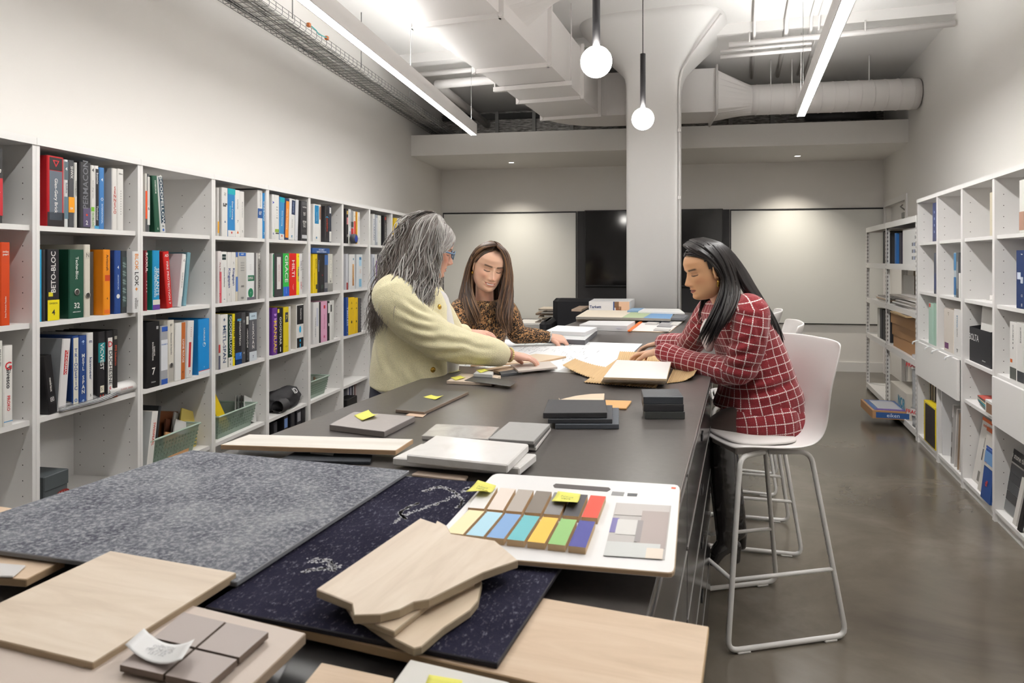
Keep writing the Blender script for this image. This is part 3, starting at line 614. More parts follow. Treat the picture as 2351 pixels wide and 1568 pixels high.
row('L', 2, LB[3], [
    (501, 508.5, 576.5, '#dcd5d4', [(.0, .6, '#cf5f6a', .4, 1)], [('Fire Protective', '#8c2a2a', 'd', .6, .5, .5), ('7', '#b5252f', 'h', .15, .1, .7)], 'white book with pink red streak'),
    (509, 521, 578, '#e2e1de', [(.9, .95, '#1f3433', .1, .8), (.84, .89, '#1f3433', .1, .8)], [('Silicone Sealants', '#555f5e', 'd', .5, .56, .42), ('▬', '#2f8c8c', 'h', .07, .04, .6)], 'white binder with two black tabs'),
    (522, 531, 579, '#dcdad6', [], [('Kingspan', '#2c4585', 'd', .48, .5, .6), ('5', '#777777', 'h', .15, .06, .5)], 'left of two white binders with blue serif title'),
    (531.5, 541, 579, '#dcdad6', [], [('Kingspan', '#2c4585', 'd', .5, .45, .6), ('5', '#777777', 'h', .78, .06, .5)], 'right of two white binders with blue serif title'),
    (541.5, 546, 579, '#d7d1c0', [(.2, .5, '#5678b8', 0, 1), (.9, 1, '#3d5c9c', 0, 1)], [], 'thin cream book with blue block'),
    (547, 566, 579, '#b9b7b2', [(.92, .99, '#2c62ae', .1, .9)], [('REVIT', WH, 'h', .955, .04, .6), ('====\n====\n====\n====', '#777777', 'h', .7, .06, .7), ('###', '#666666', 'h', .3, .06, .6), ('▥▥▥', '#777777', 'h', .06, .04, .8)], 'grey binder with blue top tab and grey lines'),
    (566.5, 584, 580, '#dfe0e0', [(.4, .52, '#1f6a4c', .15, .98), (0, .06, '#66606e', .05, 1)], [('FRAMECAD\nSOLUTIONS', WH, 'h', .46, .035, .7), ('7', WH, 'h', .14, .07, .3), ('⬤', '#1f7a55', 'h', .14, .14, .55), ('----\n----\n----', '#999999', 'h', .7, .05, .5)], 'white binder with green circle and band'),
    (584.5, 589, 581, '#6c6a6b', [], [], 'narrow dark grey book'),
    (589.5, 592, 581, '#d8d7d4', [], [], 'very thin white book'),
    (592.5, 597, 581, '#8b8985', [(.88, .99, '#d9d7d2', .1, .9)], [('VEXCOR', '#4c4a48', 'd', .5, .7, .8), ('7', '#444444', 'h', .93, .07, .7)], 'narrow grey book with dark lettering')], G)
row('L', 3, LB[3], [
    (502, 505.7, 722, '#d0cecb', [(.3, .45, '#b03a3a', 0, 1), (0, .25, '#5a5a6e', 0, 1)], [], 'thin striped book at the left panel'),
    (506, 523.6, 723.6, '#e0deda', [], [('METL-SPAN', '#3c5273', 'd', .45, .7, .42), ('❖', '#3c5273', 'h', .9, .06, .4)], 'white binder with large blue grey title'),
    (524, 534, 723, '#14392f', [(0, .18, '#dedcd6', 0, 1)], [('GOODFELLOW', WH, 'd', .6, .6, .55), ('07', '#333333', 'h', .13, .05, .6), ('G', '#333333', 'h', .05, .06, .6)], 'dark green binder with white foot'),
    (534.5, 540, 721, '#e5cf17', [], [('SYSTEM INTERIOR', '#4a4310', 'd', .5, .75, .6)], 'slim bright yellow binder'),
    (540.5, 555, 719, '#262528', [(0, .23, '#2a66b4', 0, 1), (0, .1, '#1f3560', 0, 1), (.84, .88, '#4a90b8', .3, .9)], [('HYDROTECH', WH, 'd', .6, .4, .4, .7), ('7', '#9cc4ee', 'h', .18, .07, .5, .75)], 'black binder with blue foot'),
    (555.5, 564.5, 718, '#48474a', [], [('◎', '#a9a9a9', 'h', .2, .05, .5), ('▓', '#888888', 'h', .82, .05, .5)], 'plain dark grey binder'),
    (565, 571, 718, '#1d1c1e', [(.76, .92, '#d8d7d2', .1, .9)], [('LEXCOR', WH, 's', .48, .42, .7), ('SYSTEM', '#9a9a9a', 's', .15, .22, .6)], 'narrow black binder with stacked white letters'),
    (572, 590, 717, '#58585d', [(.84, .98, '#b9cbd6', .04, .96), (0, .19, '#cfd6dc', .04, .96)], [('LEXCAN', WH, 's', .52, .6, .68), ('7', NV, 'h', .08, .08, .4), ('LEXCAN', NV, 'h', .91, .035, .7)], 'grey binder with big stacked white letters')], G)
row('L', 1, LB[4], [
    (625, 630, 446, '#dcdbd9', [], [('➤', '#2438a4', 'h', .82, .09, .9), ('◉', '#7f86a8', 'h', .12, .06, .7)], 'slim white binder with blue arrow'),
    (630.6, 641, 447, '#dfdedb', [(.16, .23, '#8cae2c', .1, .9), (.12, .15, '#333333', .2, .9)], [('7', WH, 'h', .195, .05, .5), ('==\n==\n--\n--\n==', '#666666', 'h', .6, .07, .6)], 'white binder with small lime tab'),
    (641.5, 652, 452, '#3a86bd', [(.88, .99, '#1aa3ad', 0, 1), (0, .13, '#dcdad6', 0, 1)], [('Dow Corning', WH, 'd', .5, .4, .5), ('◆', '#c8392f', 'h', .08, .06, .5)], 'blue binder with teal top, second of two alike', dict(lean=-2)),
    (650.5, 662.5, 455, '#27345a', [(.05, .94, '#e58c2c', .35, .92)], [('Henry Company', '#fae0bb', 'd', .5, .55, .3, .62)], 'navy binder with long orange label', dict(lean=-3)),
    (663.5, 676, 456, '#e0dfdc', [(.62, .97, '#1d2c4c', .35, .98)], [('Soprema', '#9fb0cc', 'd', .8, .28, .3, .66), ('IKO Roofing', '#777777', 'd', .4, .25, .3), ('◩', '#3b8cae', 'h', .08, .1, .5)], 'white binder with navy top label', dict(lean=-3)),
    (678, 684, 458, '#d5d6da', [], [('▪', '#333333', 'h', .1, .04, .5)], 'pale grey binder behind the black one, leaning', dict(lean=-3)),
    (692, 705.5, 461, '#353437', [(.06, .15, '#b9babd', .1, .95), (.9, .98, '#5a595c', .1, .9)], [('GenFlex', WH, 'h', .85, .06, .8), ('Single-Ply\nRoofing\nSystems', WH, 'h', .68, .04, .6), ('EPDM\nPVC\nTPO', WH, 'h', .42, .08, .5)], 'black binder with white roofing acronyms', dict(lean=0))], G)
row('L', 2, LB[4], [
    (625, 629.5, 581.6, '#dedcd8', [(.02, .98, '#1e6a4a', .3, .9)], [], 'narrow white book with green strip'),
    (631, 650, 582, '#3b3a3d', [(.18, .92, '#ddd8d6', .25, .72)], [('siplast membranes', '#9a5a5a', 'd', .55, .5, .2, .5)], 'charcoal binder with tall white label'),
    (650.5, 664, 581.6, '#2fae48', [(0, .22, '#2c60c4', 0, 1)], [('GRACE', WH, 'd', .64, .56, .6), ('Construction', '#bcd4f4', 'd', .13, .18, .3)], 'green binder with blue foot'),
    (664.5, 681, 581.6, '#d0201c', [], [('HILTI', WH, 'd', .64, .5, .5), ('Fire systems\nmanual', '#f4c9c4', 'd', .2, .2, .4)], 'bright red binder with bold white name'),
    (681.5, 687.5, 582, '#ecd412', [], [('TREMCO', '#2a4a8c', 'd', .5, .3, .7), ('III', '#5a5213', 'h', .93, .1, .6)], 'slim yellow binder with blue title'),
    (688, 694, 582, '#dedddb', [], [('DELTA', '#7d8088', 'd', .7, .22, .6), ('DRY?', '#b0303a', 'd', .22, .18, .5)], 'slim white binder with red foot lettering')], G)
row('L', 3, LB[4], [
    (626, 637, 707.6, '#5e2f85', [], [('MANUAL', '#e5c93a', 'd', .4, .55, .6), ('◗ ◗ ◗', '#b98ad0', 'd', .75, .35, .5), ('.5', '#e5c93a', 'h', .06, .08, .6)], 'purple binder with yellow title'),
    (637.5, 650, 708, '#1d1c1f', [(.9, .98, '#e0cf3a', .0, .3)], [('GOODYEAR', WH, 'd', .5, .5, .5), ('▮', WH, 'h', .1, .1, .5)], 'black binder with italic white title'),
    (652, 663, 705.7, '#dcc425', [(.66, .88, '#26304c', .25, .85)], [('7', '#e9d24a', 'h', .77, .13, .5, .55), ('▭', '#5d5418', 'h', .13, .08, .6)], 'yellow binder with number seven tab', dict(sidec='#cdb41f')),
    (664, 668, 704, '#d9d6d0', [], [('….', '#888888', 'd', .5, .4, .5)], 'thin cream book beside yellow binder'),
    (681, 697, 700, '#dcdad7', [(.55, .98, '#1f1f22', .05, .97), (.02, .24, '#1f1f22', .05, .97)], [('Sealants', WH, 'd', .78, .36, .42, .6), ('⬮', '#1fa5d8', 'h', .42, .2, .5), ('●', '#1fa5d8', 'h', .17, .08, .4), ('▮', '#1fa5d8', 'h', .07, .09, .4)], 'white and black binder with cyan oval', dict(sidec='#d5d0c6'))], G)
row('L', 1, LB[5], [
    (720, 733, 468, '#dfdedb', [(.48, .97, '#1a78a8', .2, .9)], [('waterproofing', '#c9e3f0', 'd', .68, .3, .3, .55), ('◉', '#3b7ca4', 'h', .1, .08, .4)], 'white binder with tall blue label'),
    (733.5, 737, 470, '#d9d5d0', [(.6, .95, '#8c6a5a', 0, 1)], [], 'thin white book with brown marks'),
    (747, 755, 473, '#333235', [(.1, .9, '#26252a', .2, .95)], [('carboline', '#d8452f', 'd', .48, .5, .7), ('(', '#2fa0d8', 'd', .7, .1, .8)], 'dark binder with slanted red logo', dict(sidec='#38373a')),
    (755.5, 761, 473, '#2c3140', [(.02, .3, '#dad9d5', .1, .9), (.8, .96, '#c9c9c9', .2, .8)], [('RES', WH, 'h', .88, .04, .8)], 'narrow navy book with white foot')], G)
row('L', 2, LB[5], [
    (719, 729, 583, '#e2c314', [(.1, .22, '#44401f', .6, .95)], [('BAKOR', '#4f4a16', 'd', .75, .22, .6, .65), ('Manuel technique', '#8a7a1a', 'd', .35, .4, .4, .3)], 'yellow binder under the flat blue one'),
    (729.5, 734, 584, '#25252b', [], [('Firestone', '#b9c4d8', 'd', .7, .4, .5)], 'slim black binder with pale title'),
    (735, 745, 584, '#1f1e21', [(.1, .2, '#3c4a42', .3, .7)], [('FIR', '#b03434', 'h', .45, .05, .5)], 'thick black binder with small green logo'),
    (745.5, 753, 584, '#4a4d57', [(.72, .98, '#3a64a4', 0, 1), (.1, .25, '#8a8a8a', 0, 1)], [], 'mottled blue grey binder'),
    (753.5, 764, 583, '#c9c8bf', [(0, .22, '#8d8c88', 0, 1)], [('PLASTIM', '#e8e6dc', 'd', .6, .5, .5), ('♦', '#33332f', 'h', .27, .06, .4)], 'pale grey green binder')], G)
row('L', 3, LB[5], [
    (720, 733, 695, '#d8d7d6', [(.42, .86, '#b9bccb', .5, .8)], [('hardware catalogue', '#6b6f7c', 'd', .4, .6, .25, .35)], 'pale binder with grey blue strip'),
    (733.5, 737, 694, '#222125', [], [], 'thin black book before the pink one'),
    (737.5, 751.5, 692.6, '#d9a3bf', [(.82, .9, '#c4252f', .4, .65)], [('Owens Corning', '#b04a78', 'd', .5, .4, .25), ('✶', '#c23a6a', 'h', .12, .13, .6)], 'pink binder with red tab'),
    (752, 757, 692, '#232226', [(.7, .95, '#d9d8d5', .2, .9)], [('◖', WH, 'h', .4, .1, .6)], 'narrow black and white book'),
    (757.5, 762, 691, '#dcdbd8', [(.72, .9, '#2a2a2c', .3, .9)], [], 'thin white book with black tab'),
    (762.5, 767, 690, '#cfcecb', [], [], 'plain pale book at row end')], G)
row('L', 1, LB[6], [
    (795, 800, 479, '#242326', [(.84, .94, '#c9a95a', .2, .8), (.55, .75, '#c98a8c', .2, .9)], [('O', WH, 'h', .22, .1, .6)], 'narrow black binder with pink label'),
    (800.5, 806, 480, '#dcdbd9', [], [('GRAPHISOL', '#7d828c', 'd', .7, .4, .6), ('10', '#2c4f94', 'd', .3, .16, .7)], 'narrow white binder with blue number'),
    (806.5, 811.5, 483, '#8f9092', [(.28, .46, '#b5252f', 0, 1), (.5, .66, '#3b3b3d', 0, 1)], [], 'narrow grey book with red block'),
    (812, 816.5, 485, '#d8d4ca', [(.25, .7, '#d4473a', .1, .9)], [('IIII', '#7c7a48', 'h', .85, .1, .7)], 'narrow cream book with orange red strip'),
    (817, 821, 486, '#e0b41c', [(0, 1, '#a8441f', 0, .3)], [], 'thin yellow and rust book'),
    (821.5, 826.5, 487, '#dedcd9', [], [('Ligco2', '#555555', 'd', .15, .2, .7), ('clad', '#a88', 'd', .8, .2, .6)], 'white book with lettering at the foot')], G)
row('L', 2, LB[6], [
    (795.5, 799, 583, '#c9cbd0', [(.0, .2, '#9c3a3a', 0, 1)], [], 'thin pale book with red foot'),
    (802, 815, 584, '#d9d9d8', [(.1, .72, '#d9a056', .55, .8), (.1, .3, '#d98a3a', .55, .8)], [('CHAMPLAIN', '#7a6a4a', 'd', .45, .4, .2, .67), ('◉', '#3a8c9c', 'h', .86, .08, .4, .7)], 'white binder with orange strip', dict(sidec='#c5c7ca')),
    (819, 832, 584, '#d5d9dc', [(.84, .92, '#1f7ab0', .45, .8), (.05, .28, '#7fb4d4', .4, .82), (.66, .84, '#a9cfe4', .4, .82)], [('====\n====\n====', '#b98a6a', 'h', .5, .05, .3, .62)], 'white binder with pale blue blocks', dict(sidec='#c9cdd2'))], G)
row('L', 3, LB[6], [
    (795, 800, 683, '#22478c', [], [('TIMELESS', '#c9d4ea', 'd', .5, .55, .6), ('▪', WH, 'h', .08, .06, .5)], 'slim blue binder beside yellow pair'),
    (800.5, 814, 684, '#e5bd10', [], [('◭', '#4a4216', 'h', .86, .1, .35), ('KIM', '#4a4216', 'h', .7, .05, .5), ('●', '#29240e', 'h', .33, .1, .3)], 'wider of two yellow binders'),
    (814.5, 822, 684, '#e3ba10', [], [('◭', '#4a4216', 'h', .86, .08, .5), ('KIM', '#4a4216', 'h', .7, .05, .7), ('●', '#29240e', 'h', .33, .08, .5)], 'narrower of two yellow binders'),
    (822.5, 830, 686, '#4a494c', [], [('▪▪▪▪▪▪▪▪▪', '#b9b9b9', 'd', .5, .85, .3, .85)], 'dark comb bound book')], G)
row('L', 1, LB[7], [
    (856, 861, 491, '#d9d9d6', [], [('SOLARCAN', '#4a5c88', 'd', .5, .6, .6)], 'white book with dark blue lettering'),
    (862, 867, 493, '#9aa0aa', [(.1, .9, '#c9ccd2', .3, .9)], [], 'pale grey blue book'),
    (868, 875, 494, '#d9d9d4', [], [('stl', '#5d6470', 'd', .8, .15, .6), ('.......', '#9aa', 'd', .4, .4, .5)], 'white book next to black binder'),
    (882, 888, 495, '#1d1c1f', [(.86, .96, '#b5302a', .3, .7)], [('LESSARD', WH, 's', .5, .55, .7), ('8', WH, 'h', .12, .08, .6)], 'black binder with stacked white letters', dict(sidec='#232225'))], G)
row('L', 2, LB[7], [
    (856, 861, 584, '#c9cdd4', [(.1, .9, '#6a748c', .1, .4)], [], 'pale book with blue edge'),
    (862, 866, 584, '#d8d6d4', [(.2, .8, '#6a3a8c', .3, .8)], [], 'white book with purple strip'),
    (867, 871, 585, '#3c3b40', [], [], 'dark slim book'), (873, 880, 585, '#57565c', [], [], 'dark grey binder by the hair')], G)
row('L', 3, LB[7], [(856, 866, 680, '#3a3436', [], [], 'dark brown binder behind the grey hair'), (867, 880, 682, '#c9c7c4', [], [], 'pale binder behind the grey hair')], G)
row('L', 1, LB[8], [
    (906, 912, 500, '#e3c02a', [(.4, .65, '#c9c7c0', .1, .9)], [], 'yellow binder with white block'),
    (912.5, 918, 501, '#d8d6d0', [(.7, .85, '#3a4a74', .2, .8)], [('==', '#777777', 'h', .5, .05, .6)], 'pale binder with blue tab'),
    (918.5, 925, 501, '#cfc9c0', [(.4, .8, '#b9a9a0', .2, .8)], [], 'pale binder at row end')], G)
# flat binder lying on the standing ones, tape roll
zt_ = CAMZ+(CY-581)/FPX*place('L', 722, 0)[0].y
fb = empty('binder', FL(-.005, place('L', 719.5, 0)[2]+.0, zt_-.002), -TL, 'blue binder lying flat across the standing ones, second shelf, sixth left bookcase', 'binder', G)
MB().rbox(-.27, 0, 0, .30, 0, .042, .004).obj('cover', mat('#27508f', .35), fb)
text(fb, 'DOCUMENT\nSystèmes de revêtement', .017, (.001, .15, .021), (0, 1, 0), (0, 0, 1), '#dfe6f2', .02)
p = FL(-.004, place('L', 803, 0)[2], SHZ[0]+.0425)
tp = empty('tape_roll', p-Vector((0, 0, .0425)), -TL, 'round blue tape measure on the top shelf of the seventh left bookcase', 'tape measure')
MB().lathe([(.012, -.02), (.04, -.02), (.0425, -.016), (.0425, .016), (.04, .02), (.012, .02)], 28, Matrix.Translation((.022, .05, .0425)) @ Matrix.Rotation(pi/2, 4, 'Y')).obj('body', mat('#4a4b52', .4), tp)
MB().lathe([(0, .0), (.03, .0)], 24, Matrix.Translation((.0425, .05, .0425)) @ Matrix.Rotation(pi/2, 4, 'Y'), cap=False).obj('blue_disc', mat('#1d3f9c', .35), tp)
# ---------------------------------------------------------------- things on the lower left shelves
def Lspot(px, d, z): p, rz, s = place('L', px, d); return Vector((p.x, p.y, z)), rz
BASK = mat('#8a9f90', .35, name='sage_plastic', alpha=.7)
def basket(px0, px1, d_out, z, dep, h, label, contents=()):
    loc, rz = Lspot(px0, d_out, z); w_ = place('L', px1, d_out)[2]-place('L', px0, d_out)[2]
    r = empty('storage_basket', loc, rz, label, 'basket', 'green mesh baskets')
    def ring(i, zz, t=0): return [(-dep+i+t, i+t, zz), (-i-t, i+t, zz), (-i-t, w_-i-t, zz), (-dep+i+t, w_-i-t, zz)]
    m = MB(); k = .03
    m.loft([ring(k, 0.001), ring(.004, h-.012)], cap=False, smooth=False)
    m.add(ring(k, .0015), [(0, 1, 2, 3)]); m.obj('tub', BASK, r)
    m = MB(); m.tube([Vector(p) for p in ring(.0, h-.008)], .006, 6, closed=True, smooth=False); m.obj('rim', mat('#a3b5a8', .5), r)
    m = MB()
    for q in range(16):
        t_ = (q+.5)/16*w_
        for zz in range(5): 
            z0 = .03+zz*(h-.06)/5; kk = k*(1-z0/h)
            m.box(-kk-.001, -kk+.001, t_-w_/60, t_+w_/60, z0, z0+(h-.06)/5*.55)
    m.obj('mesh_grille', mat('#7d9384', .6, alpha=.6), r, kind='stuff')
    return r, w_
def board(parent, M, w_, t_, h_, color, name='sample_board', label=None, cat=None, group=None, rough=.45, loc=None):
    m = MB(); m.box(0, t_, 0, w_, 0, h_)
    o = m.obj(name, mat(color, rough) if isinstance(color, str) else color, parent, label=label, cat=cat, group=group)
    o.matrix_local = M; return o
def LM(px, d, z, rx=0, ry=0, rzz=0):
    loc, rz = Lspot(px, d, z); return Matrix.Translation(loc) @ Matrix.Rotation(rz+radians(rzz), 4, 'Z') @ Matrix.Rotation(radians(ry), 4, 'Y') @ Matrix.Rotation(radians(rx), 4, 'X')
g4 = 'samples standing in the baskets'
b1, bw = basket(345, 460, -.015, SHZ[3], .3, .16, 'sage green basket of metal and wood samples, fourth shelf, third bookcase')
for i, (px, d, w_, h_, c, lab, tilt) in enumerate((
        (362, -.2, .16, .20, '#6b3f24', 'dark brown veneer sample standing in the third bookcase basket', -14),
        (374, -.16, .12, .16, '#5a3322', 'short chestnut sample in the third bookcase basket', -18),
        (386, -.14, .17, .2, '#b9b8b6', 'silver metal trim sample in the third bookcase basket', -26),
        (404, -.1, .16, .22, '#c7b35c', 'brass coloured panel sample in the third bookcase basket', -24),
        (372, -.05, .2, .13, '#b0855a', 'tan wood strip sample at the front of the basket', -20),
        (392, -.09, .12, .17, '#d0cfcd', 'white metal strip sample in the third bookcase basket', -24))):
    board(None, LM(px, d, SHZ[3]+.035, tilt, -10, 0), w_, .008, h_, c, label=lab, cat='sample', group=g4, rough=.35)
binder('L', 336.5, 350, 924, SHZ[3], WH, [(.02, .12, '#2c86c8', .2, .7)], [('SWISSPEARL', '#d2442a', 'd', .62, .4, .45)], 'white binder with red title leaning beside the basket, fourth shelf', G, lean=-9, h=.30, name='binder', sidec='#b9bcbc')
binder('L', 352, 357, 924, SHZ[3], '#3b3d3f', [], [], 'first dark binder leaning behind the white one, fourth shelf, third bookcase', G, lean=-9, h=.31, d=-.05, depth=.24)
b2, bw = basket(503, 590, -.02, SHZ[3], .3, .15, 'sage green basket with a yellow sample, fourth shelf, fourth bookcase')
board(None, LM(511, -.07, SHZ[3]+.02, 30, -4), .07, .012, .27, '#e0c11d', label='yellow sample board leaning left in the fourth bookcase basket', cat='sample', group=g4)
for i in range(4): board(None, LM(538+i*7, -.14+.02*i, SHZ[3]+.05, -28, -18), .13, .004, .16, ['#b4b5b3', '#8a8b8a', '#4d4c4c', '#c5c6c4'][i], label='%s chip in a fan of four in the fourth bookcase basket' % ['silver', 'mid grey', 'near black', 'palest grey'][i], cat='sample', group=g4, rough=.3)
b3, bw = basket(714, 756, -.02, SHZ[3], .3, .15, 'sage green basket on the fourth shelf, sixth bookcase')
board(None, LM(722, -.12, SHZ[3]+.04, -25, -20), .12, .01, .1, '#8a6f55', label='brown chip in the sixth bookcase basket', cat='sample', group=g4)
# grey box with a red oval
gb = empty('storage_box', *Lspot(80, -.05, SHZ[3]), 'dark grey cardboard box with red oval logo, second bookcase', 'box')
wgb = place('L', 156, -.05)[2]-place('L', 80, -.05)[2]
MB().rbox(-.25, 0, .045, wgb, 0, .155, .004).obj('body', mat('#4d5356', .6), gb); MB().rbox(-.253, .003, .042, wgb+.003, .095, .158, .004).obj('lid', mat('#4a5053', .6), gb)
MB().lathe([(0, 0), (.022, 0)], 20, Matrix.Translation((.0035, .14, .06)) @ Matrix.Rotation(pi/2, 4, 'Y') @ Matrix.Diagonal((.75, 1.6, 1, 1)), cap=False).obj('oval_logo', mat('#8c2622', .5), gb)
text(gb, 'Móz', .028, (.0045, .14, .06), (0, 1, 0), (0, 0, 1), '#b9857f', .01)
# rolled brochure, loose sheets
loc, rz = Lspot(256, 0.0, SHZ[2]); rr = []
for i in range(30):
    a = i/29*2*pi*1.25; rr.append((.022-.0004*i)*1.0); 
m = MB(); ys = (0, .23); n = 34
ringA = []
for i in range(n):
    a = -pi/2+i/(n-1)*2*pi*1.2; r_ = .030-.006*i/(n-1); ringA.append((r_*1.5*cos(a), r_*sin(a)+.0305))
m.loft([[(-.05+p[0]-.0*q, y, p[1]) for p in ringA] for q, y in enumerate((0.0, .1, .2))], cap=False, closed=False)
rb_ = m.obj('rolled_brochure', mat('#d5d3d1', .5), loc=loc, rz=rz, label='white brochure rolled up at the edge of third shelf, second bookcase', cat='brochure')
text(rb_, 'CLASSIC SERIES', .012, (.0, .1, .033), (0, 1, 0), (0, 0, 1), '#a33a35', .0); sd = rb_.modifiers.new('t', 'SOLIDIFY'); sd.thickness = .0015
loc, rz = Lspot(140, .0, SHZ[2])
for i in range(7):
    m = MB(); n = 7; pts = []
    for q in range(n): pts += [(.004-.012*i*.3, .33*q/(n-1), .003+i*.0045+.03*max(0, (q-3)/(n-4))**2*.5), (-.12, .33*q/(n-1), .004+i*.0042+.03*max(0, (q-3)/(n-4))**2*.5)]
    m.add(pts, [(2*q, 2*q+1, 2*q+3, 2*q+2) for q in range(n-1)], True)
    o = m.obj('plastic_sleeve', mat(['#5a5a5c', '#8b8b8e', '#a9aaad'][i % 3], .2), loc=loc+Vector((0, 0, .001)), rz=rz+radians(-2+i*.8), label='loose plastic sleeve in a heap, %s from the bottom, third shelf, second bookcase' % ORD[i], cat='sleeve', group='plastic sleeves on the third shelf')
    o.modifiers.new('t', 'SOLIDIFY').thickness = .0012
# black cloth bag
def blob(name, pts, rad, material, parent=None, seed=0, amp=.3, **k):
    bm = bmesh.new(); bmesh.ops.create_icosphere(bm, subdivisions=4, radius=1)
    for v in bm.verts:
        q = v.co.copy(); nz = mnoise.noise(q*1.6+Vector((seed, 0, 0)))*amp + mnoise.noise(q*4+Vector((0, seed, 0)))*amp*.4
        v.co = Vector((q.x*rad[0], q.y*rad[1], q.z*rad[2]))*(1+nz)
        if v.co.z < -rad[2]*.75: v.co.z = -rad[2]*.75
    me = bpy.data.meshes.new(name); bm.to_mesh(me); bm.free(); me.materials.append(material)
    for p_ in me.polygons: p_.use_smooth = True
    return link(name, me, parent, loc=pts, **k)
loc, rz = Lspot(640, -.1, SHZ[3]+.062)
bag = blob('cloth_bag', loc+Vector((.0, .08, 0)), (.10, .2, .085), mat('#232225', .7), seed=3, amp=.22, rz=rz, label='crumpled black cloth bag on the fourth shelf, fifth bookcase', cat='bag')
text(bag, 'ID', .06, (.09, .02, .06), (0, 1, 0), (-.6, 0, .8), '#c9c9c9', .02)
m = MB(); m.lathe([(.045, 0), (.05, .05), (.045, .1)], 14, Matrix.Translation((.07, -.2, -.015)) @ Matrix.Rotation(-pi/2, 4, 'X'), cap=False); m.obj('bag_mouth', mat('#39383a', .6), bag)
# boxed binders lying on the bottom shelf of the fifth and seventh bookcases
for i, (px, w_, h_, c) in enumerate(((628, .13, .20, '#1d1c20'), (652, .11, .21, '#1f1e22'), (668, .1, .215, '#26262b'), (682, .1, .21, '#232228'), (692, .06, .215, '#1c1c20'))):
    binder('L', px, px+(place('L', px, 0)[2]*0+9+i*0), 0, .072, c, [(.75, .95, ['#3a3a40', '#6a86b8', '#2c2b30', '#8a8a90', '#2b2b2f'][i], .1, .9)], [('Pavers', '#b9b9bd', 'd', .4, .4, .4)], 'black sample case with %s tab, bottom shelf, fifth left bookcase' % ['dark', 'pale blue', 'black', 'silver', 'charcoal'][i], 'black sample cases', h=h_+.12, depth=.3)
loc, rz = Lspot(655, -.02, .072+.335)
o = MB().rbox(-.28, 0, 0, .2, 0, .02, .003).obj('binder', mat('#1f4f9e', .35), loc=loc, rz=rz, label='blue binder lying on black sample cases, bottom shelf, fifth left bookcase', cat='binder')
for i, (px, c, hh) in enumerate(((797, '#8d8f9a', .3), (803, '#4a4a72', .3), (809, '#2e2d33', .3), (815, '#8a6a66', .3))):
    binder('L', px, px+5, 0, .072+.0, c, [(.5, .9, '#c9c9c9', .3, .7)], [], '%s binder behind a black box, bottom shelf, seventh left bookcase' % ['grey', 'indigo', 'charcoal', 'dusty pink'][i], G, h=hh, d=-.12, depth=.2)
loc, rz = Lspot(797, -.01, .072); MB().rbox(-.1, 0, 0, .22, 0, .23, .005).obj('storage_box', mat('#1b1b1d', .45), loc=loc, rz=rz, label='glossy black box on the bottom shelf, seventh left bookcase', cat='box')

# ---------------------------------------------------------------- right bookcases
GR = 'binders on the right bookcases'
def rowR(z, nm, specs):
    for x0, x1, yt, col, pn, tx, desc, *kw in specs:
        binder('R', x0, x1, yt, z, col, pn, tx, '%s, %s, right wall' % (desc, nm), GR, **(dict(kw[0]) if kw else {}))
rowR(SHZ[0], 'top shelf', [(2141, 2150, 467, '#1d2f63', [(.1, .9, '#24386e', .1, .9)], [('▪ ▪ ▪ ▪', '#9fb0d8', 'd', .5, .8, .4)], 'navy binder in bookcase beside the metal rack'),
    (2272, 2283, 443, '#cbc3ad', [], [('▪', '#555555', 'h', .35, .03, .5)], 'cream binder in third bookcase', dict(sidec='#d8d0b8')),
    (2340, 2372, 415, '#dedcd8', [(.05, .4, '#b08a78', 0, 1)], [('PANELEN', '#333333', 'd', .8, .3, .4), ('◎', '#777777', 'h', .5, .06, .5)], 'white binder with photo foot at picture edge')])
rowR(SHZ[1], 'second shelf', [(2144, 2150, 581, '#3a4256', [(.1, .5, '#2c3c6c', .1, .9)], [], 'dark slate binder in bookcase beside the metal rack'),
    (2190, 2195, 580, '#a9b6bf', [(.05, .45, '#2d6aa0', .0, 1), (.6, .98, '#3f80b0', 0, 1)], [], 'blue and white book in second bookcase'),
    (2195.5, 2200, 580, '#55585c', [(.2, .8, '#8d9094', .1, .9)], [], 'dark mottled book in second bookcase'), (2200.5, 2204, 627, '#dad9d6', [], [], 'first short white book in second bookcase'), (2204.5, 2208, 627, '#cfcfcd', [], [], 'last short white book in second bookcase'),
    (2278, 2283, 577, '#252528', [(.05, .95, '#c9c9c9', .35, .65)], [('PULPAC', '#333333', 'd', .5, .6, .5)], 'black book in third bookcase'),
    (2333, 2360, 575, '#1d3566', [(.5, .62, '#c9d2e4', .1, .4)], [('Fixed', WH, 'h', .93, .03, .5), ('▦', '#dfe6f2', 'h', .48, .14, .5), ('CS', WH, 'h', .22, .06, .5), ('▣', WH, 'h', .06, .06, .4)], 'navy binder with pale pattern at picture edge')])
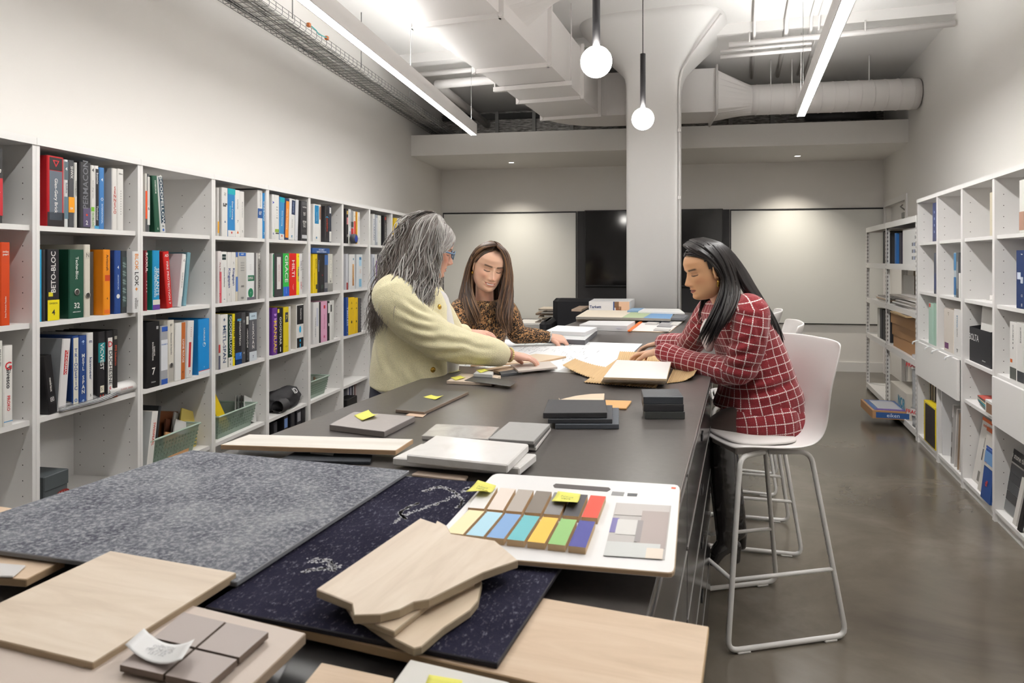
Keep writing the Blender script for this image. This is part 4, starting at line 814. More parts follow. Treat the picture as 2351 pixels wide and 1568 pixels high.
rowR(SHZ[2], 'third shelf', [(2132, 2143, 695, '#a9c9bb', [(.9, .99, '#c8392a', .1, .4)], [('guide', '#6a8a7c', 'h', .85, .02, .6)], 'mint green binder with red tab', dict(sidec='#9cbfb0')), (2143.5, 2150, 696, '#9dbfae', [], [], 'plain mint green binder'),
    (2167, 2189, 707, '#d8cfc6', [(.06, .2, '#6a2f66', .1, .5)], [('▽', '#8a7a6a', 'h', .88, .1, .5)], 'cream binder with purple square', dict(sidec='#d0c6bb')),
    (2190, 2206, 709, '#dedcda', [], [('WALLS', '#1f86b4', 'u', .74, .24, .4), ('North', '#444444', 'u', .5, .2, .3), ('▽', '#555555', 'h', .1, .1, .6)], 'white binder with blue upward title', dict(sidec='#b9b6b6')),
    (2318, 2334, 738, '#e0dedb', [(.02, .22, '#5a5c58', .05, .95), (.3, .36, '#d0662a', .1, .4)], [('DURABLE', '#8a8a8a', 'd', .82, .25, .3), ('▪\n▪', '#666666', 'h', .6, .1, .4)], 'white brochure binder with a photo foot', dict(sidec='#c9c7c4')), (2334.5, 2352, 740, '#d9d7d4', [(.02, .2, '#3a3c40', .05, .95)], [('SURFACE', '#888888', 'd', .8, .25, .3)], 'white brochure binder at picture edge')])
# black file bin with papers
loc, rz, _ = place('R', 2226, -.03); wb_ = place('R', 2288, -.03)[2]-place('R', 2226, -.03)[2]
fb = empty('file_bin', Vector((loc.x, loc.y, SHZ[2])), rz, 'black cardboard file bin full of papers, third bookcase, right wall', 'file bin')
m = MB(); wq = .40
m.add([(0, 0, 0), (0, wq, 0), (-.28, wq, 0), (-.28, 0, 0), (0, 0, .22), (0, wq, .22), (-.28, wq, .27), (-.28, 0, .27)], [(0, 1, 5, 4), (1, 2, 6, 5), (2, 3, 7, 6), (3, 0, 4, 7), (3, 2, 1, 0)])
m.obj('bin', mat('#26262a', .55), fb); text(fb, 'BOLTA', .06, (.001, .09, .155), (0, 1, 0), (0, 0, 1), '#d9d9d9', .0); text(fb, '◧ bolta.com', .012, (.001, .28, .03), (0, 1, 0), (0, 0, 1), '#d9d9d9')
for i in range(9):
    M = Matrix.Translation((-.03-.02*i, .09+.02*(i % 3), .04)) @ Matrix.Rotation(radians(-6+i*1.6), 4, 'Y') @ Matrix.Rotation(radians(8-3*i), 4, 'X')
    board(fb, M, .21, .004+.003*(i % 3), .33+.03*(i % 3), ['#dcdad6', '#c9c7c3', '#e2e0dd'][i % 3], name='paper_folder')
# drawer fronts
def drawer(px0, s_end, label, clips):
    dd = D_RS-.022; s0 = sR(px0, dd); W = s0-s_end
    r = empty('drawer', FR(dd, s0, .57), -TR+pi, label, 'drawer')
    MB().rbox(-.018, 0, 0, W, 0, .275, .002).obj('drawer_front', WHITE, r)
    MB().box(-.33, -.019, .05, W-.05, .02, .2).obj('drawer_box', WHITE, r)
    for y in clips:
        m = MB(); m.tube([(-.015, y, .276), (.004, y, .283), (.03, y-.01, .268), (.034, y-.012, .25)], .006, 6); m.obj('clear_hook', mat('#e9ebec', .15, alpha=.7), r)
drawer(2101, sRe-SP*2+.02, 'white drawer front with four clear hooks, beside the metal rack', [.08, .48, .68, 1.02])
drawer(2277, sRe-SP*4+.02, 'white drawer front nearest the camera, right wall', [])
# boards and boxes on the right bottom shelves
def RM(px, d, z, rx=0, ry=0, rzz=0):
    p, rz, _ = place('R', px, d); return Matrix.Translation((p.x, p.y, z)) @ Matrix.Rotation(rz+radians(rzz), 4, 'Z') @ Matrix.Rotation(radians(ry), 4, 'Y') @ Matrix.Rotation(radians(rx), 4, 'X')
ZB = .0725; gs = 'sample boards on the right bottom shelves'
cs = ['#c9c2b4', '#2b2826', '#b59d84', '#211f1e', '#d3ccc0', '#3a2f28', '#1e1c1c']
for i in range(7):
    o = board(None, RM(2133+i*2.6, -.06, ZB), .012+.004*(i % 2), .28, .44, cs[i], name='sample_board'); o.scale = (-1, 1, 1)
    tag(o, '%s sample board standing on edge behind the yellow box' % ['Beige', 'Near black', 'Tan', 'Black', 'Cream', 'Dark brown', 'Jet black'][i].lower(), 'sample board', gs)
yb_ = empty('display_box', RM(2121, .0, ZB).to_translation(), -TR+pi, 'yellow edged black display box at floor level', 'display box')
MB().rbox(-.12, 0, 0, .34, 0, .32, .003).obj('case', mat('#e0c81f', .4), yb_); MB().box(0, .004, .06, .335, .012, .305).obj('black_face', mat('#2a2526', .5), yb_)
for i, (px, lean, w_, c, nm) in enumerate(((2163, 3, .012, '#d9d8d8', 'tall white'), (2182, -8, .02, '#c9c6c4', 'grey chip carrying'), (2190, -9, .02, '#d0cdca', 'pale grey'), (2197, -7, .015, '#a08a74', 'brown'), (2202, -6, .02, '#cfcac4', 'cream'))):
    o = board(None, RM(px, -.02, ZB, lean), w_, .30, [.47, .43, .42, .4, .38][i], c); o.scale = (-1, 1, 1)
    tag(o, '%s sample board leaning at floor level, second right bookcase' % nm, 'sample board', gs)
    if i == 1:
        for q in range(3): MB().box(-.0008, 0, .002, w_-.002, .05+.11*q, .12+.11*q).obj('chip', mat(['#4b4846', '#6a6663', '#8a8784'][q], .4), o)
# leaning display boards, third and fourth bookcase
def rdisplay(px, lean, w_, h_, c, label, panels=(), texts=(), d=-.02, t=.012):
    r = tag(board(None, RM(px, d, ZB, 0, lean), w_, t, h_, c), label, 'sample board', gs)
    for y0, y1, z0, z1, cc in panels: MB().box(t, t+.003, w_*y0, w_*y1, h_*z0, h_*z1).obj('tile_chip', mat(cc, .45), r)
    for body, cc, yc, zc, sz in texts: text(r, body, sz, (t+.0036, w_*yc, h_*zc), (0, 1, 0), (0, 0, 1), cc, .01)
    return r
rdisplay(2236, -9, .26, .42, '#d3cfca', 'white board with grey chips, bottom of third right bookcase', [(.35, .8, .05, .2, '#77746f'), (.4, .85, .38, .55, '#44413f'), (.4, .85, .57, .72, '#8a867f'), (.0, 1, .95, 1, '#d0601f')], [('steeltech', '#d0601f', .35, .89, .03)], d=-.06)
rdisplay(2249, -8, .2, .40, '#cbc6bf', 'white board with orange top edge, bottom of third right bookcase', [(0, 1, .94, 1, '#c85a22'), (.2, .9, .7, .73, '#2c4f9e'), (.2, .9, .6, .62, '#8a8a8a')], d=-.03)
rdisplay(2256, -6, .16, .30, '#234a8c', 'blue brochure with sky photo, bottom of third right bookcase', [(.0, 1, .72, .95, '#6a94c4'), (0, 1, .66, .72, '#c9c4c0'), (.1, .3, .7, .74, '#b5302a')], [('df', '#d0402a', .5, .34, .05)], d=-.005)
rdisplay(2301, -8, .34, .36, '#bfbcb9', 'stone tile display board with grey swatches, bottom of fourth right bookcase', [(0, 1, .8, 1, '#2a282a'), (.12, .98, .63, .77, '#45464a'), (.12, .98, .49, .625, '#38393c'), (.12, .98, .34, .48, '#4a4b4e'), (.12, .98, .19, .33, '#3d3c3d'), (.12, .98, .02, .18, '#77787a')], [('stone tile', WH, .52, .9, .045), ('▪', WH, .2, .9, .07)], d=-.06)
rdisplay(2330, -10, .05, .26, '#cfcbc6', 'white board in front of the stone tile display', d=-.03); rdisplay(2341, -10, .04, .22, '#1f1d1e', 'black board at the picture edge, bottom right shelf', d=-.02)
# magazines on the low shelf of the third right bookcase
for i, c in enumerate(['#3a4a48', '#2f7a86', '#b9a58c', '#55504c', '#b04a40']):
    p, rz, _ = place('R', 2236, -.02); m = MB(); n = 8; pts = []
    for q in range(n): pts += [(-.02-.2*q/(n-1)*0, .26*q/(n-1), .004+i*.007+.02*(1-q/(n-1))**2), (-.24, .26*q/(n-1), .004+i*.007+.02*(1-q/(n-1))**2)]
    m.add(pts, [(2*q, 2*q+1, 2*q+3, 2*q+2) for q in range(n-1)], True)
    o = m.obj('magazine', mat(c, .35), loc=Vector((p.x, p.y, .595)), rz=rz+radians(3*i-6), label='%s magazine in the pile on the low shelf, third right bookcase' % ['dark green', 'teal', 'tan', 'grey', 'red'][i], cat='magazine', group='magazines on the low right shelf')
    o.modifiers.new('t', 'SOLIDIFY').thickness = .005
p, rz, _ = place('R', 2262, .0); pf = MB().rbox(-.1, 0, 0, .18, 0, .085, .002).obj('photo_box', mat('#dedddb', .4), loc=Vector((p.x, p.y, .5935)), rz=rz, label='small white box with photo front beside the magazines', cat='box')
MB().box(0, .001, .02, .16, .012, .07).obj('photo_print', mat('#8a6a55', .4), pf)

# ---------------------------------------------------------------- white slotted metal rack
LV = [1.86, 1.45, 1.05, .645, .06]; US = [sR(2104, D_RS)+.012, sR(2034, D_RS), sR(1989, D_RS)]; RDp = .40
rk = empty('metal_rack', FR(D_RS, US[0]), -TR, 'white slotted metal shelving rack beyond the right bookcases', 'shelving rack')
RKM = mat('#dcdad8', .4); SLOT = mat('#6d6a68', .7)
for i, s_ in enumerate(US):
    for dd in (0, RDp):
        y = s_-US[0]; m = MB(); sg = 1 if dd == 0 else -1
        m.box(dd-.0, dd+.003*sg if sg > 0 else dd, y-.02, y+.02, 0, 1.885) if sg > 0 else m.box(dd-.003, dd, y-.02, y+.02, 0, 1.885)
        m.box(min(dd, dd+sg*.035), max(dd, dd+sg*.035), y-.0015, y+.0015, 0, 1.885)
        u = m.obj('upright', RKM, rk)
        if dd == 0:
            m = MB(); z = .05
            while z < 1.85: m.box(-.0006, -.0002, y-.006, y-.001, z, z+.018); m.box(-.0006, -.0002, y+.006, y+.010, z, z+.018); m.box(.012, .02, y-.0022, y-.0018, z, z+.02); z += .04
            m.obj('slots', SLOT, u, kind='stuff')
for z in LV:
    for i in range(2):
        y0, y1 = US[i]-US[0]+.02, US[i+1]-US[0]-.02
        for dd in (-.002, RDp-.01): MB().box(dd, dd+.012, y0, y1, z-.03, z+.025).obj('beam', RKM, rk)
        for yy in (y0, y1-.012): MB().box(.012, RDp-.012, yy, yy+.012, z-.03, z+.02).obj('side_beam', RKM, rk)
        MB().box(.01, RDp-.012, y0-.01, y1+.01, z+.005, z+.012).obj('shelf_board', RKM, rk)
def K(s_frac, bay, dd, z): s_ = US[bay]+(US[bay+1]-US[bay])*s_frac; return FR(D_RS+dd, s_, z+.0125)
def kbox(name, bay, f0, f1, d0, d1, lvl, h, c, label, cat, rough=.6, dz=0, rot=0, grp='things on the metal rack'):
    s0 = US[bay]+(US[bay+1]-US[bay])*f0; s1 = US[bay]+(US[bay+1]-US[bay])*f1
    return MB().rbox(0, d1-d0, 0, s1-s0, 0, h, .003).obj(name, mat(c, rough), loc=FR(D_RS+d0, s0, LV[lvl]+.0128+dz), rz=-TR+radians(rot), label=label, cat=cat, group=grp)
kbox('sample_board', 1, .25, .95, .2, .22, 1, .33, '#8a7763', 'brown board standing on the far bay of the metal rack', 'sample board')
for i, c in enumerate(['#3a393a', '#b9b7b4', '#55534f', '#2a2a2c']): kbox('binder', 1, .03+.07*i, .08+.07*i, .03, .3, 1, .32+.01*i, c, '%s binder on the far bay, second level of the metal rack' % ['charcoal', 'pale', 'brown grey', 'black'][i], 'binder')
for i, (f, w_, c, nm) in enumerate(((.78, .06, '#1d5f9e', 'blue'), (.68, .08, '#2a2536', 'dark plum'), (.6, .05, '#b59a70', 'tan'))): kbox('binder', 0, f, f+w_, .04+.02*i, .32, 1, .31, c, '%s binder on the near bay, second level of the metal rack' % nm, 'binder')
o = kbox('binder', 0, .06, .56, .04, .08, 1, .33, '#d9d8d6', 'white binder face out with blue icons on the metal rack', 'binder')
for q in range(14): MB().box(-.001, -.0002, .06+.055*(q % 4), .085+.055*(q % 4)+.01*(q % 2), .05+.06*(q//4), .08+.06*(q//4)).obj('icon_print', mat(['#3f5f95', '#555a66'][q % 2], .5), o)
kbox('cardboard_sheet', 0, .35, .9, .22, .24, 2, .34, '#9c7648', 'brown cardboard sheet behind the papers on the metal rack', 'cardboard'); kbox('cardboard_sheet', 0, .2, .33, .2, .22, 2, .34, '#cfcac2', 'pale sheet behind the papers on the metal rack', 'board')
kbox('envelope', 0, .62, .98, .15, .155, 2, .30, '#c9c7c4', 'grey envelope standing on the third level of metal rack', 'envelope')
for i in range(9): kbox('paper_stack', 0, .04+.03*(i % 3), .8+.05*(i % 4), .03+.01*(i % 3), .32, 2, .013, ['#c9c5c0', '#8a8683', '#d9d6d2', '#a9a29a'][i % 4], 'document bundle in the stack on metal rack, %s from bottom' % ORD[i], 'papers', dz=.0135*i, rot=(-3+i*7 % 5))
for i in range(5): kbox('paper_stack', 1, .05+.02*(i % 2), .4+.06*i % .2+.2, .05, .32, 2, .012, ['#c9c5c0', '#8a8683', '#b59d84'][i % 3], 'document bundle in the far bay stack of metal rack, %s from bottom' % ORD[i], 'papers', dz=.0125*i)
for i in range(3):
    o = kbox('cardboard_box', 0, .05, .93, .05, .36, 3, .115, ['#a97f55', '#a07850', '#ad8459'][i], '%s of three flat cardboard boxes on the metal rack' % ['bottom', 'middle', 'top'][i], 'cardboard box', dz=.116*i, rot=i*.6)
    MB().box(-.001, 0, .06, .18, .03, .09).obj('address_label', mat('#d5d2cd', .5), o)
for i, (c, f) in enumerate((('#c5c3bf', .55), ('#2a2a31', .42), ('#222227', .28), ('#3a3a3f', .14))): kbox('binder', 1, f, f+.11, .05, .3, 3, .32, c, '%s on the far bay, fourth level of the metal rack' % ['pale grey binder', 'thick black binder', 'slim black binder', 'charcoal binder'][i], 'binder')
o = kbox('framed_sample', 0, .15, .7, -.03, .32, 3, .014, '#a9906a', 'wood framed dark sample lying on the metal rack', 'sample', dz=.0); o.location.z -= .41-.41
o.location = K(.12, 0, -.04, LV[3]+.36); o.location.z = LV[3]+.365
MB().box(.02, .33, .03, .33, .0142, .016).obj('dark_inlay', mat('#4a423c', .5), o)
# bottom level: boxes and bubble wrap
o = kbox('cardboard_box', 0, .34, .9, .015, .36, 4, .24, '#c9c3b8', 'white cardboard box with blue letters at the foot of metal rack', 'cardboard box')
text(o, 'NOR', .13, (-.0015, .2, .12), (0, -1, 0), (0, 0, 1), '#1b7f9c', .03)
m = MB(); m.rbox(0, .34, 0, .52, 0, .075, .004); 
fc = m.obj('cardboard_box', mat('#a9805a', .6), loc=FR(D_RS-.26, US[0]+.42, LV[4]+.0135), rz=-TR+radians(2), label='flat open cardboard carton jutting out from the metal rack', cat='cardboard box')
MB().box(.02, .32, .02, .5, .075, .077).obj('blue_lining', mat('#3d5f94', .4), fc); MB().box(.06, .26, .08, .44, .077, .082).obj('plastic_wrap', mat('#b9bac2', .15), fc); MB().box(.04, .3, .02, .07, .0772, .079).obj('purple_band', mat('#6a4a94', .5), fc)
MB().box(.03, .31, -.002, 0, .01, .06).obj('blue_print', mat('#2c5590', .5), fc); text(fc, 'eiken', .05, (.17, -.0025, .035), (1, 0, 0), (0, 0, 1), '#d9e4f0', .0)
m = MB(); n = 18; rings = []
for k in range(15):
    z = .0+.62*k/14; rings.append([((.075+.012*mnoise.noise(Vector((cos(a_)*2, sin(a_)*2, z*14))))*cos(a_), (.075+.012*mnoise.noise(Vector((cos(a_)*2, sin(a_)*2, z*14+9))))*sin(a_), z) for a_ in [2*pi*i/n for i in range(n)]])
bw_ = m.loft(rings).obj('bubble_wrap_roll', mat('#a9aaac', .2, bump=.6, bscale=60), loc=FR(D_RS+.09, US[0]+.2, LV[4]+.0135), label='roll wrapped in bubble wrap with red tape, foot of metal rack', cat='wrapped roll')
for z in (.1, .5):
    MB().lathe([(.089, z), (.0895, z+.04), (.089, z+.06)], 18, cap=False).obj('fragile_tape', mat('#d8d5d2', .3), bw_); text(bw_, 'FRAGILE', .045, (-.085, -.03, z+.03), (.35, -.93, 0), (0, 0, 1), '#c4252f', .02)

# ---------------------------------------------------------------- back wall: whiteboards, dark panel, screen
def dB(px, s=S_BACK): k = (px-CX)/FPX; return (k*s*cos(TL)-OL.x-s*sin(TL))/(cos(TL)+k*sin(TL))
def zB(px, py, s=S_BACK): p = FL(dB(px, s), s); return CAMZ+(CY-py)/FPX*p.y
SW = S_BACK-.004; WB = mat('#e0e0dc', .22, spec=.6, name='glass_board'); ztb = zB(1676, 481); zbb = zB(1676, 741)
def wboard(px0, px1, label):
    d0, d1 = dB(px0), dB(px1); r = empty('whiteboard', FL(d0, SW, zbb), -TL, label, 'whiteboard', 'wall whiteboards')
    W = d1-d0; H = ztb-zbb; MB().box(.012, W-.012, -.018, -.002, .012, H-.012).obj('board', WB, r)
    m = MB()
    for b in ((0, W, 0, .012), (0, W, H-.02, H), (0, .012, .012, H-.012), (W-.012, W, .012, H-.012)): m.box(b[0], b[1], -.024, -.001, b[2], b[3])
    m.obj('frame', BLACK, r)
wboard(1018, 1324, 'wide pale whiteboard left of the wall screen'); wboard(1676, 2031, 'wide pale whiteboard right of the wall screen')
d0, d1 = dB(1326), dB(1674)
MB().box(0, d1-d0, -.03, -.001, .14, ztb).obj('wall_panel', mat('#2a292c', .6), loc=FL(d0, SW), rz=-TL, label='tall charcoal wall panel behind the screen', cat='wall panel')
t0_, t1_ = dB(1343), dB(1658); zs0, zs1 = zB(1343, 657), zB(1343, 484)
tv = empty('screen', FL(t0_, SW-.034, zs0), -TL, 'large black flat television mounted behind the column', 'television')
W = t1_-t0_; H = zs1-zs0
MB().rbox(0, W, -.05, 0, 0, H, .004).obj('case', BLACK, tv); MB().box(.014, W-.014, -.0515, -.0495, .022, H-.014).obj('panel', mat('#0d0d10', .08, spec=.6), tv)
# low cabinet with flat samples and a black chair by the back wall
dq0, dq1 = dB(1180, 9.3), dB(1305, 9.3); lc = empty('low_cabinet', FL(dq0, 9.55), -TL, 'low white cabinet under the left whiteboard', 'cabinet')
W = dq1-dq0; MB().rbox(0, W, 0, .55, 0, .66, .004).obj('body', WHITE, lc)
for q in range(2): MB().box(W*q/2+.006, W*(q+1)/2-.006, -.018, 0, .03, .64).obj('door', WHITE, lc)
zz = .661
for i, c in enumerate(['#8a8078', '#c9c2b8', '#6a625c', '#b5a898', '#d5d2cd', '#7d6a58', '#a9a6a2', '#5c5752', '#c2b6a8']):
    hh = .014+.006*(i % 3); x0 = .05+.25*((i*37) % 5)/5
    MB().rbox(0, W*.62, 0, .4, 0, hh, .002).obj('floor_sample', mat(c, .5), loc=FL(dq0+x0*.8+.2, 9.6+.02*(i % 3), zz), rz=-TL+radians((i*53 % 9)-4), label='%s flooring sample lying in the pile under the left whiteboard, %s from bottom' % (['taupe', 'pale beige', 'umber', 'sand', 'off white', 'brown', 'grey', 'dark grey', 'oat'][i], ORD[i]), cat='sample', group='flooring samples on the low cabinet'); zz += hh+.001
ac = empty('armchair', PZ(1330, 850, 0)*1.0, -TL, 'black upholstered armchair beyond the far end of the table', 'armchair')
ac.location = FL(dB(1330, 8.2), 8.2, 0)
BKF = mat('#26262a', .8, bump=.1, bscale=400)
MB().rbox(-.33, .33, -.3, .3, .28, .48, .05).obj('seat', BKF, ac); MB().rbox(-.33, .33, .2, .36, .3, 1.06, .06).obj('backrest', BKF, ac)
for x in (-.42, .3): MB().rbox(x, x+.13, -.32, .34, .15, .83, .05).obj('arm', BKF, ac)
for x in (-.3, .3):
    for y in (-.25, .25): MB().tube([(x, y, 0), (x, y, .3)], .02, 8).obj('leg', BLACK, ac)
for l, n_ in LABELS.items():
    if n_ > 1: print('DUPLABEL', l, n_)
# ---------------------------------------------------------------- long work table on flat file cabinets
TZ = 1.01; TD0, TD1 = -1.279, -.1265
TOP = ramp_mat('dark_laminate', [(.3, '#4d4947'), (.7, '#55514f')], 60, rough=.29, detail=3, spec=.8)
CABM = mat('#3a3839', .13, spec=.7, name='dark_lacquer'); EDGE = mat('#a9a6a4', .3, metal=.6)
for s0, s1, lab in ((.38, 3.077, 'near half of the long dark grey worktop covered with samples'), (3.081, 6.70, 'far half of the long dark grey worktop running to the column')):
    r = empty('worktop', FR(TD0, s0, TZ-.022), -TR, lab, 'worktop', 'worktop halves')
    MB().rbox(0, TD1-TD0, 0, s1-s0, 0, .022, .0015).obj('top_slab', TOP, r)
    MB().box(TD1-TD0-.0002, TD1-TD0+.0012, .002, s1-s0-.002, .016, .0205).obj('edge_strip', EDGE, r)
cu = [.42, 1.75, 3.079, 4.3, 5.5, 6.68]
for k in range(5):
    r = empty('flat_file_cabinet', FR(TD1-.86-(.02 if k > 1 else 0), cu[k], 0), -TR, 'dark flat file cabinet under the table, %s from the camera' % ORD[k], 'cabinet', 'flat file cabinets under the table')
    L = cu[k+1]-cu[k]-.004; W = .842 if k < 2 else .58
    MB().box(0, W, 0, L, .06, TZ-.0225).obj('body', CABM, r); MB().box(.03, W-.05, .02, L-.02, 0, .06).obj('plinth', BLACK, r)
    zz = .07; nd = 5; hh = (TZ-.03-zz)/nd
    for q in range(nd):
        dw = MB().rbox(W, W+.016, .006, L-.006, zz+q*hh+.003, zz+(q+1)*hh-.005, .003).obj('drawer', CABM, r)
        MB().box(W+.0155, W+.0175, .01, L-.01, zz+(q+1)*hh-.012, zz+(q+1)*hh-.006).obj('drawer_lip', EDGE, dw)
        for fy in (.5,): MB().rbox(W+.016, W+.02, L*fy-.03, L*fy+.03, zz+(q+.62)*hh-.012, zz+(q+.62)*hh+.012, .003).obj('handle', BLACK, dw)

# ---------------------------------------------------------------- samples lying on the table
def frame_of(pts, ztop, thick):
    pw = [PZ(x, y, ztop) if not isinstance(x, Vector) else x for x, y in pts]
    o = sum((Vector((p.x, p.y, 0)) for p in pw), Vector())/len(pw); e = pw[1]-pw[0]; a = atan2(e.y, e.x)
    o.z = ztop-thick; c, s_ = cos(-a), sin(-a)
    loc = [((p.x-o.x)*c-(p.y-o.y)*s_, (p.x-o.x)*s_+(p.y-o.y)*c) for p in pw]
    return o, a, loc
def slab(name, pts, ztop, thick, m, label, cat='sample', group='material samples on the table', bev=.0012, edge=None, parent=None, kind=None):
    o, a, loc = frame_of(pts, ztop, thick); b = MB(); b.prism(loc, 0, thick)
    if edge: b.mi = [0, 0]+[1]*(len(b.mi)-2)
    mm = [mat(m, .5) if isinstance(m, str) else m] + ([mat(edge, .6)] if edge else [])
    ob = b.obj(name, mm, loc=o, rz=a, label=label, cat=cat, group=group, kind=kind)
    if bev: mod_bevel(ob, bev, 1)
    return ob
def rect4(far, right, near): # world parallelogram from three picture corners at the same height
    return far, right, near
STICKY = mat('#dcd862', .6)
def sticky(pts, z, label, lift=.012, ink=False):
    pw = [PZ(x, y, z) for x, y in pts]; o = sum(pw, Vector())/4; m = MB(); n = 6; vs = []
    for i in range(n+1):
        for j in range(n+1):
            u, v = i/n, j/n; p = (pw[0]*(1-u)+pw[1]*u)*(1-v)+(pw[3]*(1-u)+pw[2]*u)*v
            vs.append(p-o+Vector((0, 0, .0008+lift*(abs(v-.35)**2)*1.4*(.4+u))))
    m.add(vs, [(i*(n+1)+j, i*(n+1)+j+1, (i+1)*(n+1)+j+1, (i+1)*(n+1)+j) for i in range(n) for j in range(n)], True)
    ob = m.obj('sticky_note', STICKY, loc=o, label=label, cat='sticky note', group='yellow sticky notes', fix=True)
    ob.modifiers.new('t', 'SOLIDIFY').thickness = .0004
    if ink:
        xa = (pw[1]-pw[0]); ya = (pw[0]-pw[3])
        text(ob, 'Nous\nvert', .011, (0, 0, .004), xa, ya, '#8d9340', 0)
    return ob
WOOD = ramp_mat('maple_veneer', [(.3, '#c6b5a2'), (.5, '#d3c3b0'), (.7, '#dccebd')], 3.0, rough=.5, detail=6, dist=.6, stretch=(1.2, 9, 9))
WOOD2 = ramp_mat('oak_veneer', [(.3, '#bda58b'), (.5, '#ccb49a'), (.7, '#d5c0a8')], 2.6, rough=.5, detail=7, dist=1.2, stretch=(1, 7, 7))
WOOD3 = ramp_mat('birch_ply', [(.3, '#c6b29a'), (.6, '#d1bfa8'), (.8, '#d9c9b4')], 3.0, rough=.5, detail=5, stretch=(1.5, 8, 8))
PLYE = '#a2937c'
def fleck(name, base, fleck_c, s1, s2, lo, hi, streak=None):
    m = ramp_mat(name, base, s1, rough=.95, detail=8, spec=.1); nt = m.node_tree; b = nt.nodes['Principled BSDF']; tc = nt.nodes['Texture Coordinate']; rp = nt.nodes['Color Ramp']
    n2 = nt.nodes.new('ShaderNodeTexNoise'); n2.inputs['Scale'].default_value = s2; n2.inputs['Detail'].default_value = 5; n2.inputs['Roughness'].default_value = .8
    mp = nt.nodes.new('ShaderNodeMapping'); mp.inputs['Scale'].default_value = streak or (1, 1, 1); nt.links.new(tc.outputs['Object'], mp.inputs[0]); nt.links.new(mp.outputs[0], n2.inputs['Vector'])
    mr = nt.nodes.new('ShaderNodeMapRange'); mr.inputs[1].default_value = lo; mr.inputs[2].default_value = hi; nt.links.new(n2.outputs['Fac'], mr.inputs[0])
    mx = nt.nodes.new('ShaderNodeMix'); mx.data_type = 'RGBA'; nt.links.new(mr.outputs[0], mx.inputs[0]); nt.links.new(rp.outputs[0], mx.inputs[6]); mx.inputs[7].default_value = (*lin(fleck_c), 1); nt.links.new(mx.outputs[2], b.inputs['Base Color'])
    bp = nt.nodes.new('ShaderNodeBump'); bp.inputs['Strength'].default_value = .8; bp.inputs['Distance'].default_value = .004; nt.links.new(n2.outputs['Fac'], bp.inputs['Height']); nt.links.new(bp.outputs[0], b.inputs['Normal']); return m
CARP = fleck('grey_carpet', [(.3, '#3f414e'), (.5, '#64666f'), (.7, '#85878d')], '#b9bbbe', 7, 110, .45, .74)
def navy_carpet(): return fleck('navy_carpet', [(.3, '#1b1a2b'), (.55, '#292839'), (.75, '#353445')], '#8f8f9b', 7, 190, .56, .76, (1, .45, 1))
MARB = ramp_mat('white_marble', [(.0, '#b9a999'), (.33, '#dcdad6'), (.5, '#e6e4e2'), (1, '#ecebe9')], 5, rough=.2, detail=8, dist=1.6)
GMAR = ramp_mat('grey_marble', [(.3, '#a9a6a2'), (.55, '#bdbbb8'), (.8, '#cfccc8')], 8, rough=.12, detail=8, dist=1.0)
T = TZ+.0004
# drawing sheet
dw = slab('drawing_sheet', [(1150, 779), (1475, 789), (1398, 861), (1024, 838)], T+.0008, .0008, '#e6e8ea', 'large white drawing sheet spread between the three women', 'drawing', None, bev=0)
m = MB(); rnd = random.Random(4)
def onsheet(px, py): p = PZ(px, py, T+.001); return p
def pq(m, a, b, wd_):  # thin line quad between two picture points on the sheet
    A, B = onsheet(*a), onsheet(*b); e = (B-A); n = Vector((-e.y, e.x, 0)).normalized()*wd_/2; m.add([A-n, B-n, B+n, A+n], [(0, 1, 2, 3)])
for (ax, ay), (bx, by) in (((1203, 792), (1212, 786)), ((1212, 789), (1222, 784)), ((1230, 791), (1243, 783)), ((1247, 792), (1260, 785)), ((1265, 793), (1275, 787)), ((1247, 806), (1260, 800)), ((1308, 794), (1318, 788)), ((1370, 809), (1376, 805)), ((1342, 824), (1349, 820)), ((1200, 800), (1215, 794)), ((1190, 806), (1199, 802)), ((1215, 812), (1232, 805))): pq(m, (ax, ay), (bx, by), .0035)
for cx_, cy_, w_, h_ in ((1310, 805, 40, 8), (1305, 822, 28, 6), (1225, 800, 30, 5), (1306, 791, 14, 2.5), (1100, 838, 30, 4)):
    for q in range(46):
        x = cx_+rnd.uniform(-w_, w_); y = cy_+rnd.uniform(-h_, h_); l = rnd.uniform(2, 9)
        if rnd.random() < .5: pq(m, (x, y), (x+l, y+l*.04), .002)
        else: pq(m, (x, y), (x-l*.5, y+l*.3), .002)
pr = m.obj('plan_print', mat('#8b8e93', .7), dw, kind='stuff'); pr.matrix_parent_inverse = Matrix.Rotation(dw.rotation_euler.z, 4, 'Z').inverted() @ Matrix.Translation(-dw.location)
# far end of the table
slab('sample_book', [(1280, 754), (1371, 758), (1343, 781), (1254, 777)], T+.03, .0296, '#cfd0d1', 'lower grey banded sample book near the far sheet edge', 'book', edge='#55555a')
slab('sample_book', [(1280, 747), (1371, 751), (1342, 763), (1253, 759)], T+.0555, .025, '#e2e3e4', 'upper white sample book stacked near the far sheet edge', 'book', edge='#d4d4d6')
o = slab('binder', [(1353, 736), (1458, 737), (1440, 748), (1330, 745)], T+.04, .0396, '#d4d3d4', 'white binder lying flat with surface catalogue title', 'binder')
p0 = PZ(1330, 745, T+.04); p1 = PZ(1440, 748, T+.04); mid = (p0+p1)/2; xa = (p1-p0).normalized(); L_ = (p1-p0).length
def onfront(ob, body, f, zz, size, c, p0=p0, p1=p1):
    q = p0+(p1-p0)*f; n = Vector((xa.y, -xa.x, 0)); t = text(ob, body, size, (0, 0, 0), xa, (0, 0, 1), c, .01)
    M = t.matrix_local.copy(); M.translation = Vector((q.x, q.y, zz))+n*.0015; t.matrix_local = ob.matrix_basis.inverted() @ M
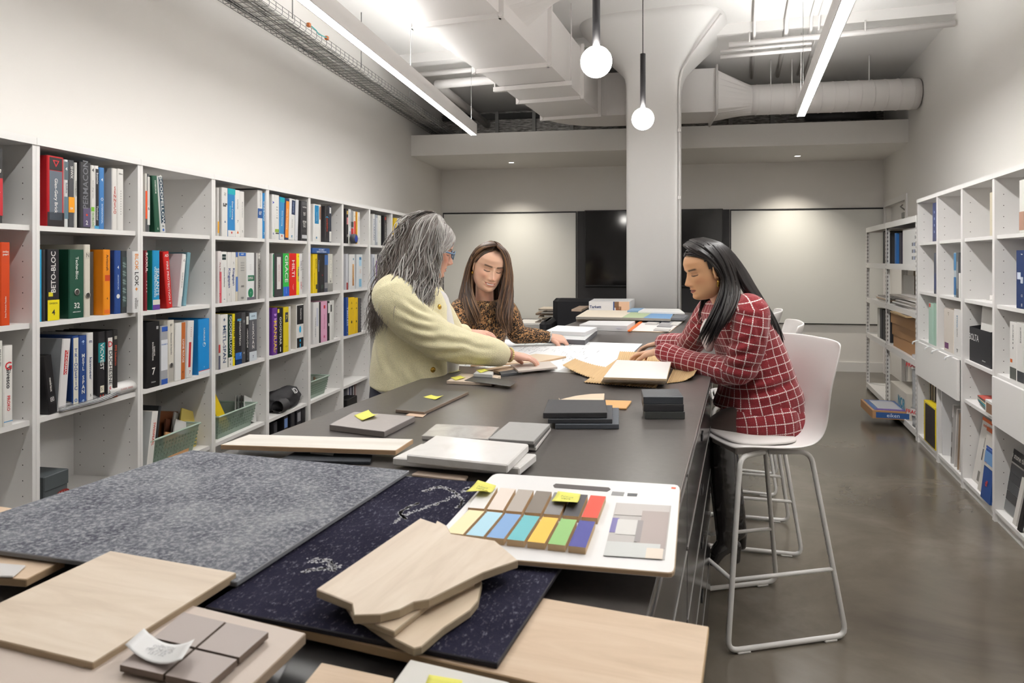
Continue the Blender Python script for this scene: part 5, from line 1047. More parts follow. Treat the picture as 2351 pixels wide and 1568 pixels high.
onfront(o, 'flotex® modular surfaces', .45, T+.022, .02, '#6b6b70'); onfront(o, 'forbo', .86, T+.02, .024, '#4a5fa8')
bd_ = slab('sample_board', [(1471, 736), (1568, 737), (1537, 762), (1441, 759)], T+.006, .0056, '#dcdad8', 'white sample board with an orange edge and grey chips', 'sample board', edge='#b59a78')
for c4, cc in (([(1469, 737), (1476, 737), (1447, 759), (1441, 758.5)], '#e0702a'), ([(1491, 735), (1518, 736), (1508, 744), (1481, 743)], '#b9b7b4'), ([(1524, 736), (1548, 737), (1537, 745), (1513, 744)], '#a3a1a3'), ([(1513, 744.5), (1545, 746), (1540, 750), (1508, 748.5)], '#8f8e90'), ([(1548, 737), (1566, 738), (1556, 746), (1538, 745)], '#c9c7c2'), ([(1505, 753), (1540, 755), (1535, 760), (1500, 757)], '#b3b0ad')):
    oo, a_, lc = frame_of(c4, T+.014, .008); ch = MB().prism(lc, 0, .008).obj('chip', mat(cc, .5), bd_); Mw = Matrix.Translation(oo) @ Matrix.Rotation(a_, 4, 'Z'); ch.matrix_local = bd_.matrix_basis.inverted() @ Mw
slab('sample_board', [(1345, 722), (1560, 724), (1540, 735), (1323, 732)], T+.022, .0215, '#cbc5bd', 'pale board under the coloured carpet tiles', 'sample board', edge='#a89c90')
zc2 = T+.043
for c4, cc, nm in (([(1349, 711), (1455, 713), (1428, 729), (1322, 727)], '#dcd1bf', 'cream'), ([(1455, 713), (1503, 715), (1476, 730), (1428, 729)], '#aab894', 'sage green'), ([(1503, 715), (1548, 718), (1539, 732), (1476, 730)], '#6f94bb', 'sky blue')):
    slab('carpet_tile', c4, zc2, .0205, mat(cc, .95, bump=.4, bscale=300), '%s carpet tile at the far end of the table' % nm, 'carpet tile', 'carpet tiles at the far end', edge='#8f8a82')
slab('carpet_tile', [(1548, 722), (1580, 723), (1570, 731), (1540, 730)], T+.04, .0175, mat('#6b6c70', .95, bump=.5, bscale=300), 'dark grey carpet tile at far end of the table', 'carpet tile', 'carpet tiles at the far end')
slab('carpet_tile', [(1452, 707), (1480, 707), (1470, 713), (1440, 713)], T+.058, .0145, mat('#7f9dbb', .95), 'blue carpet offcut beside the big white binder', 'carpet tile', 'carpet tiles at the far end')
slab('paper_sheet', [(1478, 708), (1560, 709), (1572, 718), (1465, 715)], T+.058, .0145, '#dedddb', 'white card lying on the far carpet tiles', 'card')
yT = 6.15; q0 = PY(1352, 712, yT); q1 = PY(1445, 712, yT)
o, a_, lc = frame_of([(1352, 712), (1445, 712.5), (1457, 704), (1364, 704)], zc2+.001, 0); hT = (712-692)/FPX*yT
tk = MB().prism(lc, 0, hT).obj('binder', mat('#dad9da', .4), loc=(o.x, o.y, zc2+.0006), rz=a_, label='white binder on its side with beige photo, on the carpet tiles', cat='binder')
xs = [p[0] for p in lc]; ys = [p[1] for p in lc]; x0, x1, y0 = min(xs[0], xs[1]), max(xs[0], xs[1]), ys[0]
Lk = x1-x0
for f0, f1, z0_, z1_, cc in ((.60, .63, 0, 1, '#2d4a7c'), (.63, .74, .3, 1, '#7a5a40'), (.66, .8, 0, .45, '#8a5a3c'), (.74, 1, 0, 1, '#d9b294')): MB().box(x0+Lk*f0, x0+Lk*f1, y0-.0012, y0-.0002, hT*z0_, hT*z1_).obj('cover_print', mat(cc, .4), tk)
text(tk, 'Tarkett', .034, (x0+Lk*.16, y0-.0015, hT*.38), (1, 0, 0), (0, 0, 1), '#33406a', .03)
slab('wood_sample', [(1330, 702), (1352, 702), (1335, 711), (1312, 710)], T+.02, .0195, '#b59f8c', 'brown sample at the far left table corner')

# corrugated card wrap with white tiles
def corr(name, pts, z, rise, label, ridges, parent=None, amp=.0022, axis='u'):
    pw = [PZ(x, y, z) for x, y in pts]; o = sum(pw, Vector())/4; m = MB(); nu, nv = ridges*4, 10; vs = []
    for i in range(nu+1):
        for j in range(nv+1):
            u, v = i/nu, j/nv; p = (pw[0]*(1-u)+pw[1]*u)*(1-v)+(pw[3]*(1-u)+pw[2]*u)*v
            vs.append(p-o+Vector((0, 0, rise(u, v)+amp*(1+sin(2*pi*u*ridges)))))
    m.add(vs, [(i*(nv+1)+j, (i+1)*(nv+1)+j, (i+1)*(nv+1)+j+1, i*(nv+1)+j+1) for i in range(nu) for j in range(nv)], True)
    KR = mat('#b99c72', .8, name='kraft_card')
    if parent is None: ob = m.obj(name, KR, loc=o, label=label, cat='packaging', fix=True)
    else: ob = m.obj(name, KR, parent, loc=o-parent.location, fix=True)
    ob.modifiers.new('t', 'SOLIDIFY').thickness = .0012; return ob
cb = corr('corrugated_card', [(1422, 823), (1545, 828), (1506, 893), (1340, 880)], T, lambda u, v: .0015, 'brown corrugated card wrap opened under the white tiles', 26)
corr('side_flap', [(1320, 836), (1396, 846), (1366, 873), (1291, 852)], T, lambda u, v: .002+.022*(1-u)**2, None, 15, cb)
corr('side_flap', [(1545, 850), (1608, 846), (1592, 874), (1530, 882)], T, lambda u, v: .002+.03*max(0, u-.55)**1.6*2.2, None, 14, cb)
corr('end_flap', [(1423, 822), (1546, 827), (1541, 838), (1416, 832)], T, lambda u, v: .004+.028*(1-v), None, 26, cb)
tb = [(1416, 826), (1541, 831), (1531, 870), (1385, 866)]
for i in range(4):
    zz = T+.006+.0095*(i+1); dx, dy = [(-5, 14), (-3, 9), (-1, 5), (0, 0)][i]
    slab('ceramic_tile', [(x+dx, y+dy*.55) for x, y in tb], zz, .009, mat('#eceae8', .3), 'white glazed tile, %s in the pile of four on card' % ['bottom', 'second from bottom', 'third from bottom', 'topmost'][i], 'tile', 'white tiles on the corrugated card', edge='#b9a283')
slab('sample_chip', [(1555, 832), (1607, 835), (1604, 843), (1552, 840)], T+.014, .0136, '#c9c3b2', 'pale curved sample beside the red sleeve'); slab('sample_chip', [(1565, 843), (1612, 846), (1602, 857), (1552, 853)], T+.001, .0008, '#8f8a8b', 'thin grey translucent sheet by the table edge')
# dark piles
DK = [('#3d4147', 'slate'), ('#2b2b2f', 'black'), ('#3f4140', 'charcoal')]
for i in range(3):
    zz = T+.0235*(3-i); off = [0, 1, 3][i]; base_ = [(1472, 893), (1557, 893), (1569, 911), (1477, 911)]
    sc = (T+.0705-CAMZ)/(zz-CAMZ); pts = [(x+off*1.2, CY+(y-CY)/sc*1.0) for x, y in base_]
    slab('stone_block', pts, zz, .0228, mat(DK[i][0], [.3, .5, .6][i], var=.15, vscale=60), '%s stone block, %s of three by the right table edge' % (DK[i][1], ['top', 'middle', 'bottom'][i]), 'stone block', 'dark stone blocks')
for i, (pts, zz, th, c, nm) in enumerate((
        ([(1272, 934), (1421, 936), (1421, 974), (1275, 974)], T+.0145, .0141, '#4b5058', 'blue grey speckled slab at the bottom of black pile'),
        ([(1268, 928), (1406, 930), (1406, 962), (1258, 962)], T+.028, .013, '#3b3d42', 'charcoal slab in the middle of the black pile'),
        ([(1259, 917), (1390, 918), (1394, 947), (1247, 948)], T+.045, .0165, '#303033', 'matt black slab on top of the black pile'))):
    slab('stone_slab', pts, zz, th, mat(c, .55, var=.2, vscale=80), nm, 'stone slab', 'black slab pile')
m = [(1388, 903)] + [(1388-105*sin(a)*.5-52*(1-cos(a)) if 0 else 1388-105*t_, 903+15*t_**2.2) for t_, a in ((.3, 0), (.6, 0), (.85, 0), (.97, 0))] + [(1283, 912), (1284, 917), (1292, 921), (1385, 922)]
slab('wood_sample', m, T+.018, .0176, WOOD3, 'rounded pale wood sample behind the black slabs')
slab('wood_sample', [(1385, 918), (1450, 920), (1438, 937), (1375, 935)], T+.006, .0056, '#c79a62', 'thin orange wood chip beside the black slabs')
# near the yellow jacket
slab('wood_sample', [(1059, 857), (1150, 862), (1129, 879), (1025, 874)], T+.013, .0126, mat('#cdbcab', .55, var=.06, vscale=40), 'pinkish beige tile with a sticky note beside the standing woman', edge='#c2b19f')
slab('metal_sample', [(1092, 861), (1187, 875), (1172, 886), (1066, 873)], T+.0155, .002, mat('#58585a', .35, metal=.5), 'dark metal sheet lying over the pinkish tile')
slab('stone_chip', [(1096, 849), (1133, 853), (1130, 860), (1087, 857)], T+.03, .0142, mat('#c2c2c0', .5), 'small pale stone chip with a sticky note on it')
for i, (pts, c, nm) in enumerate((([(1112, 846), (1165, 839), (1178, 841), (1126, 849)], '#cdb59c', 'left beige'), ([(1132, 849), (1182, 842), (1196, 845), (1146, 853)], '#d1baa1', 'middle beige'), ([(1146, 853), (1197, 846), (1198, 853), (1150, 859)], '#4c4d50', 'dark grey'))): slab('flooring_strip', pts, T+.012, .0116, mat(c, .5), '%s slim strip sample under the yellow sleeve' % nm)
slab('wood_plank', [(1080, 838), (1230, 812), (1300, 818), (1240, 830)], T+.010, .009, mat('#d2c0a8', .5), 'pale wood plank held under the reaching hand', edge='#b79a7a')
slab('stone_tile', [(1172, 836), (1262, 829), (1280, 842), (1190, 851)], T+.02, .0095, mat('#c4bab2', .4), 'pinkish grey tile under the reaching fingers')
sticky([(1021, 850), (1046, 847), (1058, 853), (1032, 857)], T, 'sticky note lying on the bare table by the yellow jacket', .006)
sticky([(1034, 867), (1058, 863), (1069, 869), (1046, 874)], T+.013, 'sticky note on the pinkish beige tile', .006)
sticky([(1093, 850), (1112, 847), (1124, 852), (1103, 857)], T+.03, 'sticky note on the small stone chip', .006)
# middle of the table
slab('ceramic_tile', [(975, 892), (1076, 899), (974, 946), (908, 940)], T+.011, .0106, mat('#5f5d5b', .35, var=.06), 'long dark grey tile with a sticky note', 'tile', edge='#7a6a5c')
sticky([(972, 912), (990, 908), (1018, 913), (1000, 919)], T+.011, 'sticky note on the long dark grey tile', .01)
slab('sample_chip', [(945, 945), (979, 950), (970, 957), (931, 953)], T+.003, .0026, '#c9ad95', 'small pink chip between the two grey tiles')
slab('stone_tile', [(813, 945), (953, 956), (882, 991), (756, 975)], T+.017, .0166, mat('#9a9491', .55, var=.05, vscale=90), 'square grey stone tile with a sticky note', 'tile', edge='#77716f')
sticky([(813, 955), (846, 944), (868, 960), (832, 968)], T+.017, 'sticky note on the square grey stone tile', .014)
slab('stone_tile', [(1001, 973), (1146, 980), (1120, 1008), (968, 1000)], T+.012, .0116, GMAR, 'polished grey marble tile behind the white marble', 'tile')
for i, (dx, dy, zz, c) in enumerate(((6, 14, .011, '#cfccc8'), (2, 7, .021, '#6a6866'), (0, 0, .031, '#9b9a98'))):
    slab('stone_tile', [(1169+dx*.3, 968+dy*.5), (1263+dx*.3, 973+dy*.6), (1225+dx, 1013+dy), (1122+dx, 1006+dy)], T+zz, .0094, mat(c, .45, var=.05, vscale=70), '%s grey tile of three fanned behind the white marble' % ['bottom', 'middle', 'top'][i], 'tile', 'fanned grey tiles')
slab('sample_chip', [(960, 1080), (1075, 1092), (1068, 1102), (945, 1088)], T+.006, .0056, '#d2bfae', 'pinkish wood chip peeking out under the marble slabs')
slab('marble_slab', [(967, 1018), (1232, 1042), (1192, 1074), (901, 1050)], T+.026, .0195, MARB, 'lower white marble slab', 'marble slab', 'white marble slabs', bev=.003)
slab('marble_slab', [(1000, 999), (1214, 1019), (1165, 1067), (933, 1043)], T+.047, .0205, MARB, 'upper white marble slab with brown veins', 'marble slab', 'white marble slabs', bev=.003)
# plank and what lies under it
slab('carpet_chip', [(690, 1030), (855, 1044), (850, 1060), (640, 1056)], T+.008, .0076, mat('#2f3238', .9, var=.5, vscale=200), 'blue black carpet chip under the long pale plank')
slab('sample_chip', [(720, 1030), (770, 1032), (765, 1045), (712, 1040)], T+.010, .0015, '#e0dfdd', 'white chip sticking out under the long pale plank')
slab('wood_plank', [(572, 997), (949, 1008), (909, 1034), (506, 1021)], T+.03, .0125, ramp_mat('washed_oak', [(.3, '#cfc8bd'), (.6, '#ddd8d0'), (.8, '#e6e3dd')], 3, rough=.45, detail=6, stretch=(1, 9, 9)), 'long whitewashed plank across the table', edge='#b39575')
# carpets
slab('wood_board', [(-80, 1150), (26, 1166), (70, 1182), (-60, 1205)], T+.006, .0056, WOOD2, 'tan wood corner showing at the far left picture edge')
slab('carpet_sheet', [(930, 1093), (1402, 1130), (1142, 1523), (470, 1392)], T+.031, .007, navy_carpet(), 'dark navy carpet sheet with pale chalky pattern', 'carpet', edge='#1d1c26')
cz = T+.0312; mk = MB(); rnd = random.Random(5)
def mark(pts, wd_, n=40):
    P_ = catmull([Vector((x, y, 0)) for x, y in pts], n)
    for q in range(n-1):
        for r_ in range(3):
            x, y = P_[q].x+rnd.uniform(-wd_, wd_), P_[q].y+rnd.uniform(-wd_, wd_)*.5; k = rnd.uniform(1.5, 4.0); A = [PZ(x+a*k, y+b*k*.5, cz) for a, b in ((-1, -.4), (.6, -1), (1, .5), (-.5, 1))]; mk.add(A, [(0, 1, 2, 3)])
SEG = catmull
mark([(975, 1127), (1010, 1118), (1040, 1128), (1062, 1150), (1050, 1165)], 4); mark([(905, 1200), (935, 1180), (980, 1165), (1020, 1150), (1062, 1128), (1075, 1120)], 4); mark([(930, 1190), (920, 1175), (960, 1155)], 3); mark([(715, 1285), (755, 1290), (775, 1300)], 12, 30); mark([(700, 1312), (740, 1306), (772, 1308)], 8, 30)
nv = [o_ for o_ in COL.objects if o_.get('label', '').startswith('dark navy carpet')][0]
cm = mk.obj('chalky_pattern', mat('#a9a9ae', .95), nv, kind='stuff'); cm.matrix_local = nv.matrix_basis.inverted()
m_ = slab('carpet_sheet', [(440, 1033), (940, 1080), (543, 1336), (-190, 1238)], T+.041, .008, CARP, 'mottled grey carpet sheet on the left of the table', 'carpet', edge='#77797f')
# plank below the navy carpet
slab('wood_board', [(1245, 1372), (1628, 1438), (1600, 1660), (1180, 1556), (470, 1394), (700, 1290)], T+.0235, .012, WOOD2, 'pale oak board under the navy carpet, jutting past the table', edge='#b59a78')
# white colour chip board
BZ = T+.045
b4 = [(1133, 1086), (1563, 1113), (1549, 1316), (967, 1268)]
def rounded(pts, k=.05):
    out = []; n = len(pts)
    for i in range(n):
        p, a, b = Vector((*pts[i], 0)), Vector((*pts[i-1], 0)), Vector((*pts[(i+1) % n], 0))
        A = p+(a-p).normalized()*14; B = p+(b-p).normalized()*14
        for t_ in (0, .33, .67, 1): q = A*(1-t_)**2+p*2*t_*(1-t_)+B*t_**2; out.append((q.x, q.y))
    return out
wbz = slab('colour_chart', rounded(b4), BZ, .008, mat('#e6e5e5', .35), 'white sample board with two rows of coloured chips', 'sample board', edge='#b59f84')
def onobj(ob, c4, zt, th, cc, name, rough=.5, edge=None):
    oo, a_, lc = frame_of(c4, zt, th); b = MB().prism(lc, 0, th)
    if edge: b.mi = [0, 0]+[1]*(len(b.mi)-2)
    ch = b.obj(name, [mat(cc, rough)]+([mat(edge, .6)] if edge else []), ob); ch.matrix_local = ob.matrix_basis.inverted() @ (Matrix.Translation(oo) @ Matrix.Rotation(a_, 4, 'Z')); return ch
def lerp2(c, u, v): return tuple((c[0][k]*(1-u)+c[1][k]*u)*(1-v)+(c[3][k]*(1-u)+c[2][k]*u)*v for k in (0, 1))
for rowc, colz in (([(1105, 1116), (1395, 1140), (1376, 1190), (1072, 1165)], ['#e2e0de', '#e0d3c8', '#aaa198', '#7a7067', '#807d7d', '#454448', '#d8432c']),
                   ([(1074, 1170), (1371, 1198), (1349, 1258), (1020, 1222)], ['#f0e2b4', '#a9d2e4', '#7ba2d0', '#66b6be', '#f0bf4a', '#8aba70', '#3d3f92'])):
    for i, cc in enumerate(colz):
        u0, u1 = i/7+.008, (i+1)/7-.014
        onobj(wbz, [lerp2(rowc, u0, 0), lerp2(rowc, u1, 0), lerp2(rowc, u1, 1), lerp2(rowc, u0, 1)], BZ+.0105, .0104, cc, 'colour_chip', .5, edge='#c2a57f')
pq4 = [(1415, 1154), (1541, 1161), (1526, 1285), (1385, 1276)]
onobj(wbz, pq4, BZ+.0006, .0005, '#b4b0ad', 'photo_print', .4)
for pz_, ((u0, u1, v0, v1), cc) in enumerate((((.0, .12, .28, .55), '#6a62a0'), ((.1, .45, .3, .58), '#cfcdca'), ((.02, .98, .0, .22), '#bdb8b5'), ((.5, .98, .12, .8), '#a39692'), ((.45, .55, .3, .7), '#8c8686'), ((.0, .9, .72, .99), '#c5c8c6'), ((.68, .96, .8, .99), '#dfd2c4'))):
    onobj(wbz, [lerp2(pq4, u0, v0), lerp2(pq4, u1, v0), lerp2(pq4, u1, v1), lerp2(pq4, u0, v1)], BZ+.0010+.0002*pz_, .0003, cc, 'photo_patch', .4)
slot = [(1276, 1110), (1398, 1119), (1402, 1123), (1394, 1128), (1273, 1119), (1270, 1114)]
onobj(wbz, slot, BZ+.0008, .0006, '#4b4544', 'handle_slot', .6); onobj(wbz, [(1406, 1128), (1434, 1130), (1431, 1138), (1403, 1136)], BZ+.0007, .0006, '#8a8a8a', 'printed_block'); onobj(wbz, [(1441, 1132), (1464, 1133), (1462, 1139), (1440, 1138)], BZ+.0007, .0006, '#55575a', 'printed_badge')
onobj(wbz, [(1542, 1118), (1552, 1119), (1551, 1122), (1541, 1121)], BZ+.0007, .0006, '#e2603a', 'printed_mark')
A_, B_ = PZ(1147, 1108, BZ+.001), PZ(1204, 1113, BZ+.001)
t = text(None, 'Łääsi', .034, (A_+B_)/2, B_-A_, PZ(1160, 1095, BZ)-PZ(1150, 1110, BZ), '#3c3c3e', .0, label=None); Mw = t.matrix_local.copy(); t.parent = wbz; t.matrix_local = wbz.matrix_basis.inverted() @ Mw
sticky([(1097, 1104), (1139, 1120), (1118, 1143), (1069, 1134)], BZ+.012, 'sticky note with handwriting at the left corner of colour chart', .016, True)
sticky([(1281, 1130), (1333, 1139), (1323, 1167), (1266, 1155)], BZ+.012, 'sticky note with handwriting over the dark chips of colour chart', .012, True)
# broken wood pieces
WP = T+.032
slab('wood_offcut', [(800, 1392), (960, 1300), (1040, 1290), (1107, 1334), (1098, 1378), (1080, 1400), (1020, 1440), (968, 1484), (950, 1488), (905, 1466), (850, 1430)], WP+.011, .0105, WOOD3, 'lower broken wood offcut on the navy carpet', 'wood offcut', 'broken wood offcuts', edge=PLYE)
slab('wood_offcut', [(790, 1380), (930, 1290), (1060, 1290), (1090, 1335), (985, 1386), (905, 1450), (880, 1440), (812, 1415)], WP+.019, .0075, WOOD3, 'middle broken wood offcut on the navy carpet', 'wood offcut', 'broken wood offcuts', edge=PLYE)
slab('wood_offcut', [(726, 1352), (965, 1189), (1000, 1201), (1003, 1194), (1025, 1206), (1036, 1225), (1137, 1241), (1190, 1286), (1109, 1314), (985, 1376), (950, 1382), (918, 1399), (874, 1410), (812, 1412), (808, 1385)], WP+.031, .0115, WOOD, 'top broken wood offcut with splintered edges', 'wood offcut', 'broken wood offcuts', edge=PLYE)
# left foreground panel, tiles and boards
z1 = T+.048
far_, rt, nr = PZ(254, 1264, z1), PZ(543, 1314, z1), PZ(213, 1522, z1); lf = far_+(nr-rt)
def slabw(name, pw, ztop, thick, m, label, edge=None, cat='sample', group='material samples on the table'):
    return slab(name, [(p, 0) for p in pw], ztop, thick, m, label, cat, group, edge=edge)
slabw('wood_veneer_sample', [far_, rt, nr, lf], z1, .0125, WOOD, 'large pale wood panel in the left foreground', edge='#a8947a')
z2 = T+.040; f_, r_, n_ = PZ(458, 1393, z2), PZ(703, 1453, z2), PZ(560, 1590, z2); l_ = f_+(n_-r_); ex = (l_-f_)*1.6
slabw('stone_tile', [f_, r_, r_+(n_-r_)*2.4, r_+(n_-r_)*2.4+(l_-n_)*2.2, f_+(l_-n_)*1.2], z2, .0135, mat('#c4b6ab', .5, var=.04), 'large pinkish beige tile under the mosaic sample', edge='#a3917f', cat='tile')
z3 = z2+.011; q4 = [(422, 1403), (621, 1450), (478, 1575), (270, 1528)]
mo = slab('mosaic_sample', [lerp2(q4, .01, .01), lerp2(q4, .99, .01), lerp2(q4, .99, .99), lerp2(q4, .01, .99)], z2+.0035, .003, '#5a4f4a', 'mosaic sample of four grey tiles on mesh in the foreground', 'tile')
for i in range(2):
    for j in range(2): onobj(mo, [lerp2(q4, i*.5+.012, j*.5+.015), lerp2(q4, i*.5+.485, j*.5+.015), lerp2(q4, i*.5+.485, j*.5+.48), lerp2(q4, i*.5+.012, j*.5+.48)], z3, .0075, '#a59a95', 'mosaic_tile', .5, edge='#6a5c52')
l4 = [PZ(x, y, z3+.003) for x, y in ((330, 1462), (447, 1497), (418, 1545), (287, 1500))]; o = sum(l4, Vector())/4; m = MB(); n = 8; vs = []
for i in range(n+1):
    for j in range(n+1):
        u, v = i/n, j/n; p = (l4[0]*(1-u)+l4[1]*u)*(1-v)+(l4[3]*(1-u)+l4[2]*u)*v; vs.append(p-o+Vector((0, 0, .022*abs(u-.45)**2*2.2)))
m.add(vs, [(i*(n+1)+j, i*(n+1)+j+1, (i+1)*(n+1)+j+1, (i+1)*(n+1)+j) for i in range(n) for j in range(n)], True)
st = m.obj('paper_label', mat('#dfdfdf', .5), loc=o, label='curled white paper label on the mosaic tiles', cat='label', fix=True); st.modifiers.new('t', 'SOLIDIFY').thickness = .0004
text(st, 'collection\nréf. 24 x 24\n15 / 32', .008, (0, 0, .0035), l4[1]-l4[0], l4[0]-l4[3], '#a5a6a8', 0)
slab('tray', [(690, 1470), (1000, 1500), (1240, 1640), (560, 1700)], T+.004, .0036, mat('#2b2a2b', .35), 'black tray sheet at the bottom of the picture')
slab('wood_board', [(738, 1520), (905, 1556), (860, 1680), (640, 1640)], T+.024, .012, WOOD2, 'small wood board cut by the bottom picture edge', edge='#b59a78')
slab('sample_card', [(942, 1513), (1172, 1566), (1130, 1680), (850, 1640)], T+.034, .012, mat('#d3d1cb', .5), 'off white board with a sticky note at the bottom picture edge', edge='#a8a49c')
sticky([(985, 1552), (1062, 1568), (1048, 1620), (965, 1600)], T+.034, 'sticky note on the board at the bottom picture edge', .008)
slabw('wood_board', [PZ(-60, 1262, T+.03), PZ(150, 1284, T+.03), PZ(60, 1330, T+.03), PZ(-160, 1315, T+.03)], T+.03, .012, WOOD2, 'tan board between carpet and wood panel at left edge', edge='#a98f70')
slabw('sample_chip', [PZ(-60, 1286, T+.034), PZ(60, 1296, T+.034), PZ(30, 1322, T+.034), PZ(-120, 1318, T+.034)], T+.0335, .003, mat('#c9c7c6', .5), 'pale grey chip at the left picture edge')
# ---------------------------------------------------------------- white bar stools
SHELL = mat('#dedad8', .42, name='stool_shell'); LEGM = mat('#d8d6d3', .4)
def fillet(pts, r, n=5):
    out = [Vector(pts[0])]
    for i in range(1, len(pts)-1):
        p, a, b = Vector(pts[i]), Vector(pts[i-1]), Vector(pts[i+1]); A = p+(a-p).normalized()*r; B = p+(b-p).normalized()*r
        for k in range(n+1): t = k/n; out.append(A*(1-t)**2+p*2*t*(1-t)+B*t*t)
    out.append(Vector(pts[-1])); return out
def make_stool(loc, rz, label):      # local: faces -x, sled legs at y = +-
    r = empty('bar_stool', loc, rz, label, 'bar stool', 'white bar stools'); SHt = .765
    # shell: surface swept from seat front to top of back
    prof = [(-.165, SHt-.008), (-.155, SHt+.0), (-.1, SHt+.004), (.0, SHt-.004), (.1, SHt-.004), (.165, SHt+.012), (.205, SHt+.06), (.232, SHt+.14), (.252, SHt+.23), (.275, SHt+.32), (.298, SHt+.40), (.303, SHt+.417)]
    wid = [.15, .165, .185, .2, .22, .222, .226, .232, .24, .247, .243, .225]; m = MB(); rings = []
    for (x, z), w_ in zip(prof, wid):
        row_ = []
        for k in range(15):
            t = -1+2*k/14; up = (abs(t)**3.2)
            back = max(0, min(1, (z-SHt-.02)/.2)); row_.append((x-.05*up*back-.0*up, w_*t*(1-.04*up), z+.006*up*(1-back)-(.012*up if z > SHt+.41 else 0)))
        rings.append(row_)
    m.loft(rings, cap=False, closed=False); sh = m.obj('shell', SHELL, r)
    md = sh.modifiers.new('t', 'SOLIDIFY'); md.thickness = .009; md.offset = 1; ss = sh.modifiers.new('s', 'SUBSURF'); ss.levels = ss.render_levels = 2
    m = MB(); n = 28; rg = []
    for q, (k, z) in enumerate(((.99, SHt+.004), (1.0, SHt+.009), (.97, SHt+.014), (.7, SHt+.016))): rg.append([(-.0+.15*k*(abs(cos(a))**.6)*(1 if cos(a) > 0 else -1), .165*k*(abs(sin(a))**.6)*(1 if sin(a) > 0 else -1), z) for a in [2*pi*i/n for i in range(n)]])
    m.loft(rg).obj('seat_pad', mat('#d6d1ce', .6), r)
    m = MB(); m.rbox(-.13, .13, -.1, .1, SHt-.045, SHt-.016, .006).obj('under_plate', mat('#bdb9b6', .5), r)
    for sy in (-1, 1):
        yt, yb = .165*sy, .235*sy
        pts = fillet([(-.02, yt*.75, SHt-.034), (-.15, yt, SHt-.034), (-.245, yb, .013), (.275, yb, .013), (.165, yt, SHt-.034), (.0, yt*.75, SHt-.034)], .045)
        MB().tube(pts, .0105, 10).obj('sled_frame', LEGM, r)
        for x in (-.18, .2): MB().rbox(x-.028, x+.028, yb-.012, yb+.012, 0, .008, .003).obj('glide', mat('#cfccc9', .5), r)
        f = .27; xf = -.15-.095*(1-f/SHt)*1.0; xr = .165+.11*(1-f/SHt); yy = (yt+(yb-yt)*(1-f/SHt))
        MB().tube([(xf, yy, f), (xr, yy, f)], .0085, 8).obj('side_rung', LEGM, r)
    f = .27; xf = -.15-.095*(1-f/SHt); yy = .165+.07*(1-f/SHt)
    MB().tube([(xf, -yy, f), (xf, yy, f)], .0085, 8).obj('foot_rung', LEGM, r)
    return r
# near stool: near sled from (1683,1500) to (1935,1465)
pA, pB = PZ(1690, 1500, 0), PZ(1925, 1468, 0); ang_ = atan2(pB.y-pA.y, pB.x-pA.x); ux = Vector((cos(ang_), sin(ang_), 0)); uy = Vector((-sin(ang_), cos(ang_), 0))
ST_C = (pA+pB)/2 + uy*.235 - ux*.015; ST_A = ang_
stool1 = make_stool(Vector((ST_C.x, ST_C.y, 0)), ST_A, 'white shell bar stool carrying the woman in red check')
def clone_stool(loc, rz, label):
    c = copy_tree(stool1); c.location = loc; c.rotation_euler = (0, 0, rz); c['label'] = label; return c
clone_stool(FR(.0, 3.97), -TR+radians(4), 'white shell bar stool standing farther along right table side')
clone_stool(FR(-.05, 4.9), -TR-radians(3), 'white shell bar stool nearest the column, right table side')
ST_B = Vector((-.36, 3.93, 0)); clone_stool(ST_B, pi-radians(20), 'white shell bar stool under the woman in leopard print')
clone_stool(Vector((.0, 4.78, 0)), pi-radians(25), 'white shell bar stool standing empty behind the woman in leopard print')
# ---------------------------------------------------------------- people: toolkit
def interp(x, xs, ys): return float(np.interp(x, xs, ys))
def limb(m, path, radii, n=20, steps=24, flat=1.0, ref=None):
    P = catmull(path, steps); R = [interp(k/(steps-1)*(len(radii)-1), range(len(radii)), radii) for k in range(steps)]
    rings = []; pu = None
    for k in range(steps):
        t = (P[min(k+1, steps-1)]-P[max(k-1, 0)]).normalized()
        if pu is None:
            u = (ref or Vector((0, 0, 1))).cross(t)
            if u.length < .3: u = Vector((1, 0, 0)).cross(t)
        else: u = pu-t*pu.dot(t)
        u.normalize(); pu = u; v = t.cross(u)
        rings.append((P[k], t, u, v, R[k]))
    out = []
    c, t, u, v, r = rings[0]
    for q in (.25, .6, .87): out.append([c-t*r*sqrt(1-q*q)*.8+(u*cos(a)+v*sin(a)*flat)*r*q for a in [2*pi*i/n for i in range(n)]])
    for c, t, u, v, r in rings: out.append([c+(u*cos(a)+v*sin(a)*flat)*r for a in [2*pi*i/n for i in range(n)]])
    c, t, u, v, r = rings[-1]
    for q in (.87, .6, .25): out.append([c+t*r*sqrt(1-q*q)*.8+(u*cos(a)+v*sin(a)*flat)*r*q for a in [2*pi*i/n for i in range(n)]])
    m.loft(out); return m
def trunk(m, rings, n=36, pw=2.5):    # rings: (center, forward, lateral, half_depth, half_width)
    out = []
    for c, f, l, hd, hw in rings:
        row_ = []
        for i in range(n):
            a = 2*pi*i/n; ca, sa = cos(a), sin(a); x = abs(ca)**(2/pw)*(1 if ca > 0 else -1); y = abs(sa)**(2/pw)*(1 if sa > 0 else -1)
            row_.append(c+f*hd*x+l*hw*y)
        out.append(row_)
    m.loft(out); return m
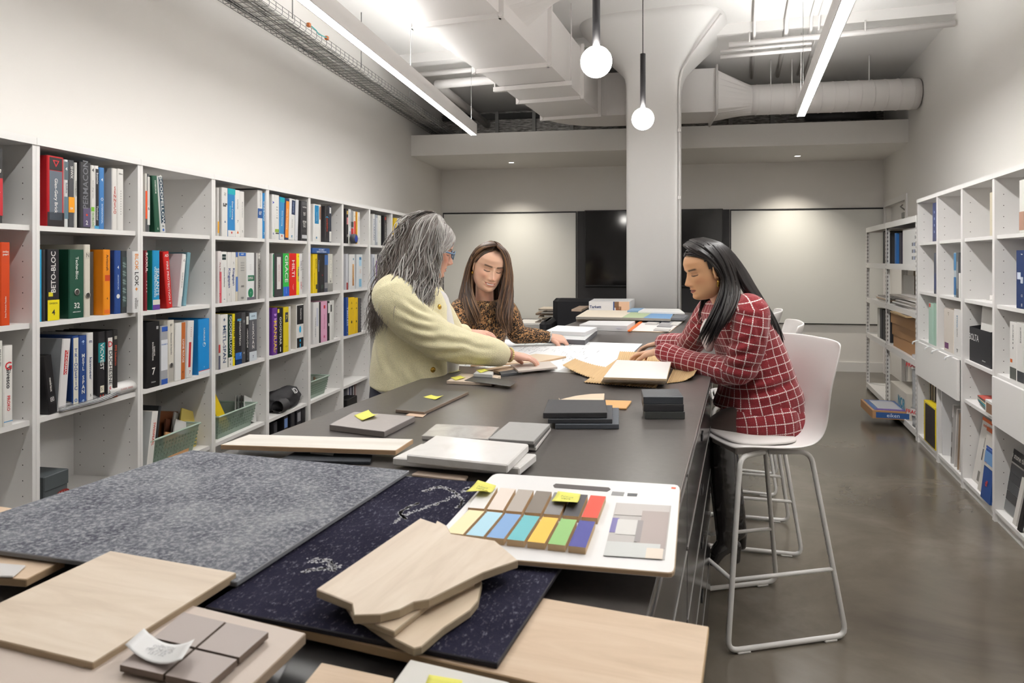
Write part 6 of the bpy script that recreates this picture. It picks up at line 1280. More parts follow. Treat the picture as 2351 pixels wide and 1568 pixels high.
def fuse(m, voxel, smooth=6, name='tmp'):
    me = m.mesh(name, []); bm = bmesh.new(); bm.from_mesh(me); bmesh.ops.recalc_face_normals(bm, faces=bm.faces); bm.to_mesh(me); bm.free()
    o = bpy.data.objects.new(name, me); COL.objects.link(o)
    md = o.modifiers.new('r', 'REMESH'); md.mode = 'VOXEL'; md.voxel_size = voxel; md.use_smooth_shade = True
    if smooth: sm = o.modifiers.new('s', 'SMOOTH'); sm.factor = .5; sm.iterations = smooth
    dg = bpy.context.evaluated_depsgraph_get(); ev = o.evaluated_get(dg); out = bpy.data.meshes.new_from_object(ev)
    bpy.data.objects.remove(o); bpy.data.meshes.remove(me); return out
def mesh_np(me):
    v = np.empty(len(me.vertices)*3); me.vertices.foreach_get('co', v); nn = np.empty(len(me.vertices)*3); me.vertices.foreach_get('normal', nn)
    return v.reshape(-1, 3), nn.reshape(-1, 3)
def wrinkle(me, amp, sc, seed=0, dirv=None, mask=None, stretch=(1, 1, 1)):
    v, n = mesh_np(me)
    for i in range(len(v)):
        p = Vector(v[i]); k = mnoise.noise(Vector((p.x*sc*stretch[0]+seed, p.y*sc*stretch[1], p.z*sc*stretch[2]))) + .5*mnoise.noise(Vector((p.x*sc*2.2*stretch[0], p.y*sc*2.2*stretch[1]+seed, p.z*sc*2.2*stretch[2])))
        a = amp*(mask(p) if mask else 1); v[i] += n[i]*k*a
    me.vertices.foreach_set('co', v.ravel()); me.update()
def folds(me, lines):   # lines: (px, py, px, py, width, depth): creases on the near side of the cloth
    v, n = mesh_np(me); X = CX+FPX*v[:, 0]/v[:, 1]; Z = CY-FPX*(v[:, 2]-CAMZ)/v[:, 1]; vw = v-np.array([0, 0, CAMZ]); vw /= np.linalg.norm(vw, axis=1)[:, None]; face = np.clip(-(n*vw).sum(1)*2, 0, 1)
    for x0, y0, x1, y1, wd_, dp in lines:
        e = np.array([x1-x0, y1-y0]); L2 = (e*e).sum(); q = np.stack([X-x0, Z-y0], 1); t = np.clip(q@e/L2, 0, 1); bow = .08*np.sin(pi*t)[:, None]*np.array([-e[1], e[0]])
        d = np.linalg.norm(q-t[:, None]*e-bow, axis=1)*v[:, 1]/FPX; end = np.sin(pi*np.clip(t, .03, .97))*face
        v += n*((np.exp(-(d/wd_)**2)*-dp + np.exp(-((d-wd_*1.9)/(wd_*1.1))**2)*dp*.8)*end)[:, None]
    me.vertices.foreach_set('co', v.ravel()); me.update()
def scalp_strands(m, M, ys, ends, n, rad, seed=1, nm=3, off=1.09, part_x=0.0, wave=0.0, sides=(-1, 1)):
    rnd = random.Random(seed); C = Vector((0, -.01, .015)); R3 = Vector((.079, .099, .104))
    for i in range(n):
        q = sides[i % len(sides)]; u = rnd.random(); y0 = ys[0]+(ys[1]-ys[0])*u
        a = Vector((part_x+q*.003, y0, 0)); zz = sqrt(max(.02, 1-((a.y+.01)/R3.y)**2)); d0 = Vector((a.x/R3.x, (a.y+.01)/R3.y, zz)).normalized()
        e = ends(q, u, rnd); d1 = Vector((e[0]/R3.x, (e[1]+.01)/R3.y, (e[2]-.015)/R3.z)).normalized(); pts = []; rs = []; ph = rnd.uniform(0, 6)
        for k in range(13):
            t = k/12; d = (d0*(1-t)+d1*t).normalized(); o = off+.03*rnd.random()*0+.015*sin(i*1.7); p = C+Vector((d.x*R3.x, d.y*R3.y, d.z*R3.z))*o; pts.append(M @ (p+Vector((0, 1, 0))*wave*sin(ph+t*9))); rs.append(rad*(.5+.5*min(1, t*4)))
        m.cur = rnd.randrange(nm); m.tube(pts, rs, 5, cap=False)
    m.cur = 0
def bone_uv(me, bones):   # bones: (a, b, radius, ref): uv in metres, u around, v along the nearest bone
    v, _ = mesh_np(me); uvl = me.uv_layers.new(name='UVMap'); nl = len(me.loops); li = np.empty(nl, dtype=int); me.loops.foreach_get('vertex_index', li)
    cen = np.empty(len(me.polygons)*3); me.polygons.foreach_get('center', cen); cen = cen.reshape(-1, 3); tot = np.empty(len(me.polygons), dtype=int); me.polygons.foreach_get('loop_total', tot)
    best = np.full(len(cen), 1e9); idx = np.zeros(len(cen), dtype=int); dat = []
    for k, (a, b, r, ref, off) in enumerate(bones):
        a = np.array(a, dtype=float); b = np.array(b, dtype=float); e = b-a; L = np.linalg.norm(e); e /= L; ref = np.array(ref, dtype=float); u = ref-e*(ref@e); u /= np.linalg.norm(u); w_ = np.cross(e, u); dat.append((a, e, u, w_, r, off))
        t = np.clip((cen-a)@e, 0, L); d = np.linalg.norm(cen-(a+t[:, None]*e), axis=1)/r
        sel = d < best; best[sel] = d[sel]; idx[sel] = k
    pi_ = np.repeat(np.arange(len(cen)), tot); k_l = idx[pi_]; uv = np.zeros((nl, 2)); P = v[li]
    for k, (a, e, u, w_, r, off) in enumerate(dat):
        s_ = k_l == k; q = P[s_]-a; al = q@e; x = q@u; y = q@w_; an = np.arctan2(y, x)
        cq = cen[pi_[s_]]-a; can = np.arctan2(cq@w_, cq@u); an = np.where(an-can > pi, an-2*pi, np.where(an-can < -pi, an+2*pi, an))
        uv[s_, 0] = an*r+off[0]; uv[s_, 1] = al+off[1]
    uvl.data.foreach_set('uv', uv.ravel())
def finish(me, name, mats, parent, **k):
    me.materials.clear()
    for m in (mats if isinstance(mats, (list, tuple)) else [mats]): me.materials.append(m)
    me.name = name; me.polygons.foreach_set('use_smooth', [True]*len(me.polygons))
    return link(name, me, parent, **k)
def into(mb, me):
    o = len(mb.v); v, _ = mesh_np(me); mb.v += [tuple(p) for p in v]
    for p in me.polygons: mb.f.append(tuple(i+o for i in p.vertices)); mb.sm.append(True); mb.mi.append(mb.cur)
    return (o, len(mb.v))
def surf_pt(me, px, py, rad=7):    # nearest cloth point seen at a picture position
    v, n = mesh_np(me); X = CX+FPX*v[:, 0]/v[:, 1]; Z = CY-FPX*(v[:, 2]-CAMZ)/v[:, 1]; s_ = np.where((X-px)**2+(Z-py)**2 < rad*rad)[0]
    i = s_[np.argmin(v[s_, 1])]; return Vector(v[i]), Vector(n[i])
# ---- head -------------------------------------------------------------------------------
ZS = [-.122, -.119, -.112, -.102, -.088, -.070, -.05, -.025, 0, .025, .05, .072, .09, .104, .113, .117]
YF = [.030, .052, .070, .080, .0805, .081, .083, .0815, .079, .086, .088, .079, .062, .042, .02, .004]
YB = [.012, .0, -.012, -.028, -.05, -.068, -.080, -.09, -.097, -.101, -.1, -.092, -.076, -.053, -.028, -.006]
WX = [.012, .022, .034, .044, .0525, .060, .0655, .070, .073, .0755, .075, .069, .058, .042, .024, .006]
_zd = np.linspace(-.15, .145, 600)
def _smooth(vals):
    d = np.interp(_zd, ZS, vals); k = np.exp(-(np.arange(-24, 25)*(_zd[1]-_zd[0])/.0055)**2); k /= k.sum()
    e = np.convolve(np.pad(d, 24, 'edge'), k, 'valid'); wt = np.clip(np.minimum((_zd+.119)/.012, (.112-_zd)/.01), 0, 1); return e*wt+d*(1-wt)
YFs, YBs, WXs = _smooth(YF), _smooth(YB), _smooth(WX)
def head_local(a, z, P):
    i_ = (z+.15)/(.295)*599; j_ = min(598, max(0, int(i_))); q_ = i_-j_; sm_ = lambda T_: T_[j_]*(1-q_)+T_[j_+1]*q_
    yf, yb, w_ = sm_(YFs), sm_(YBs), sm_(WXs)*P.get('wide', 1)
    yc = -.012 if z > -.05 else -.012+(-.05-z)*.25
    ca, sa = cos(a), sin(a); n = 2.15
    x = w_*abs(sa)**(2/n)*(1 if sa > 0 else -1); y = (yc+(yf-yc)*abs(ca)**(2/n)) if ca > 0 else yc-(yc-yb)*abs(ca)**(2/n)
    if ca > 0:
        fr_ = min(1, ca*1.6)
        g = lambda cx, cz, sx, sz: math.exp(-((x-cx)/sx)**2-((z-cz)/sz)**2)
        s = P.get('smile', 0)
        A = interp(z, [-.056, -.050, -.044, -.036, -.026, -.01, .004, .016], [0, .006, .017, .0235, .019, .0125, .0075, 0])*P.get('nose', 1)
        sx = interp(z, [-.05, -.038, -.02, .01], [.013, .0115, .0085, .0085])
        d = A*math.exp(-(x/sx)**2)
        d += .0075*(g(.0125, -.043, .0062, .006)+g(-.0125, -.043, .0062, .006))
        for q in (-1, 1):
            d += -.0105*g(q*.031, .003, .017, .0115)+.0085*g(q*.031, .0, .0115, .0095)
            d += .0035*g(q*.03, .021, .02, .006)
            d += (.004+.005*s)*g(q*.043, -.028, .017, .016)
            d += -.003*s*g(q*.034, -.058, .006, .012)
        mw = .024+.006*s; lz = lambda x_: s*.006*(x_/mw)**2
        zz = z-lz(x)
        lip = math.exp(-(x/mw)**4)
        d += lip*(.0042*math.exp(-((zz+.0635)/.0042)**2)+.0055*math.exp(-((zz+.0755)/.0052)**2)-.003*math.exp(-((zz+.0692)/.002)**2)-.003*math.exp(-((zz+.087)/.005)**2))
        d += .0045*g(0, -.104, .018, .012)
        y += d*fr_
    return x, y, z
def head_color(x, y, z, P):
    skin = np.array(lin(P['skin'])); c = skin.copy()
    def mixto(c, col, t): return c*(1-t)+np.array(lin(col))*t
    if y > .02:
        s = P.get('smile', 0); mw = .024+.006*s; zz = z-s*.006*(x/mw)**2
        for q in (-1, 1): c = mixto(c, P['blush'], .35*math.exp(-((x-q*.045)/.018)**2-((z+.03)/.018)**2))
        c = mixto(c, P['blush'], .25*math.exp(-(x/.014)**2-((z+.04)/.009)**2))
        top = .0057*(1-.35*abs(x/mw)); lowr = .009*(1-(x/mw)**2*.8) if abs(x) < mw else 0
        if abs(x) < mw:
            e = zz+.0692; inside = 1 if -lowr < e < top else max(0, 1-min(abs(e-top) if e > 0 else abs(e+lowr), .003)/.0015)
            c = mixto(c, P['lips'], .85*max(0, inside)*min(1, (mw-abs(x))/.005))
            if P.get('teeth') and abs(x) < mw*.72: c = mixto(c, '#efe9e2', min(1, max(0, 1-abs(e+.0008)/.0034)*2)*min(1, (mw*.72-abs(x))/.004))
            else: c = mixto(c, '#4a1f1c', .75*math.exp(-((e)/.0011)**2))
        for q in (-1, 1):
            xe = (x*q-.031)
            if abs(xe) < .022:
                zb = .0235-.09*(xe*.6+.005)**2*60*.1+.0*xe; zb = .022+.14*xe-6.5*max(0, xe)**2*4*.25
                c = mixto(c, P['brow'], P.get('browk', .85)*math.exp(-((z-zb)/P.get('browt', .0036))**2)*min(1, (.022-abs(xe))/.006))
            if abs(xe) < .017:
                k = min(1, (.017-abs(xe))/.004); zl = P.get('lid', -.0045)-.006*(1-(xe/.016)**2)*.55
                c = mixto(c, P.get('lash', '#221a17'), min(1, 1.3*k*math.exp(-((z-zl)/.0021)**2)))
                if P.get('open', 0):
                    zo = zl+.0035; c = mixto(c, '#2a1c16', .7*k*max(0, 1-abs(xe)/.008)*math.exp(-((z-zo+.001)/.0016)**2))
                c = mixto(c, P.get('shadow', P['blush']), .35*k*math.exp(-((z-.004)/.007)**2))
        c = mixto(c, '#3a1a14', .6*(math.exp(-((abs(x)-.0075)/.003)**2-((z+.0495)/.0022)**2)))
    return c
def build_head(m, cols, M, P, na=190, nz=180):
    zs = [-.122+.239*(.5-.5*cos(pi*(k+.5)/nz))*.6+.239*((k+.5)/nz)*.4 for k in range(nz)]
    vs = []; base = len(m.v)
    for z in zs:
        for i in range(na):
            t = i/na; a = 2*pi*t-1.05*sin(2*pi*t)*.35     # denser in front
            p = head_local(a, z, P); vs.append(M @ Vector(p)); cols.append(head_color(*p, P))
    fs = [(k*na+i, k*na+(i+1) % na, (k+1)*na+(i+1) % na, (k+1)*na+i) for k in range(nz-1) for i in range(na)]
    fs.append(tuple(reversed(range(na)))); fs.append(tuple((nz-1)*na+i for i in range(na)))
    m.add(vs, fs, True)
    # ears
    for q in (-1, 1):
        rings = []; N = 14
        for k in range(N):
            t = k/(N-1); a = radians(-70)+t*radians(330); ex, ez = -.006-.016*cos(a)*.9, .004+.030*sin(a)
            c = Vector((q*(.0715+.010*max(0, -cos(a))*.9+.002), ex-.004, ez-.012)); rad = .0048 if t < .8 else .0048+.004*(t-.8)/.2
            rings.append([M @ (c+Vector((q*rad*.7*cos(b), rad*sin(b)*.9, rad*cos(b)*.9))) for b in [2*pi*j/8 for j in range(8)]])
        o = len(m.v); m.loft(rings); cols.extend([np.array(lin(P['skin']))]*(len(m.v)-o))
        o = len(m.v); disc = [M @ Vector((q*(.070+.006*(j % 2)), -.008+.017*cos(2*pi*j/12), -.008+.027*sin(2*pi*j/12))) for j in range(12)]+[M @ Vector((q*.068, -.004, -.008))]
        m.add(disc, [(j, (j+1) % 12, 12) for j in range(12)], True); cols.extend([np.array(lin(P['skin']))*.8]*(len(m.v)-o))
def skin_mat():
    m = bpy.data.materials.new('skin'); m.use_nodes = True; nt = m.node_tree; b = nt.nodes['Principled BSDF']
    a = nt.nodes.new('ShaderNodeAttribute'); a.attribute_name = 'tone'; nt.links.new(a.outputs['Color'], b.inputs['Base Color'])
    b.inputs['Roughness'].default_value = .48; b.inputs['Subsurface Weight'].default_value = .12; b.inputs['Subsurface Radius'].default_value = (.012, .005, .003); b.inputs['Subsurface Scale'].default_value = .5
    b.inputs['Specular IOR Level'].default_value = .35; return m
SKINM = skin_mat()
def headM(c, f, u, sc=1.0):
    f = Vector(f).normalized(); u = Vector(u); u = (u-f*u.dot(f)).normalized(); l = u.cross(f); 
    M = Matrix((l*sc, f*sc, u*sc)).transposed().to_4x4(); M.translation = Vector(c); return M    # local x = left, y = forward, z = up
def hair_cap(M, P, line, off, mats, parent, name='scalp_hair', na=64, nz=48):
    m = MB(); vs = []; keep = []; zs = [-.075+.192*k/(nz-1) for k in range(nz)]
    for z in zs:
        for i in range(na):
            a = 2*pi*i/na; z2 = min(z, .1165); p = Vector(head_local(a, z2, dict(P, nose=0, smile=0))); o = off*(1+.25*mnoise.noise(p*40)); c = Vector((0, -.01, .01)); d = (p-c).normalized()
            vs.append(M @ (p+d*o)); keep.append(line(p))
    fs = []
    for k in range(nz-1):
        for i in range(na):
            q = (k*na+i, k*na+(i+1) % na, (k+1)*na+(i+1) % na, (k+1)*na+i)
            if all(keep[j] for j in q): fs.append(q)
    fs.append(tuple((nz-1)*na+i for i in range(na)))
    m.add(vs, fs, True); o = m.obj(name, mats, parent, fix=False)
    bm = bmesh.new(); bm.from_mesh(o.data); bmesh.ops.delete(bm, geom=[v for v in bm.verts if not v.link_faces], context='VERTS'); bm.to_mesh(o.data); bm.free(); return o
def bundle(m, guides, n, rad, wave=0.0, freq=3.0, jit=.006, steps=18, seed=1, nm=3, tip=.15, sides=5, m0=0):
    rnd = random.Random(seed); G_ = [[Vector(p) for p in g] for g in guides]; K_ = len(G_)
    for i in range(n):
        u = (i+rnd.random())/n*(K_-1)*.9999; a = int(u); f = u-a; g = [G_[a][k]*(1-f)+G_[a+1][k]*f for k in range(len(G_[0]))] if K_ > 1 else G_[0]
        off = Vector((rnd.gauss(0, 1), rnd.gauss(0, 1), rnd.gauss(0, .5)))*jit; P = catmull(g, steps); ph = rnd.uniform(0, 6.28); fq = freq*rnd.uniform(.8, 1.25); cut = rnd.uniform(.82, 1.0)
        pts = []; rs = []
        for k in range(steps):
            t = k/(steps-1); j = min(k, steps-2); tg = (P[j+1]-P[j]); s1 = tg.orthogonal().normalized(); s2 = tg.cross(s1).normalized()
            kk = t*cut*(steps-1); j0 = min(int(kk), steps-2); p = P[j0].lerp(P[j0+1], kk-j0)
            w_ = wave*min(1, t*2.2)*(.6+.6*t)
            pts.append(p+off*(.25+.9*t)+Vector((1, .3, .0)).normalized()*w_*sin(fq*6.28*t+ph)+Vector((-.2, 1, 0))*w_*.7*cos(fq*6.28*t+ph*1.7))
            rs.append(rad*(.75+.5*sin(pi*min(1, t*1.15)))*(1 if t < .75 else 1-(1-tip)*(t-.75)/.25))
        m.cur = m0+rnd.randrange(nm); m.tube(pts, rs, sides, cap=False)
    m.cur = 0
# ---- hands -------------------------------------------------------------------------------
def hand_mesh(wrist, fwd, palm_dn, side, curl, spread=1.0, sc=1.0, thumb=.5, voxel=.0024, grip=0):
    """fwd wrist->knuckles, palm_dn out of the palm, side +1 if the thumb is on fwd x palm_dn side"""
    f = Vector(fwd).normalized(); d = Vector(palm_dn); d = (d-f*d.dot(f)).normalized(); r = f.cross(d)*side     # r points to the thumb side
    W = Vector(wrist); m = MB(); T_ = lambda a, b, c: W+(f*a+r*b+d*c)*sc
    rings = []
    for a, hw, ht, oc in ((-.03, .026, .02, 0), (0, .027, .0195, 0), (.025, .034, .016, .0), (.055, .040, .0145, 0), (.082, .040, .0125, 0), (.092, .036, .009, .0)):
        rings.append([W+(f*a+r*(hw*(abs(cos(t))**.75)*(1 if cos(t) > 0 else -1)+.002)+d*(ht*(abs(sin(t))**.8)*(1 if sin(t) > 0 else -1)+oc))*sc for t in [2*pi*i/20 for i in range(20)]])
    m.loft(rings)
    Ls = [(.040, .025, .021), (.044, .028, .022), (.041, .026, .021), (.032, .020, .019)]; bs = [.029, .0095, -.0105, -.029]; kn = [.085, .089, .086, .078]; rd = [.0088, .009, .0086, .0076]
    for q in range(4):
        c = curl[q] if hasattr(curl, '__len__') else curl; a0 = c*.75; sp = (bs[q]/.03)*.10*spread
        p = T_(kn[q]-.012, bs[q], -.001); pts = [p]; ang = 0.0
        dirv = lambda an: (f*cos(an)*cos(sp)+r*sin(sp)*cos(an)+d*sin(an))
        ang = a0*.35; p = p+dirv(ang*.3)*.014*sc; pts.append(p); ang = a0
        for L_, add in zip(Ls[q], (0, c*1.05, c*.75)):
            ang += add; p = p+dirv(ang)*L_*sc; pts.append(p)
        limb(m, pts, [rd[q]*1.1*sc, rd[q]*1.12*sc, rd[q]*1.02*sc, rd[q]*.92*sc, rd[q]*.8*sc], n=12, steps=18)
    t0 = T_(.018, .026, .004); t1 = T_(.045, .046, .010+.012*grip); t2 = T_(.045+.032*(1-thumb*.2), .046+.016*(1-thumb), .014+.022*thumb+.02*grip); t3 = T_(.045+.058*(1-thumb*.15), .046+.018*(1-thumb*1.6), .016+.034*thumb+.03*grip)
    limb(m, [t0, t1, t2, t3], [.0135*sc, .0125*sc, .0105*sc, .0085*sc], n=12, steps=16)
    return fuse(m, voxel, 3)
def add_skin(m, cols, me, P, tip=None):
    o, e = into(m, me); sk = np.array(lin(P['skin'])); sk2 = np.array(lin(P.get('hand', P['skin'])))
    for i in range(o, e): k = .5+.5*mnoise.noise(Vector(m.v[i])*55); cols.append(sk2*(.94+.1*k))
def make_person(m, cols, label, group=None):
    me = m.mesh('person', SKINM); at = me.color_attributes.new('tone', 'FLOAT_COLOR', 'POINT'); c = np.ones((len(m.v), 4), dtype=np.float32); c[:, :3] = np.array(cols); at.data.foreach_set('color', c.ravel())
    bm = bmesh.new(); bm.from_mesh(me); bmesh.ops.recalc_face_normals(bm, faces=bm.faces); bm.to_mesh(me); bm.free()
    return link('person', me, None, label=label, cat='person', group=group)
def cloth(name, color, weave, bump=.5, rough=.85, sheen=.2, var=.12):
    m = bpy.data.materials.new(name); m.use_nodes = True; nt = m.node_tree; b = nt.nodes['Principled BSDF']; b.inputs['Roughness'].default_value = rough; b.inputs['Sheen Weight'].default_value = sheen; b.inputs['Specular IOR Level'].default_value = .2
    tc = nt.nodes.new('ShaderNodeUVMap'); mp = nt.nodes.new('ShaderNodeMapping'); mp.inputs['Scale'].default_value = (weave, weave, weave); nt.links.new(tc.outputs[0], mp.inputs[0])
    vo = nt.nodes.new('ShaderNodeTexVoronoi'); vo.inputs['Scale'].default_value = 1.0; vo.inputs['Randomness'].default_value = .55; nt.links.new(mp.outputs[0], vo.inputs['Vector'])
    bp = nt.nodes.new('ShaderNodeBump'); bp.inputs['Strength'].default_value = bump; bp.inputs['Distance'].default_value = .002; bp.invert = True; nt.links.new(vo.outputs['Distance'], bp.inputs['Height']); nt.links.new(bp.outputs[0], b.inputs['Normal'])
    r = nt.nodes.new('ShaderNodeMix'); r.data_type = 'RGBA'; c = lin(color); r.inputs[6].default_value = (*[x*(1+var*.4) for x in c], 1); r.inputs[7].default_value = (*[x*(1-var) for x in c], 1); nt.links.new(vo.outputs['Distance'], r.inputs[0]); nt.links.new(r.outputs[2], b.inputs['Base Color'])
    return m, nt, b, r, tc
def node_math(nt, op, a, b=None, c=None):
    n = nt.nodes.new('ShaderNodeMath'); n.operation = op
    for i, x in enumerate((a, b, c)):
        if x is None: continue
        if isinstance(x, (int, float)): n.inputs[i].default_value = x
        else: nt.links.new(x, n.inputs[i])
    return n.outputs[0]
def plaid_mat():
    m, nt, b, r, uv = cloth('red_check_tweed', '#8c2a31', 260, .7, .9, .25, .35)
    sx = nt.nodes.new('ShaderNodeSeparateXYZ'); nt.links.new(uv.outputs[0], sx.inputs[0]); lines = None; P_ = .037
    for ax, ot in ((0, 1), (1, 0)):
        f = node_math(nt, 'FRACT', node_math(nt, 'DIVIDE', sx.outputs[ax], P_)); d = node_math(nt, 'ABSOLUTE', node_math(nt, 'SUBTRACT', f, .5)); ln = node_math(nt, 'LESS_THAN', d, .05)
        st = node_math(nt, 'FRACT', node_math(nt, 'DIVIDE', sx.outputs[ot], .0085)); dash = node_math(nt, 'LESS_THAN', st, .72); ln = node_math(nt, 'MULTIPLY', ln, node_math(nt, 'ADD', node_math(nt, 'MULTIPLY', dash, .6), .4)); lines = ln if lines is None else node_math(nt, 'MAXIMUM', lines, ln)
    mx = nt.nodes.new('ShaderNodeMix'); mx.data_type = 'RGBA'; nt.links.new(r.outputs[2], mx.inputs[6]); mx.inputs[7].default_value = (*lin('#e4d5d2'), 1); nt.links.new(lines, mx.inputs[0]); nt.links.new(mx.outputs[2], b.inputs['Base Color']); return m
def leopard_mat():
    m, nt, b, r, uv = cloth('leopard_print', '#a0784f', 900, .2, .6, .1, .1)
    n = nt.nodes.new('ShaderNodeTexNoise'); n.inputs['Scale'].default_value = 60; n.inputs['Detail'].default_value = 1; nt.links.new(uv.outputs[0], n.inputs['Vector'])
    mpx = nt.nodes.new('ShaderNodeMix'); mpx.data_type = 'RGBA'; mpx.inputs[0].default_value = .02; nt.links.new(uv.outputs[0], mpx.inputs[6]); nt.links.new(n.outputs['Color'], mpx.inputs[7])
    v = nt.nodes.new('ShaderNodeTexVoronoi'); v.inputs['Scale'].default_value = 84; nt.links.new(mpx.outputs[2], v.inputs['Vector']); v2 = nt.nodes.new('ShaderNodeTexNoise'); v2.inputs['Scale'].default_value = 110; nt.links.new(uv.outputs[0], v2.inputs['Vector'])
    ring = node_math(nt, 'LESS_THAN', node_math(nt, 'ABSOLUTE', node_math(nt, 'SUBTRACT', v.outputs['Distance'], .42)), .19); brk = node_math(nt, 'GREATER_THAN', v2.outputs['Fac'], .38); k = node_math(nt, 'MULTIPLY', ring, brk)
    mx = nt.nodes.new('ShaderNodeMix'); mx.data_type = 'RGBA'; nt.links.new(r.outputs[2], mx.inputs[6]); mx.inputs[7].default_value = (*lin('#17120f'), 1); nt.links.new(k, mx.inputs[0]); nt.links.new(mx.outputs[2], b.inputs['Base Color']); return m
HAIRC = lambda cs, rough=.38: [mat(c, rough, spec=.45) for c in cs]
GOLD = mat('#c9a24a', .25, metal=1.0, name='gold')
# ---------------------------------------------------------------- woman in red check on the near stool
UP = Vector((0, 0, 1))
def P3(px, py, Y): return PY(px, py, Y+SHIFT)
SHIFT = 0.0
def red_woman():
    P = dict(skin='#d4a47c', blush='#a8603f', lips='#8a3d33', brow='#150f0d', browk=1.0, browt=.0045, lid=-.003, lash='#17100e', shadow='#7a4f3a', nose=1.2, hand='#d3aa90', open=1)
    global SHIFT
    SHIFT = .10
    Yc = 2.94; f = Vector((-.98, -.18, 0)).normalized(); l = UP.cross(f)
    hc = P3(1619, 622, 2.88); fh = Vector((-.95, -.20, -.24)); M = headM(hc, fh, (-.16, 0, 1), .99)
    m = MB(); cols = []; build_head(m, cols, M, P)
    nb = P3(1676, 712, 2.93); nt_ = M @ Vector((0, -.03, -.06)); t = MB(); limb(t, [nb, nb*.5+nt_*.5+Vector((-.004, 0, 0)), nt_], [.056, .049, .05], steps=14)
    trunk(t, [(P3(1740, 900, Yc), f, l, .09, .13), (P3(1722, 800, Yc), f, l, .09, .13), (P3(1690, 735, Yc), f, l, .085, .15), (P3(1678, 715, Yc), f, l, .05, .1)])
    sN, eN, wN = P3(1724, 722, 2.745), P3(1700, 846, 2.755), P3(1512, 808, 3.08)
    sF, eF, wF = P3(1640, 712, 3.1), P3(1585, 790, 3.32), P3(1520, 787, 3.50)
    limb(t, [sN, eN], [.045, .04], steps=8); limb(t, [eN, P3(1665, 850, 2.83), P3(1590, 834, 2.97), wN], [.035, .035, .03, .026], steps=14); limb(t, [sF, eF], [.045, .04], steps=8); limb(t, [eF, wF], [.04, .027], steps=8)
    add_skin(m, cols, fuse(t, .006, 4), P)
    hN = hand_mesh(wN, P3(1458, 812, 3.22)-wN, Vector((-.05, .1, -1)), 1, [.22, .26, .3, .34], 1.0, .96, .5); add_skin(m, cols, hN, P)
    hF = hand_mesh(wF, P3(1470, 797, 3.58)-wF, Vector((0, 0, -1)), -1, .3, 1.0, .95, .5); add_skin(m, cols, hF, P)
    body = make_person(m, cols, 'person with long black hair in a red check jacket and skirt, seated right of table', 'women at the table')
    # jacket
    RM_ = plaid_mat(); t = MB()
    R_ = [(1741, 936, .186, .20), (1744, 905, .168, .195), (1741, 860, .138, .178), (1722, 805, .132, .172), (1698, 755, .135, .18), (1682, 722, .118, .185), (1674, 702, .09, .15), (1668, 690, .066, .085)]
    trunk(t, [(P3(x, y, Yc), f, l, hd, hw) for x, y, hd, hw in R_])
    limb(t, [P3(1705, 716, 2.82), sN, P3(1718, 785, 2.73), eN], [.074, .077, .074, .068], steps=22); limb(t, [eN, P3(1665, 850, 2.83), P3(1590, 834, 2.97), wN+Vector((.02, -.01, 0))], [.067, .066, .058, .047], steps=22)
    limb(t, [P3(1672, 712, 3.0), sF, P3(1610, 755, 3.2), eF], [.075, .078, .07, .062], steps=18); limb(t, [eF, P3(1550, 790, 3.42), wF], [.06, .055, .046], steps=16)
    me = fuse(t, .0065, 6); wrinkle(me, .0045, 9, 3)
    folds(me, [(1650, 815, 1745, 800, .010, .008), (1655, 838, 1750, 838, .010, .007), (1680, 715, 1750, 730, .012, .006), (1665, 790, 1735, 770, .010, .006), (1660, 862, 1740, 872, .010, .006), (1690, 905, 1830, 870, .014, .008), (1660, 880, 1790, 850, .012, .006), (1565, 735, 1625, 745, .010, .006), (1560, 760, 1600, 775, .010, .006), (1745, 700, 1752, 800, .010, .006), (1640, 805, 1655, 860, .008, .006)])
    hipv = P3(1741, 936, Yc); shv = P3(1690, 720, Yc)
    bone_uv(me, [(hipv, shv, .17, -l, (0, 0)), (sN*.7+eN*.3, eN, .075, (-1, 0, .3), (.01, .012)), (eN, wN, .06, (0, 0, 1), (.012, 0)), (sF, eF, .072, (-1, 0, .3), (0, .01)), (eF, wF, .055, (0, 0, 1), (.01, 0))])
    finish(me, 'jacket', RM_, body)
    # white blouse in the jacket opening
    q = [P3(1600, 712, 3.0), P3(1612, 715, 2.93), P3(1610, 790, 2.93), P3(1590, 790, 2.98)]
    t = MB(); limb(t, [P3(1642, 725, 2.95), P3(1624, 762, 2.95), P3(1628, 800, 2.95)], [.03, .034, .02], steps=12); b = finish(fuse(t, .006, 4), 'blouse', mat('#d8d4d2', .7), body)
    # skirt over hips and upper thighs
    t = MB(); hip = P3(1795, 958, 2.92)
    thN0, thN1 = P3(1790, 962, 2.82), P3(1690, 972, 2.84); thF0, thF1 = P3(1780, 962, 3.05), P3(1685, 962, 3.1)
    trunk(t, [(P3(1752, 925, Yc), f, l, .165, .185), (P3(1762, 950, Yc), f, l, .17, .2), (P3(1768, 985, Yc), f, l, .155, .205), (P3(1775, 1000, Yc), f, l, .12, .19)])
    limb(t, [thN0, P3(1735, 968, 2.83), P3(1712, 968, 2.84)], [.1, .098, .09], steps=12); limb(t, [thF0, P3(1735, 958, 3.07), thF1], [.1, .095, .088], steps=12)
    me = fuse(t, .0065, 6); wrinkle(me, .002, 8, 5); bone_uv(me, [(P3(1800, 945, Yc), P3(1680, 960, Yc), .18, (0, 0, 1), (.0, .01))]); finish(me, 'skirt', RM_, body)
    # tights
    knN, anN = P3(1652, 982, 2.90), P3(1668, 1225, 2.86); knF, anF = P3(1655, 985, 3.12), P3(1690, 1200, 3.1)
    TG = mat('#4b3b35', .45, sheen=.4, name='sheer_tights')
